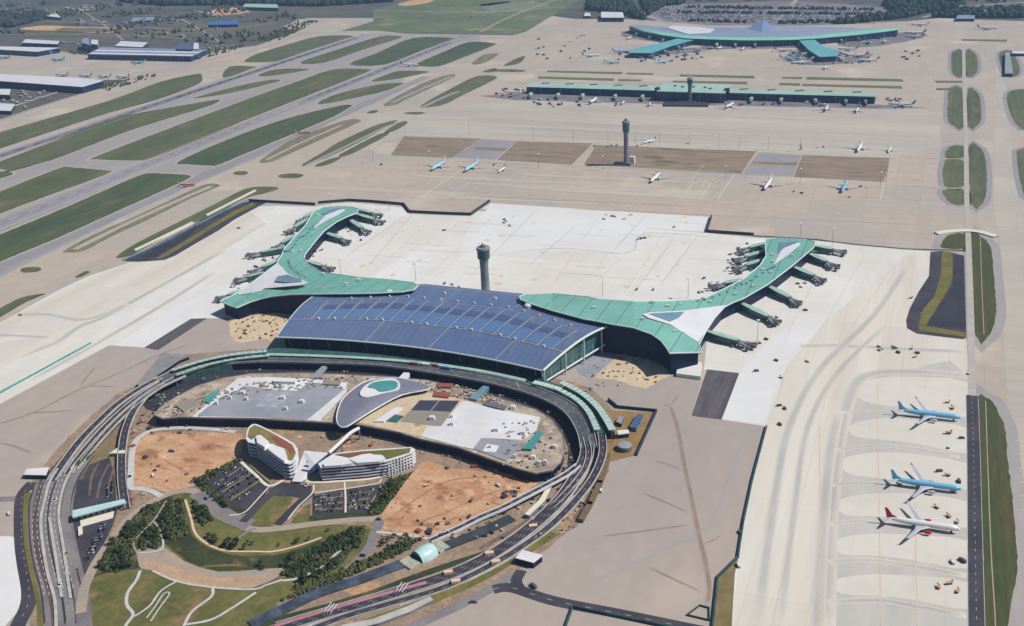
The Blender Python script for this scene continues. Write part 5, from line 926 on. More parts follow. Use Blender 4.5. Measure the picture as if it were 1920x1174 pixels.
# ------------------------------------------------------------------ aircraft
m_tyre = mat('black_rubber', (34, 34, 36), fs=.5, fa=0); m_cock = mat('cockpit_glass', (24, 30, 40), fa=0, rough=.2); m_wing = mat('wing_metal', (198, 202, 214), (186, 190, 204), s=.2, fs=.5, fa=.04, rough=.45)
def airliner(body, fin, eng, label, belly=None):
    o = empty('airliner', (0, 0, 0), label, 'airliner')
    def P(mb, name, m, par=o, smooth=False):
        ob = bpy.data.objects.new(name, mb.mesh(name, m, smooth=smooth)); C.objects.link(ob); ob.parent = par; return ob
    xs = [(32, .15, 4.6), (31, 1.1, 4.7), (29, 2.0, 5.0), (26, 2.7, 5.3), (22, 2.9, 5.4), (-12, 2.9, 5.4), (-20, 2.5, 5.8), (-26, 1.7, 6.4), (-30, .9, 6.9), (-32, .3, 7.2)]
    n = 16; vs = []
    for x, r, z in xs:
        for i in range(n): a = 2*math.pi*i/n; vs.append((x, r*math.cos(a), z+r*math.sin(a)))
    fs = [(j*n+i, j*n+(i+1) % n, (j+1)*n+(i+1) % n, (j+1)*n+i) for j in range(len(xs)-1) for i in range(n)]; fs += [tuple(range(n))[::-1], tuple((len(xs)-1)*n+i for i in range(n))]
    mb = MB(); mb.add(vs, [f[::-1] for f in fs])
    me = P(mb, 'fuselage', [body, belly or m_wing], smooth=True)
    for f in me.data.polygons:
        if f.center.z < 4.4: f.material_index = 1
    def airfoil(root, tip, th0, th1):    # root/tip: (xle, xte, y, z)
        vs = []
        for (xl, xt, y, z), th in ((root, th0), (tip, th1)):
            for fx, fz in ((0, 0), (.25, .5), (.6, .4), (1, 0), (.6, -.25), (.25, -.35)): vs.append((xl+(xt-xl)*fx, y, z+th*fz))
        return vs, [tuple(range(6)), tuple(range(11, 5, -1))]+[(i, i+6, (i+1) % 6+6, (i+1) % 6) for i in range(6)]
    for s_ in (-1, 1):
        mb = MB(); v, f = airfoil((8.5, -5.5, s_*2, 4.2), (-1.5, -7, s_*10, 5.0), 1.5, 1.0); mb.add(v, f); v, f = airfoil((-1.5, -7, s_*10, 5.0), (-12, -14.5, s_*30, 7.0), 1.0, .4); mb.add(v, f)
        wg = P(mb, 'wing', m_wing)
        P(MB().add([(-12, s_*30, 7), (-14.5, s_*30, 7), (-15.2, s_*30.9, 9), (-14, s_*30.9, 9)], [(0, 1, 2, 3)]), 'winglet', body, wg)
        mb = MB(); rr = [(7.2, 1.3), (6.6, 1.65), (4.0, 1.65), (1.2, 1.1), (.4, .5)]; vs = []
        for x, r in rr:
            for i in range(12): a = 2*math.pi*i/12; vs.append((x, s_*9.6+r*math.cos(a), 3.0+r*math.sin(a)))
        fs = [(j*12+i, (j+1)*12+i, (j+1)*12+(i+1) % 12, j*12+(i+1) % 12) for j in range(4) for i in range(12)]+[tuple(range(12)), tuple(48+i for i in range(12))[::-1]]
        P(mb.add(vs, fs), 'engine', eng)
        mb = MB(); v, f = airfoil((-25.5, -30.5, s_*.8, 7.2), (-31, -33, s_*9.8, 8.2), .8, .3); P(mb.add(v, f), 'tailplane', m_wing)
        mb = MB(); mb.box((-2.5, s_*4.4, 1.1), (4.2, 1.6, 2.2)); mb.box((-2.5, s_*4.4, 2.9), (.6, .6, 2.4)); P(mb, 'landing_gear', m_tyre)
    mb = MB(); pr = [(-21, 7.6), (-27, 10.5), (-31.5, 16.8), (-34, 16.8), (-31.5, 7.8)]
    mb.add([(x, -.35, z) for x, z in pr]+[(x, .35, z) for x, z in pr], [tuple(range(5)), tuple(range(9, 4, -1))]+[(i, i+5, (i+1) % 5+5, (i+1) % 5) for i in range(5)]); P(mb, 'tail_fin', fin)
    mb = MB(); mb.box((24.5, 0, 1.0), (1.6, 1.2, 2.0)); mb.box((24.5, 0, 2.5), (.5, .5, 2)); P(mb, 'landing_gear', m_tyre)
    P(MB().box((29.3, 0, 6.1), (1.3, 3.3, .9), 0, 0, .7, .8), 'cockpit_window', m_cock)
    return o
m_air = mat('light_blue_aircraft_paint', (120, 196, 234), fs=.4, fa=.02, rough=.35, spec=.5); m_airw = mat('white_aircraft_paint', (238, 238, 242), fs=.4, fa=.02, rough=.35, spec=.5)
m_airr = mat('red_aircraft_paint', (196, 40, 56), fs=.4, fa=.02, rough=.4); m_airo = mat('orange_red_aircraft_paint', (232, 120, 92), fs=.4, fa=.02, rough=.4); m_airg = mat('lime_aircraft_paint', (150, 190, 70), fs=.4, fa=.02, rough=.4)
m_airp = mat('pale_cyan_aircraft_paint', (160, 214, 230), fs=.4, fa=.02, rough=.4); m_airm = mat('maroon_aircraft_paint', (146, 56, 74), fs=.4, fa=.02, rough=.4); m_airn = mat('navy_aircraft_paint', (66, 76, 110), fs=.4, fa=.02, rough=.4)
LIV = {'blue': (m_air, m_air, m_wing), 'white': (m_airw, m_airw, m_wing), 'redfin': (m_airw, m_airr, m_airr), 'orangefin': (m_airw, m_airo, m_wing), 'lime': (m_airw, m_airg, m_airg), 'cyan': (m_airp, m_airp, m_wing), 'maroon': (m_airw, m_airm, m_wing), 'navyfin': (m_airw, m_airn, m_wing), 'redbody': (m_airr, m_airw, m_airr)}
PROTO = {}
def plane(liv, pos, label, group=None, head=None, nose=None, L_=64):
    if liv not in PROTO: o = PROTO[liv] = airliner(*LIV[liv], label)
    else: o = copy_tree(PROTO[liv])
    if nose is not None:
        a, b = at(*pos, 5), at(*nose, 5); c = (a+b)/2; d = b-a; head = math.atan2(d.y, d.x)
    else: c = at(*pos, 4); head = math.radians(head)
    o.location = (c.x, c.y, 0.3); o.rotation_euler = (0, 0, head); s_ = L_/64; o.scale = (s_, s_, s_)
    tag(o, label, 'airliner', group); return o
SG = 'airliners on the right-hand stands'
plane('blue', (1688, 771), 'light blue airliner, upper one of the two blue airliners on the right stands', SG, nose=(1799, 783)).rotation_euler.z -= 0
plane('blue', (1675, 901), 'light blue airliner in the middle of the three on the right stands', SG, nose=(1801, 917))
plane('redfin', (1668, 974), 'white airliner with red tail fin and red engines on the lowest right stand', SG, nose=(1794, 992))
RG_ = 'airliners parked in the row beside the brown infield'
plane('cyan', (822, 311), 'pale blue airliner, leftmost of the parked row beside the infield', RG_, head=-92); plane('cyan', (884, 313), 'pale blue airliner, second from left in the row beside the infield', RG_, head=-92)
plane('lime', (941, 317), 'small white airliner with lime fin, third from left in the row', RG_, head=-90, L_=38); plane('lime', (1229, 333), 'white airliner with lime green fin right of the slender control tower', RG_, head=-93, L_=60)
plane('white', (1440, 346), 'white airliner just below the grey gap in the brown infield', RG_, head=-93); plane('blue', (1583, 351), 'blue airliner at the right end of the row beside the infield', RG_, head=-93, L_=58)
plane('white', (1612, 277), 'white airliner parked above the right end of the brown infield', RG_, head=-94, L_=62); plane('white', (1668, 280), 'small white airliner right of the one above the infield', RG_, head=-94, L_=38); plane('navyfin', (1218, 264), 'small white airliner just right of the slender control tower', RG_, head=-120, L_=38)
TX = 'airliners moving on the runways'
plane('redbody', (350, 346), 'small red and white airliner on the nearest taxiway', TX, head=8, L_=38); plane('redbody', (568, 248), 'small red and white airliner farther along the taxiway', TX, head=8, L_=38); plane('navyfin', (768, 122), 'white airliner lined up on the far end of the second runway', TX, head=2, L_=60)
CG = 'cargo airliners on the far left apron'
for i, x in enumerate((116, 160, 196, 230)): plane('orangefin', (x, 141+i*1.2), f'white airliner with orange fin, {ORD[i]} from left behind the white cargo hall', CG, head=172, L_=62)
plane('cyan', (8, 108), 'pale blue cargo airliner at the left frame edge', CG, head=178, L_=64); plane('cyan', (109, 112), 'pale blue cargo airliner between the two far cargo halls', CG, head=178, L_=64); plane('cyan', (258, 117), 'pale blue cargo airliner in front of the long far cargo hall', CG, head=178, L_=62)
KG = 'airliners around the midfield concourse'
for liv, x, y, h, l_, lb in (('white', 1113, 189, 92, 64, 'large white airliner nosed in at the left half of the concourse'), ('redfin', 1168, 192, 95, 40, 'small white airliner with red tail left of the concourse centre'), ('redfin', 1218, 195, 100, 40, 'second small red tailed airliner left of the concourse centre'), ('maroon', 1368, 198, 80, 60, 'maroon tailed airliner right of the concourse centre'),
                       ('white', 1550, 203, 90, 58, 'white airliner nosed in at the right half of the concourse'), ('white', 1607, 206, 90, 48, 'white airliner near the right end of the concourse'), ('navyfin', 1690, 196, 180, 60, 'airliner at the right tip of the concourse'), ('navyfin', 960, 173, 0, 56, 'airliner at the left tip of the concourse')):
    plane(liv, (x, y), lb, KG, head=h, L_=l_)
FG = 'airliners around the far terminal'
for liv, x, y, h, l_, lb in (('cyan', 1095, 64, 90, 48, 'small cyan airliner alone on the far left apron'), ('navyfin', 1108, 104, 20, 56, 'dark tailed airliner left of the left far pier'), ('blue', 1165, 97, 0, 60, 'blue airliner at the tip of the left far pier'), ('cyan', 1148, 117, 0, 50, 'pale airliner below the tip of the left far pier'), ('blue', 1245, 115, 60, 50, 'blue airliner on the near side of the left far pier'),
                       ('blue', 1286, 101, 110, 64, 'blue airliner at the root of the left far pier'), ('blue', 1307, 95, 120, 64, 'blue airliner beside the root of the left far pier'), ('white', 1350, 89, 90, 48, 'white airliner in front of the far terminal, left one'), ('redfin', 1393, 91, 90, 48, 'red tailed airliner in front of the middle of the far terminal'), ('redfin', 1470, 94, 10, 60, 'red tailed airliner left of the right far pier'),
                       ('blue', 1482, 110, 0, 62, 'blue airliner left of the right far pier'), ('white', 1502, 117, 200, 56, 'white airliner below the right far pier'), ('orangefin', 1590, 92, 180, 60, 'orange tailed airliner right of the right far pier'), ('orangefin', 1606, 104, 185, 60, 'second orange tailed airliner right of the right far pier'), ('navyfin', 1628, 113, 190, 58, 'dark tailed airliner farthest right of the right far pier'),
                       ('blue', 1628, 79, 100, 62, 'blue airliner under the right arm of the far terminal'), ('maroon', 1715, 62, 180, 66, 'maroon tailed airliner at the right tip of the far terminal'), ('navyfin', 1714, 68, 175, 56, 'airliner just below the maroon tailed one at the far right tip'), ('white', 1725, 46, 180, 58, 'white airliner on the apron above the far right tip'), ('maroon', 1852, 53, 0, 64, 'white airliner with maroon tail alone at the top right'),
                       ('white', 1180, 71, 90, 50, 'white airliner below the left arm of the far terminal'), ('white', 1548, 126, 90, 44, 'small white airliner below the tip of the right far pier'), ('maroon', 1658, 77, 90, 48, 'maroon tailed airliner under the right arm of the far terminal')):
    plane(liv, (x, y), lb, FG, head=h, L_=l_)
# ------------------------------------------------------------------ midfield concourse
m_mint = mat('mint_green_roof', (174, 206, 194), (160, 196, 186), s=.01, fs=.05, fa=.03, rough=.5)
m_fwall = mat('far_dark_glass', (28, 46, 80), (20, 38, 70), s=.05, fs=.1, fa=.15, rough=.3, lines=[(0, 18, 1.6, 2.6), (2, 7, 1.2, 2.4), (0, 54, 5, 2.2)])
o = CO = empty('midfield_concourse', at(1310, 190), 'very long straight concourse with mint roof and raised centre', 'concourse building')
for pts, z in (([(985, 163), (1007, 155), (1236, 162), (1229, 170)], 18), ([(1359, 174), (1369, 166.5), (1645, 175), (1642, 181.5)], 18)):
    p = W(pts, z); MB().prism([Vector((v.x, v.y, z-1)) for v in off(p, -2)], 0, cap=False).build('wing_wall', m_fwall, o)
    a, b, c, d = sorted(p, key=lambda v: v.x)[0], None, None, None
    ps = sorted(p, key=lambda v: v.x); l0, l1 = sorted(ps[:2], key=lambda v: v.y); r0, r1 = sorted(ps[2:], key=lambda v: v.y); mb = MB(); vs = []
    for j in range(7):
        t = j/6; zz = Vector((0, 0, 4*math.sin(math.pi*t))); vs += [l0.lerp(l1, t)+zz, r0.lerp(r1, t)+zz]
    mb.add(vs, [(2*j, 2*j+1, 2*j+3, 2*j+2) for j in range(6)]); rf_ = mb.build('wing_roof', m_mint, o)
    for k in range(5):
        q = l0.lerp(r0, (k+.6)/5.3)+(l1-l0)*.55+Vector((0, 0, 4.6)); MB().box(q, (20, 9, 1.4), .5).build('roof_light', m_blued, rf_)
p = W([(1231, 171), (1244, 155), (1369, 159.5), (1359, 175)], 25); MB().prism([Vector((v.x, v.y, 24)) for v in off(p, -1.5)], 0, cap=False).build('centre_wall', m_fwall, o); MB().slab(p, 1.5).build('centre_roof', m_mint, o)
for x, y in ((1266, 161), (1280, 163), (1300, 163), (1322, 164), (1332, 166)): MB().box(at(x, y, 26), (7, 7, 3)).build('roof_vent', m_blued, o)
for x, y in ((1232, 187), (1362, 189)): MB().box(at(x, y)+Vector((0, 4, 15)), (12, 12, 30)).build('stair_tower', m_fwall, o)
MB().prism(W([(1245, 191), (1262, 188), (1330, 192), (1328, 198), (1244, 197)], 4), 0).build('forecourt_block', m_dsteel, o)
# ------------------------------------------------------------------ far terminal
m_fblue = mat('pale_blue_far_roof', (140, 154, 186), (160, 168, 192), s=.008, st=(.3, 1, 1), fs=.03, fa=.08, rough=.5, lines=[(0, 30, 2, .85)])
m_aqua = mat('aqua_green_roof', (136, 210, 192), (148, 216, 198), s=.008, fs=.03, fa=.05, rough=.5); m_aqua2 = mat('teal_pier_roof', (118, 188, 194), (106, 176, 184), s=.008, fs=.03, fa=.06, rough=.5, lines=[(0, 28, 2, .85)])
o = FT = empty('far_terminal', at(1430, 85), 'distant bow-shaped terminal with blue roof, aqua edge and pointed blue crown', 'terminal building')
fe = [(1179, 49.6), (1208, 59), (1242, 65.8), (1285, 71.7), (1327, 73.6), (1395.6, 75.6), (1440, 75.4), (1486, 74.6), (1532, 72), (1610, 65), (1653, 60), (1685, 55.5)]
be = [(1685, 52), (1653, 53), (1610, 54), (1598, 52), (1530, 50), (1457, 49), (1387, 51), (1310, 52), (1275, 50), (1250, 50), (1215, 47.6), (1186, 46.5)]
mid = [(1179, 48.6), (1208, 54.5), (1242, 60), (1285, 66), (1327, 68.6), (1395.6, 70.6), (1440, 70.4), (1486, 69.6), (1532, 66.5), (1610, 58), (1653, 54), (1685, 52.8)]
MB().prism([Vector((v.x, v.y, 19)) for v in off(W(fe+be, 20), -2)], 0, cap=False).build('outer_wall', m_fwall, o)
MB().slab(W(mid+be, 22), 1.5).build('main_roof', m_fblue, o); MB().slab(W(fe, 20)+W(mid[::-1], 22.5), 1.2).build('edge_roof', m_aqua, o)
MB().slab(W([(1250, 52), (1262, 48), (1310, 51), (1340, 54), (1330, 62), (1290, 64)], 24), 1.5).build('white_roof', m_skyl, o)
a, b, c, d = at(1400, 54, 22), at(1455, 54, 22), at(1432, 36, 44), at(1428, 60, 22); mb = MB(); mb.add([a, b, c, d, at(1440, 49, 22)], [(0, 3, 2), (3, 1, 2), (1, 4, 2), (4, 0, 2)]); mb.build('crown_roof', mat('crown_blue_roof', (124, 148, 184), fs=.02, fa=.05, rough=.5), o)
for pts, lb in (([(1312, 71), (1281, 70), (1179, 94), (1179, 99), (1222, 99.5), (1259, 86), (1300, 75)], 'p'), ([(1496, 74), (1527, 74), (1545.6, 88), (1573, 95.6), (1569.5, 105), (1537, 106.7), (1518, 95)], 'p')):
    p = W(pts, 16); MB().prism([Vector((v.x, v.y, 15)) for v in off(p, -2)], 0, cap=False).build('pier_wall', m_fwall, o); MB().slab(p, 1.2).build('pier_roof', m_aqua2, o)
# far boarding bridges: a small kind, copied
def far_bridge():
    o = empty('boarding_bridge', (0, 0, 0), 'x', 'boarding bridge')
    for n_, mb, m in (('walkway', MB().box((12, 0, 7), (26, 6, 6)), m_mint), ('tunnel', MB().box((34, 3, 5.5), (22, 3.4, 3.4), .25), m_steel), ('support_leg', MB().box((36, 3.5, 2), (2, 4, 4)), m_dsteel)):
        ob = bpy.data.objects.new(n_, mb.mesh(n_, m)); C.objects.link(ob); ob.parent = o
    return o
fb = far_bridge(); first = [True]
def fbr(x, y, h, label, group):
    o = fb if first[0] else copy_tree(fb); first[0] = False; q = at(x, y); o.location = (q.x, q.y, 0); o.rotation_euler = (0, 0, math.radians(h)); tag(o, label, 'boarding bridge', group)
for i, x in enumerate((997, 1048, 1094, 1155, 1206)): fbr(x, 180+(x-990)*.022, -85, f'mint boarding bridge on the left half of the concourse, {ORD[i]} from its left tip', 'bridges of the midfield concourse')
for i, x in enumerate((1625, 1588, 1531, 1467, 1411)): fbr(x, 193-(1640-x)*.02, -95, f'mint boarding bridge on the right half of the concourse, {ORD[i]} from its right tip', 'bridges of the midfield concourse')
for i, x in enumerate((1345, 1380, 1417, 1500)): fbr(x, 86.5, -90, f'boarding bridge on the front of the far terminal, {ORD[i]} from left', 'bridges of the far terminal')
for i, (x, y) in enumerate(((1200, 66), (1225, 72), (1250, 77))): fbr(x, y, -110, f'boarding bridge under the left arm of the far terminal, {ORD[i]} from its tip', 'bridges of the far terminal')
for i, (x, y) in enumerate(((1670, 66), (1640, 70), (1605, 75), (1575, 79))): fbr(x, y, -70, f'boarding bridge under the right arm of the far terminal, {ORD[i]} from its tip', 'bridges of the far terminal')
for i, (x, y) in enumerate(((1190, 106), (1215, 107), (1245, 100), (1270, 92))): fbr(x, y, -60, f'boarding bridge on the near side of the left far pier, {ORD[i]} from its tip', 'bridges of the far terminal')
for i, (x, y) in enumerate(((1575, 103), (1560, 110), (1535, 112), (1515, 104))): fbr(x, y, -60 if i < 2 else -140, f'boarding bridge around the right far pier, {ORD[i]} clockwise from its tip', 'bridges of the far terminal')
# ------------------------------------------------------------------ cargo and far buildings
def hall(pts, z, label, roofm=m_skyl, wallm=m_fwall, cat='hall', group=None, name='cargo_hall'):
    p = W(pts, z); c = sum(p, Vector())/len(p); o = empty(name, (c.x, c.y, 0), label, cat, group)
    MB().prism([Vector((v.x, v.y, z-.8)) for v in off(p, -1)], 0, cap=False).build('wall', wallm, o); MB().slab(p, 1).build('roof', roofm, o); return o
h1 = hall([(163.6, 102), (189, 88.5), (388, 93), (358, 106)], 18, 'long pale blue-white cargo hall on the far left apron', m_fblue)
for a, b in (((166, 101), (358, 105)), ((176, 96), (370, 100))): MB().slab(W([a, (a[0]+5, a[1]-2.6), (b[0]+5, b[1]-2.6), b], 19.5), .8).build('roof_rib', m_skyl, h1)
hall([(215, 86), (227, 77), (277, 79.5), (266, 88.5)], 20, 'white cargo hall behind the long pale blue one')
h3 = hall([(-60, 150), (-60, 137), (0, 139), (153, 146), (194, 151), (153, 163), (0, 152)], 20, 'big white cargo hall at the left frame edge with orange tails behind it', m_skyl)
hall([(-60, 92), (-60, 86), (0, 87), (112, 89.5), (69, 97), (0, 93)], 18, 'white cargo hall at the upper left frame edge', m_skyl)
hall([(41, 80), (48, 73.5), (112, 77), (108, 83)], 14, 'grey-white hall behind the upper left cargo hall', m_skyl); hall([(84, 30), (86, 26), (108, 26), (114, 33)], 12, 'small bright white hall in the fields at upper left')
hall([(152, 80), (156, 72), (166, 72), (168, 84)], 30, 'dark blue office block among the cargo halls', m_fblue, m_fwall, 'office block', None, 'office_block'); hall([(170, 82), (172, 74), (184, 75), (183, 84)], 24, 'pale office block beside the dark blue one', m_skyl, m_conshade, 'office block', None, 'office_block')
hall([(330, 92), (336, 82), (362, 83), (360, 93)], 24, 'dark blue office block behind the long cargo hall', m_blued, m_fwall, 'office block', None, 'office_block'); hall([(362, 92), (364, 80), (372, 81), (373, 92)], 22, 'narrow pale block beside the dark one behind the cargo hall', m_skyl, m_conshade, 'office block', None, 'office_block')
hall([(455, 13), (459, 7), (520, 8), (522, 15)], 14, 'pale green roofed hall at the far top left', m_mint); hall([(388, 47), (395, 40), (445, 38), (446, 46)], 10, 'bright blue roofed hall in the far fields', m_bluep); hall([(245, 40), (250, 33), (290, 32), (288, 38)], 8, 'pale blue roofed hall in the far fields', m_fblue)
hall([(-30, 176), (-30, 167), (20, 167), (18, 178)], 14, 'dark fronted white hall at the left edge below the big cargo hall', m_skyl); hall([(-30, 206), (-30, 192), (28, 195), (20, 208)], 10, 'low white shed cluster at the left frame edge', m_skyl)
hall([(1127, 33), (1127, 22), (1168, 23), (1170, 33)], 16, 'white topped dark hangar left of the far terminal', m_skyl); hall([(1095, 30), (1097, 24), (1106, 24), (1108, 30)], 8, 'small white hut left of the white topped hangar', m_white2)
hall([(1792, 35), (1796, 28), (1828, 28), (1828, 35)], 10, 'blue roofed shed at the top right beyond the apron', m_fblue); hall([(1835, 24), (1838, 14), (1850, 14), (1850, 24)], 18, 'blue and white block at the far top right', m_fblue, m_conshade)
hall([(1884, 138), (1885, 98), (1893, 98), (1900, 138)], 9, 'long grey shed on the dark verge at the top right', m_gmem, m_fwall); hall([(1898, 100), (1898, 96), (1960, 97), (1960, 101)], 8, 'white roofed shed at the right frame edge', m_skyl)
r2 = random.Random(3); cols = [m_skyl, m_fblue, m_gmem, m_bluep, m_redroof, m_conc]
sheds = []
for (x0, y0, x1, y1, n_, lb, sz) in ((110, 12, 180, 22, 10, 'small pale shed in the distant village at the top left', 26), (225, 36, 345, 48, 18, 'small bluish shed in the far fields between the meadows', 24), (250, 52, 420, 72, 14, 'tiny shed in the fields behind the cargo halls', 14), (0, 20, 110, 34, 12, 'small shed at the far top left edge', 26), (350, 16, 460, 34, 10, 'small pale shed in the fields under the dark woodland', 20), (140, 36, 220, 47, 10, 'small reddish shed in the far fields left of the blue ones', 22), (115, 78, 150, 84, 8, 'tiny shed between the cargo halls', 12), (380, 84, 455, 95, 12, 'tiny pale shed at the runway end of the cargo area', 10), (30, 172, 85, 185, 14, 'tiny white shed below the big cargo hall', 9), (-10, 188, 60, 210, 10, 'tiny grey shed at the left edge below the cargo halls', 12), (880, 30, 910, 34, 5, 'tiny white hut on the far grass field', 10), (1690, 12, 1920, 26, 10, 'tiny shed among trees at the far top right', 20), (1240, -6, 1600, 2, 12, 'distant building along the top edge', 30)):
    for i in range(n_):
        q = at(r2.uniform(x0, x1), r2.uniform(y0, y1)); w_ = r2.uniform(.5, 1.3)*sz; d_ = r2.uniform(.4, .9)*sz; h_ = r2.uniform(4, 9)
        if sz < 14: h_ *= .6
        mb = MB(); mb.box((q.x, q.y, h_/2), (w_, d_, h_), r2.choice((0, .3, 1.2))); n0 = len(mb.f)
        mb.box((q.x, q.y, h_+.5), (w_*1.02, d_*1.02, 1), 0) if False else None
        mm = m_redroof if 'reddish' in lb and i % 2 else (r2.choice((m_fblue, m_bluep, m_gmem)) if 'bluish' in lb else r2.choice((m_skyl, m_white2, m_conc, m_skyl)))
        mb.mi = [1]*len(mb.f); mb.mi[1] = 0
        o = mb.build('shed', [mm, m_conshade]); tag(o, lb, 'shed', 'group: '+lb)
for pts_, w_ in (([(-60, 44), (100, 40), (250, 50), (400, 56), (520, 42)], 10), ([(100, 20), (180, 26), (300, 30), (450, 28)], 9), ([(160, 24), (200, 50), (230, 75)], 8), ([(330, 30), (380, 58), (420, 84)], 8), ([(-60, 66), (120, 64), (300, 70), (420, 80)], 8), ([(900, 60), (960, 30), (1040, 0)], 12), ([(700, 20), (900, 22), (1060, 12)], 9)):
    road('country_road', pts_, w_, m_tanroad, 2.5)
for q_, c_ in (([(250, 60), (330, 58), (350, 68), (260, 70)], (110, 104, 80)), ([(60, 60), (150, 60), (160, 68), (50, 70)], (98, 100, 76)), ([(380, 36), (440, 34), (470, 40), (400, 44)], (84, 96, 74)), ([(0, 14), (90, 12), (100, 24), (0, 28)], (104, 92, 92)), ([(180, 14), (300, 14), (330, 24), (190, 26)], (94, 88, 86)), ([(120, 52), (230, 54), (220, 60), (110, 60)], (124, 110, 88)), ([(800, 0), (900, -6), (960, 4), (860, 14)], (104, 116, 76)), ([(900, 8), (1000, 2), (1030, 14), (940, 24)], (128, 132, 108))):
    sheet('field', q_, mat('field_%d_%d' % (c_[0], c_[1]), c_, s=.01, fs=.02, fa=.2), 1.6, 2)
# ------------------------------------------------------------------ vehicles
def car_mesh(m):
    mb = MB(); mb.box((0, 0, .75), (4.6, 1.9, .8), 0, 0, .97, .94); mb.box((-.2, 0, 1.4), (2.6, 1.7, .6), 0, 1, .7, .85)
    for x in (-1.4, 1.4): mb.box((x, 0, .35), (.7, 1.95, .7), 0, 2)
    return mb.mesh('car', [m, m_cock, m_tyre])
CARM = {n: car_mesh(mat(n+'_car_paint', c, fs=.5, fa=0, rough=.35, spec=.5)) for n, c in (('white', (236, 236, 238)), ('silver', (176, 180, 186)), ('black', (40, 42, 48)), ('grey', (110, 112, 118)), ('red', (170, 48, 46)), ('blue', (58, 84, 150)))}
CAR_ORDER = ['white', 'silver', 'black', 'grey', 'grey', 'black', 'silver', 'grey', 'silver', 'blue']
def car(q, h, colr, label, group, s_=1.0):
    o = bpy.data.objects.new('parked_car', CARM[colr]); C.objects.link(o); o.location = (q.x, q.y, q.z); o.rotation_euler = (0, 0, h); o.scale = (s_, s_, s_); tag(o, label, 'car', group)
r3 = random.Random(11)
def lot(c, rows, cols_, place, group, fill=.8, rows_t=None):
    A, B, Cc, D = [at(*p) for p in c]; Z = Vector((0, 0, .72))
    for j in range(rows):
        v = (j+.5)/rows
        for i in range(cols_):
            if r3.random() > fill: continue
            u = (i+.5)/cols_; p = A.lerp(B, u).lerp(D.lerp(Cc, u), v); d = (B-A).normalized(); h = math.atan2(d.y, d.x)+math.pi/2
            n_ = r3.choice(CAR_ORDER); car(Vector((p.x, p.y, 0))+Z, h+r3.choice((0, math.pi)), n_, f'{n_} car parked in the {place}', group)
lot([(388, 902), (446, 868), (498, 910), (440, 948)], 6, 13, 'asphalt lot left of the white atrium', 'cars in the left office car park', .42)
lot([(590, 932), (643, 924), (643, 962), (590, 964)], 5, 11, 'lot between the lawn and the white footway', 'cars in the right office car park', .42)
lot([(652, 923), (704, 914), (684, 956), (652, 960)], 5, 10, 'lot right of the white footway', 'cars in the right office car park', .42)
lot([(198, 908), (214, 905), (213, 932), (199, 934)], 9, 2, 'toll plaza above the pale blue canopy', 'cars on the toll plaza', .7)
lot([(190, 984), (206, 980), (170, 1052), (158, 1052)], 12, 3, 'toll plaza below the pale blue canopy', 'cars on the toll plaza', .6)
for x, y, n_, lb in ((386, 937, 'blue', 'blue car driving on the grey access road below the hotel car park'), (710, 976, 'blue', 'blue car on the tan road beside the orange dirt'), (680, 1044, 'black', 'black car on the grey ring road right of the park, upper one'), (671, 1056, 'black', 'black car on the grey ring road right of the park, lower one'), (575, 912, 'white', 'white car on the drop-off asphalt by the atrium'), (360, 905, 'white', 'white car beside the orange dirt at the access road'), (103, 940, 'white', 'white car on the main left lanes'), (126, 1040, 'silver', 'silver car low on the main left lanes'), (112, 1100, 'white', 'white car near the bottom of the main left lanes'), (870, 820, 'black', 'x')):
    if lb != 'x': car(at(x, y)+Vector((0, 0, .75)), r3.uniform(0, 3), n_, lb, None, 1.15)
for c4, n4 in (([(394, 903), (448, 870), (496, 908), (440, 946)], 3), ([(592, 935), (643, 926), (643, 960), (592, 962)], 3), ([(654, 925), (702, 916), (684, 955), (654, 958)], 3)):
    A, B, Cc, D = [at(*p) for p in c4]
    for j in range(n4):
        v = (j+.5)/n4; a, b = A.lerp(D, v), B.lerp(Cc, v); a.z = b.z = .70; p = [a.lerp(b, i/8) for i in range(9)]
        tag(strip(MB(), p, -1.3, 1.3).build('planting_strip', m_plant), kind='structure')
        for i in range(7):
            if r3.random() < .7: pass
# far car park
cm = MB(); palette = [CARM[k].materials[0] for k in ('white', 'silver', 'grey', 'black', 'blue')]
poly = [(1205, 22), (1262, 12), (1500, 8), (1640, 18), (1668, 28), (1600, 38), (1470, 44), (1330, 44), (1260, 38)]
def inside(x, y, P_):
    c = False; j = len(P_)-1
    for i in range(len(P_)):
        if (P_[i][1] > y) != (P_[j][1] > y) and x < (P_[j][0]-P_[i][0])*(y-P_[i][1])/(P_[j][1]-P_[i][1])+P_[i][0]: c = not c
        j = i
    return c
pw = W(poly, 0)
a = [v.x for v in pw]; b = [v.y for v in pw]; y = min(b)
while y < max(b):
    x = min(a)
    while x < max(a):
        if inside(x, y, pw) and r3.random() < .8 and noise.noise(Vector((x*.006, y*.004, 0))) > -.5: cm.box((x, y, 1.0), (4.4, 8, 1.8), .1, r3.randrange(5))
        x += 8
    y += 26
tag(cm.build('far_parked_cars', palette), 'mass of tiny parked cars behind the far terminal', 'parked cars', None, 'stuff')
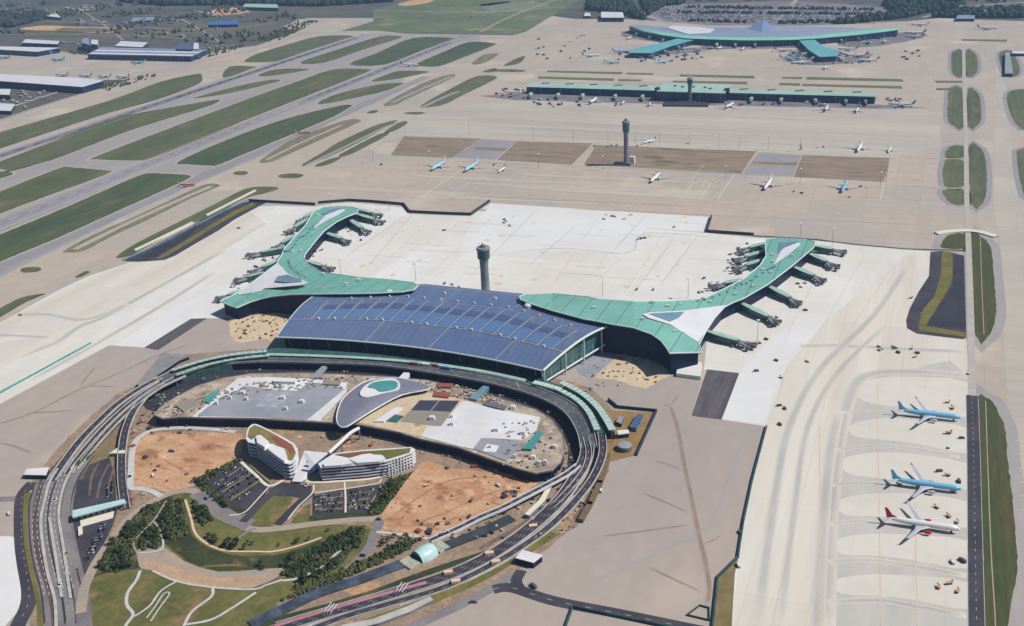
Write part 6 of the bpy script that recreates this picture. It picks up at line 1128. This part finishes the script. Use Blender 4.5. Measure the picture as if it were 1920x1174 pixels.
# apron vehicles
def truck(body, cab, kind):
    o = empty('service_truck' if kind else 'loader', (0, 0, 0), 'x', 'service vehicle')
    L = ((('cargo_box', MB().box((-1, 0, 2.2), (6, 2.6, 2.6)), body), ('cab', MB().box((3.3, 0, 1.6), (2, 2.4, 2.2), 0, 0, .8, .9), cab), ('chassis', MB().box((0, 0, .55), (8.6, 2.2, .9)), m_tyre)) if kind else
         (('platform', MB().box((0, 0, 2.6), (7, 3.2, .6)), body), ('lift_frame', MB().box((0, 0, 1.3), (5, 2.2, 2.2)), m_dsteel), ('cab', MB().box((3.4, 1.2, 3.4), (1.2, 1.2, 1.6)), cab)))
    for n_, mb, m in L:
        ob = bpy.data.objects.new(n_, mb.mesh(n_, m)); C.objects.link(ob); ob.parent = o
    return o
TR = [(truck(m_white2, m_steel, 1), 'white'), (truck(m_orange, m_redroof, 0), 'orange'), (truck(mat('slate_vehicle_paint', (92, 96, 106), fs=.5, fa=.1), m_steel, 1), 'dark'), (truck(m_yel, m_dsteel, 0), 'yellow')]; used = [0]*4
def veh(x, y, k, lb, g=None, s_=1.0, h=None):
    p, cn = TR[k]; o = p if not used[k] else copy_tree(p); used[k] = 1; q = at(x, y); o.location = (q.x, q.y, .35); o.rotation_euler = (0, 0, r3.uniform(0, 3.1) if h is None else h); o.scale = (s_, s_, s_); tag(o, lb, 'service vehicle', g)
_v = veh
def veh(x, y, k, lb, g=None, s_=1.0, h=None): _v(x, y, k, lb, g, min(s_, .72+.2*(s_-1)) if y > 200 else s_, h)
near = 'service vehicles on the right stands'
for x, y, k, s_, lb in ((1778, 814, 1, 2.2, 'big orange loader below the nose of the upper blue airliner'), (1786, 767, 1, 1.6, 'orange brown loader above the nose of the upper blue airliner'), (1776, 756, 3, 1.2, 'yellowish loader far above the nose of the upper blue airliner'), (1803, 823, 2, .9, 'dark truck right of the big orange loader'), (1780, 840, 0, 1.2, 'white truck below the big orange loader'),
                        (1761, 885, 2, 1.4, 'dark truck above the middle airliner, left one'), (1777, 893, 1, 1.3, 'orange loader above the nose of the middle airliner'), (1798, 904, 2, 1.6, 'dark truck ahead of the middle airliner'), (1686, 911, 3, 1.3, 'yellow loader under the tail of the middle airliner'), (1787, 924, 3, 1.0, 'yellow loader under the nose of the middle airliner'), (1757, 953, 3, 1.3, 'yellow loader above the white airliner'), (1779, 970, 1, 1.3, 'orange loader above the nose of the white airliner'), (1795, 981, 1, 1.2, 'orange loader at the nose of the white airliner'), 
                        (1804, 1053, 2, 1.8, 'long dark truck by the road below the white airliner'), (1785, 1056, 0, 1.0, 'white truck left of the long dark truck'), (1780, 1096, 1, 1.4, 'orange loader near the bottom right'), (1760, 1103, 1, 1.3, 'orange loader left of the other near the bottom right'), (1796, 1111, 1, 1.0, 'small orange loader nearest the road at the bottom right'), (1816, 702, 3, 1.0, 'yellow black loader on the service road'),
                        (1387, 1000, 2, 1.0, 'dark truck on the apron beside the green fence'), (1384, 1062, 0, 1.3, 'white truck at the corner of the green fence'), (1127, 922, 0, 1.3, 'white truck on graded earth right of the retaining bank'), (17, 965, 0, 1.3, 'white truck on graded earth at the far left'), (1000, 1101, 2, 2.0, 'dark trailer on the earth beside the lower dark road'), (888, 1131, 2, 1.0, 'small dark truck below the olive verge'), (1418, 697, 2, 1.1, 'dark truck on the apron below the right wing'), (1510, 583, 2, 1.2, 'dark truck on the apron right of the right wing bridges'), (1708, 560, 1, 1.0, 'orange vehicle at the edge of the right pit'), (39, 592, 1, 1.4, 'orange vehicle on the left apron edge'),
                        (833, 433, 2, 1.1, 'dark truck on the white apron left of the tall tower'), (1264, 427, 1, 1.3, 'orange red vehicle high on the white apron'), (1194, 544, 2, .9, 'dark truck behind the right wing, left one'), (1225, 544, 2, .9, 'dark truck behind the right wing, right one'), (448, 429, 2, 1.0, 'dark truck on the left apron beside the west pit'), (677, 451, 2, 1.0, 'dark truck right of the left wing bridges'), (1320, 523, 2, 1.0, 'dark truck left of the right wing bridges'), (1455, 677, 2, .8, 'dark truck on the lower right apron'), (1514, 679, 0, 1.0, 'white truck on the lower right apron')):
    veh(x, y, k, lb, near if x > 1650 and y > 700 else None, s_)
for (x0, y0, x1, y1, n_, lb, g) in ((945, 412, 968, 424, 6, 'small vehicle in the huddle at the top of the white apron', 'huddle of vehicles on the white apron'), (1640, 651, 1740, 675, 9, 'small vehicle in the loose line above the curved taxi track', 'line of vehicles on the right apron'), (1195, 446, 1215, 452, 3, 'small vehicle in the row near the bright apron', 'huddle of vehicles on the white apron'), (1125, 402, 1200, 412, 6, 'small vehicle along the top edge of the white apron', 'vehicles at the top edge'), (1100, 268, 1290, 276, 8, 'tiny vehicle along the lane above the infield', 'vehicles along the infield lane'), (1500, 272, 1590, 284, 6, 'tiny vehicle along the lane above the right infield', 'vehicles along the infield lane'), (830, 528, 870, 540, 4, 'small vehicle right behind the blue roof', 'vehicles behind the blue roof'), (700, 300, 1000, 320, 6, 'tiny vehicle beside the airliner row left of the tower', 'vehicles beside the airliner row'), (1450, 350, 1760, 372, 4, 'tiny vehicle on the apron below the right infield', 'vehicles below the infield'),
                                  (1000, 187, 1640, 201, 34, 'tiny service vehicle at the foot of the concourse', 'vehicles at the concourse'), (1160, 98, 1320, 116, 34, 'tiny service vehicle around the left far pier', 'vehicles at the far piers'), (1480, 98, 1630, 120, 34, 'tiny service vehicle around the right far pier', 'vehicles at the far piers'), (1005, 65, 1110, 112, 14, 'tiny equipment on the empty far left apron', 'equipment on the far apron'), (1690, 96, 1725, 112, 8, 'tiny equipment cluster right of the far terminal', 'equipment right of the far terminal'), (1660, 184, 1700, 204, 10, 'tiny equipment at the right tip of the concourse', 'equipment at the concourse tip'), (930, 165, 985, 185, 8, 'tiny equipment at the left tip of the concourse', 'equipment at the concourse tip'),
                                  (1452, 700, 1475, 800, 4, 'tiny dark vehicle along the wide curved band', 'vehicles on the curved band'), (560, 420, 640, 470, 4, 'small vehicle under the left wing', 'vehicles under the left wing')):
    for i in range(n_): veh(r3.uniform(x0, x1), r3.uniform(y0, y1), r3.choice((0, 0, 2, 2, 3) if y0 > 200 else (0, 2, 2)), lb, g, 1.0 if y0 > 250 else 1.25)
for ptsl, wl in (([(575, 412), (548, 434), (520, 470), (500, 485), (490, 505), (470, 520), (440, 540), (425, 556)], 'the outer side of the left wing'), ([(700, 402), (690, 415), (660, 432), (640, 450), (625, 440), (600, 470), (590, 480), (612, 502)], 'the inner side of the left wing'), ([(1545, 470), (1540, 492), (1520, 520), (1500, 535), (1480, 565), (1450, 600), (1430, 640), (1400, 650)], 'the outer side of the right wing'), ([(1395, 462), (1380, 478), (1372, 492), (1368, 506), (1340, 532), (1350, 545), (1320, 548)], 'the inner side of the right wing')):
    for x, y in ptsl:
        for k in range(3): veh(x+r3.uniform(-12, 12), y+r3.uniform(-5, 5), r3.choice((0, 0, 2, 2, 1)), 'small gate vehicle between the bridges on '+wl, 'gate vehicles on '+wl, .75)
# construction kerb vehicles: red and blue cabins on the viaduct
for x, y, m, lb in ((776, 684, m_redroof, 'red site cabin on the kerb viaduct, left one'), (813, 687, m_redroof, 'red site cabin on the kerb viaduct, right one'), (835, 692, m_bluep, 'blue site cabin on the kerb viaduct'), (799, 686, m_white2, 'white site truck between the cabins on the kerb viaduct')):
    q = at(x, y, 11.2); mb = MB().box(q+Vector((0, 0, 1.6)), (10, 3, 3), .05); mb.box(q+Vector((6, 0, 1.2)), (2, 2.6, 2.2), .05); tag(mb.build('site_cabin', m), lb, 'site cabin')
q = at(979, 745); o = empty('mobile_crane', q, 'orange brown crane standing in the dark sunken road near the right end', 'crane'); MB().box(q+Vector((0, 0, 1.6)), (9, 3.4, 2.4), .4).build('carrier', m_orange, o); MB().tube([q+Vector((0, 0, 3)), q+Vector((-9, 4, 17))], .8, 6).build('boom', m_orange, o)
for x, y, s_ in ((300, 858, 5), (395, 838, 4), (345, 880, 4), (872, 925, 7), (830, 935, 5), (900, 905, 5), (950, 915, 4), (770, 960, 4), (810, 905, 4), (1010, 850, 4), (335, 765, 4), (640, 815, 4), (560, 820, 3)):
    q = at(x, y); rr = random.Random(int(x)); mb = MB(); n = 14; vs = [(q.x, q.y, .5+s_*.55)]
    for k, f_, z_ in ((0, .45, .38), (1, 1.0, 0)):
        for i in range(n): a = 2*math.pi*i/n; d_ = s_*f_*rr.uniform(.8, 1.25); vs.append((q.x+math.cos(a)*d_*1.3, q.y+math.sin(a)*d_, .45+s_*z_*rr.uniform(.8, 1.1)))
    fs = [(0, 1+i, 1+(i+1) % n) for i in range(n)]+[(1+i, 1+n+i, 1+n+(i+1) % n, 1+(i+1) % n) for i in range(n)]; mb.add(vs, fs)
    tag(mb.build('spoil_heap', m_dirt, smooth=True), 'low heap of orange spoil on the bare site earth', 'spoil heap', 'spoil heaps on the site')
for x, y, k, lb in ((884, 940, 2, 'dark digger standing in the deep orange pit'), (934, 912, 0, 'pale truck at the right end of the orange dirt'), (948, 925, 2, 'dark truck near the right end of the orange dirt'), (800, 912, 3, 'yellow machine at the top of the right orange dirt'), (322, 848, 2, 'dark machine in the middle of the left orange dirt'), (287, 893, 0, 'white truck low on the left orange dirt'), (410, 880, 3, 'yellow machine at the right side of the left orange dirt')):
    veh(x, y, k, lb, None, 1.2)
# floodlight masts
def mast():
    o = empty('light_mast', (0, 0, 0), 'x', 'light mast')
    for n_, mb, m in (('pole', MB().tube([Vector((0, 0, 0)), Vector((0, 0, 29))], [.35, .2], 8), m_conshade), ('lamp_head', MB().lathe((0, 0, 28.5), [(1.2, 0), (2.2, .5), (2.2, 1.2), (.6, 1.6)], 10), m_white2)):
        ob = bpy.data.objects.new(n_, mb.mesh(n_, m)); C.objects.link(ob); ob.parent = o
    return o
M0 = mast(); mu = False
for i, (x, y) in enumerate([(1000, 262), (1075, 266), (1140, 268), (1192, 270), (1237, 271), (1293, 273), (1348, 276), (1387, 278), (1440, 281), (1500, 283), (880, 256), (760, 250), (806, 309), (700, 305), (1010, 315), (1130, 319), (1360, 340), (1500, 345), (1650, 352)]):
    o = copy_tree(M0) if mu else M0; mu = True; q = at(x, y); o.location = q; o.rotation_euler = (0, 0, i); tag(o, 'thin floodlight mast in the row along the brown infield', 'light mast', 'floodlight masts along the infield')
for i, (x, y) in enumerate([(620, 392), (730, 394), (1500, 452), (1560, 462), (640, 520), (780, 528), (1130, 556), (1290, 560), (1420, 640), (1390, 560)]):
    o = copy_tree(M0); q = at(x, y); o.location = q; tag(o, 'thin floodlight mast beside the green terminal wings', 'light mast', 'floodlight masts beside the wings')
# ------------------------------------------------------------------ trees
def tree(hh, m, seed, n_=110):
    rr = random.Random(seed); o = empty('tree', (0, 0, 0), 'x', 'tree'); mb = MB()
    mb.tube([Vector((0, 0, 0)), Vector((.1, 0, hh*.35)), Vector((0, .15, hh*.7))], [.3, .2, .08], 6)
    for a in range(3): mb.tube([Vector((0, 0, hh*.35)), Vector((math.cos(a*2.1)*hh*.2, math.sin(a*2.1)*hh*.2, hh*.62))], [.12, .05], 4)
    ob = bpy.data.objects.new('trunk', mb.mesh('trunk', m_trunk)); C.objects.link(ob); ob.parent = o; mb = MB()
    cl = [(Vector((rr.uniform(-1, 1), rr.uniform(-1, 1), 0))*hh*.24+Vector((0, 0, hh*rr.uniform(.45, .82))), hh*rr.uniform(.14, .24)) for _ in range(7)]
    for i in range(n_):
        c, r = cl[i % 7]; d = Vector((rr.gauss(0, 1), rr.gauss(0, 1), rr.gauss(0, 1))).normalized(); p = c+d*r*rr.uniform(.6, 1.1); u = d.orthogonal().normalized(); v = d.cross(u); s_ = hh*rr.uniform(.05, .1); tl = d*s_*.5*rr.uniform(-1, 1)
        mb.add([p+u*s_+tl, p+v*s_, p-u*s_-tl, p-v*s_*1.1], [(0, 1, 2, 3)])
    ob = bpy.data.objects.new('crown', mb.mesh('crown', m)); C.objects.link(ob); ob.parent = o; return o
TP = [tree(5.5, m_hedge, 1), tree(4.2, m_hedge, 2), tree(4.8, m_hedge2, 3)]; tu = [0, 0, 0]
m_leafd = m_hedge
def tree_at(q, k, lb, g):
    o = TP[k] if not tu[k] else copy_tree(TP[k]); tu[k] = 1; o.location = (q.x, q.y, .5); o.rotation_euler = (0, 0, r3.uniform(0, 6)); s_ = r3.uniform(.9, 1.7); o.scale = (s_, s_, s_*r3.uniform(.8, 1.1)); tag(o, lb, 'tree', g)
def grove(poly_, n_, lb, g, ks=(0, 1, 2), clump=0):
    xs = [p[0] for p in poly_]; ys = [p[1] for p in poly_]; c = 0; it = 0
    while c < n_ and it < 9000:
        it += 1; x, y = r3.uniform(min(xs), max(xs)), r3.uniform(min(ys), max(ys))
        if not inside(x, y, poly_): continue
        if clump and noise.noise(Vector((x*.06, y*.09, 3))) < clump: continue
        tree_at(at(x, y), r3.choice(ks), lb, g); c += 1
grove([(180, 1065), (215, 1015), (262, 965), (300, 942), (285, 975), (255, 1010), (248, 1030), (256, 1062), (220, 1072)], 48, 'small tree on the bank between the tan ring road and the drop-shaped path', 'trees on the left park bank')
grove([(268, 1028), (262, 1015), (280, 990), (292, 985), (300, 1010), (297, 1028)], 22, 'small tree inside the drop-shaped loop path', 'trees in the loop path')
grove([(305, 965), (315, 942), (340, 940), (346, 970), (340, 1000), (315, 1010), (305, 1000)], 40, 'small tree in the dark grove between loop path and cream walk', 'trees in the park grove')
grove([(360, 940), (385, 950), (395, 975), (380, 985), (368, 970)], 14, 'small tree right of the top of the cream walk', 'trees beside the cream walk')
grove([(540, 1075), (575, 1045), (620, 1018), (660, 992), (683, 997), (670, 1025), (625, 1035), (590, 1062), (555, 1082)], 46, 'small tree on the right park slope', 'trees on the right park slope')
grove([(560, 1090), (600, 1070), (635, 1045), (652, 1040), (630, 1065), (590, 1095), (550, 1112)], 30, 'small tree between the right park walk and the grey ring road', 'trees by the ring road')
grove([(366, 905), (378, 897), (450, 860), (456, 864), (385, 905), (430, 948), (422, 955)], 22, 'hedge tree around the left office car park', 'hedge trees at the left car park', (1, 2)); grove([(715, 920), (745, 897), (770, 890), (742, 925), (712, 962), (688, 966)], 24, 'hedge tree on the green bank right of the right car park', 'hedge trees at the right car park', (0, 1, 2))
grove([(700, 1035), (720, 1005), (780, 1010), (760, 1035), (725, 1048)], 16, 'small tree on the brown bank left of the glass barrel', 'trees by the glass barrel', (2, 1))
grove([(380, 985), (400, 1010), (440, 1020), (520, 1022), (600, 1000), (640, 992), (600, 1012), (520, 1032), (440, 1032), (395, 1022)], 26, 'small tree scattered along the curve of the cream walk', 'trees along the cream walk', clump=.05)
grove([(480, 1060), (540, 1050), (600, 1030), (560, 1060), (500, 1072)], 16, 'small tree above the right end of the terrace', 'trees above the terrace')
def ico():
    t = (1+5**.5)/2; v = [(-1, t, 0), (1, t, 0), (-1, -t, 0), (1, -t, 0), (0, -1, t), (0, 1, t), (0, -1, -t), (0, 1, -t), (t, 0, -1), (t, 0, 1), (-t, 0, -1), (-t, 0, 1)]
    return [Vector(a).normalized() for a in v], [(0, 11, 5), (0, 5, 1), (0, 1, 7), (0, 7, 10), (0, 10, 11), (1, 5, 9), (5, 11, 4), (11, 10, 2), (10, 7, 6), (7, 1, 8), (3, 9, 4), (3, 4, 2), (3, 2, 6), (3, 6, 8), (3, 8, 9), (4, 9, 5), (2, 4, 11), (6, 2, 10), (8, 6, 7), (9, 8, 1)]
IV, IF = ico()
def forest(name, polys, n_, lb, r0, r1, m=m_for, thr=-9):
    mb = MB()
    ws = [W(p, 0) for p in polys]; ar = [abs(area(p)) for p in ws]; tot = sum(ar)
    for pw, a_ in zip(ws, ar):
        xs = [v.x for v in pw]; ys = [v.y for v in pw]; c = 0; k = int(n_*a_/tot)+1; it = 0
        while c < k and it < k*12:
            it += 1; x, y = r3.uniform(min(xs), max(xs)), r3.uniform(min(ys), max(ys))
            if not inside(x, y, pw) or noise.noise(Vector((x*.004, y*.003, 1))) < thr: continue
            r = r3.uniform(r0, r1); h = r*r3.uniform(.8, 1.4); mb.add([(x+v.x*r*r3.uniform(.75, 1.25), y+v.y*r*r3.uniform(.75, 1.25), h*.8+v.z*h) for v in IV], IF); c += 1
    return tag(mb.build(name, m), lb, 'trees', None, 'stuff')
forest('far_woodland', [[(225, 4), (290, -14), (500, -20), (740, -14), (738, 4), (600, 12), (480, 10), (300, 11)], [(-40, 34), (45, 33), (98, 32), (60, 42), (20, 52), (-40, 56)]], 4500, 'dark distant woodland along the top left edge', 10, 18)
forest('far_woodland', [[(1098, 18), (1110, -8), (1176, -12), (1190, 18), (1208, 38), (1172, 30)], [(1205, 14), (1200, -8), (1292, -10), (1280, 8), (1245, 12), (1215, 30)], [(1655, 8), (1700, 4), (1810, 10), (1790, 18), (1740, 24), (1700, 33), (1610, 44), (1560, 46), (1640, 36), (1680, 27)], [(1750, 33), (1800, 24), (1860, 22), (1920, 20), (1920, 34), (1860, 34)]], 3000, 'dark distant woodland around the far terminal car park', 7, 13)
forest('tree_rows', [[(1290, 13), (1640, 18), (1640, 20), (1290, 15.5)], [(1270, 23), (1640, 27), (1640, 29), (1270, 25.5)], [(1290, 38), (1400, 41), (1400, 44), (1290, 41)], [(1460, 42), (1620, 38), (1620, 42), (1460, 46)]], 520, 'rows of dark trees between the far car park bays', 3, 6)
forest('scrub', [[(-150, 60), (-60, 10), (240, 2), (500, 14), (560, 34), (530, 52), (460, 80), (390, 84), (330, 78), (200, 62), (60, 66)], [(-400, -40), (900, -70), (1900, -60), (2300, -10), (1900, 6), (1700, 0), (1100, -20), (700, -30), (240, -25), (-200, 30)]], 2600, 'scattered scrub and hedges over the distant fields', 4, 10, mat('scrub_foliage', (74, 86, 66), (92, 96, 74), s=.01, fs=.05, fa=.3), .12)
forest('verge_scrub', [[(465, 78), (560, 42), (600, 40), (520, 78)], [(380, 96), (460, 84), (440, 96), (370, 112)], [(180, 165), (280, 140), (300, 142), (200, 172)], [(120, 100), (160, 92), (190, 100), (150, 104)]], 350, 'rough green scrub along the perimeter road', 2, 5, m_hedge2)
m_shrub = mat('mixed_shrub_foliage', (50, 66, 38), (86, 90, 50), s=.05, fs=.5, fa=.35, rough=.95, c3=(104, 92, 58), s3=.12)
forest('shrubbery', [[(180, 1068), (215, 1015), (262, 962), (305, 938), (285, 975), (255, 1010), (246, 1030), (256, 1064), (220, 1074)], [(266, 1032), (262, 1015), (280, 990), (292, 985), (301, 1010), (299, 1030)], [(303, 968), (315, 940), (342, 938), (350, 975), (356, 1000), (330, 1015), (305, 1005)], [(362, 940), (385, 950), (400, 975), (380, 988), (368, 970)]], 1150, 'low dark shrubbery covering the left slopes of the park', .9, 2.3, m_shrub, -.05)
forest('shrubbery', [[(530, 1078), (575, 1045), (620, 1016), (660, 990), (685, 995), (672, 1028), (625, 1036), (590, 1064), (550, 1085)], [(545, 1108), (600, 1072), (640, 1045), (655, 1040), (630, 1068), (580, 1100)], [(520, 1132), (610, 1084), (700, 1045), (760, 1015), (790, 1012), (760, 1036), (690, 1068), (600, 1105)], [(480, 1062), (540, 1050), (610, 1020), (560, 1062), (500, 1074)]], 1150, 'low dark shrubbery covering the right slopes of the park', .9, 2.3, m_shrub, .0)
forest('verge_scrub', [[(135, 885), (175, 830), (225, 772), (205, 815), (165, 862)], [(366, 905), (378, 897), (450, 860), (456, 864), (385, 905), (430, 948), (422, 958)], [(715, 920), (745, 897), (772, 888), (742, 928), (712, 964), (686, 968)]], 700, 'rough olive scrub on the verges inside the road loop', .8, 1.9, m_hedge2, -.1)
# loose site clutter
cl = MB()
for i in range(2600):
    x = r3.uniform(240, 1120); y = r3.uniform(690, 1010)
    if not inside(x, y, SITE): continue
    if inside(x, y, [(250, 815), (455, 815), (1010, 895), (760, 1005), (250, 925)]) and r3.random() > .10: continue
    if inside(x, y, TO) or inside(x, y, [(150, 1280), (160, 1090), (230, 960), (320, 905), (362, 890), (450, 845), (460, 790), (560, 800), (620, 840), (790, 835), (760, 900), (715, 985), (700, 1110), (440, 1280)]): continue
    q = at(x, y); s_ = r3.choice((.8, 1, 1.4, 2, 3, 4))*r3.uniform(.7, 1.3); cl.box((q.x, q.y, .7+s_*.2), (s_, s_*r3.uniform(.4, 1), s_*.5), r3.uniform(0, 3), r3.choice((0, 0, 1, 1, 2, 2, 3)))
for i in range(160):
    x, y = (r3.uniform(1110, 1230), r3.uniform(660, 725)) if i % 2 else (r3.uniform(440, 545), r3.uniform(588, 640)); q = at(x, y); s_ = r3.uniform(1, 4); cl.box((q.x, q.y, .5+s_*.2), (s_, s_*.6, s_*.5), r3.uniform(0, 3), r3.choice((0, 1, 3, 3)))
tag(cl.build('site_debris', [mat('pale_timber', (190, 172, 150), fs=.5, fa=.15), m_steel, m_dsteel, m_redroof]), 'loose building material scattered over the site earth', 'building material', None, 'stuff')
o = MB().prism(W([(538, 612), (500, 610), (462, 604), (466, 611), (480, 616), (498, 617)], 2), 0).build('rebar_stack', m_redroof) if False else None
# ------------------------------------------------------------------ air
hz = MB().box((-2500, 5500, 300), (17000, 13000, 603.2)).build('haze', bpy.data.materials.new('haze'))
m = hz.data.materials[0]; m.use_nodes = True; N = m.node_tree.nodes; N.remove(N['Principled BSDF']); v = N.new('ShaderNodeVolumePrincipled'); v.inputs['Color'].default_value = (.38, .62, 1, 1); v.inputs['Density'].default_value = 0.00005; v.inputs['Anisotropy'].default_value = .1
m.node_tree.links.new(v.outputs[0], N['Material Output'].inputs['Volume']); tag(hz, 'thin bluish haze', 'haze', None, 'stuff')
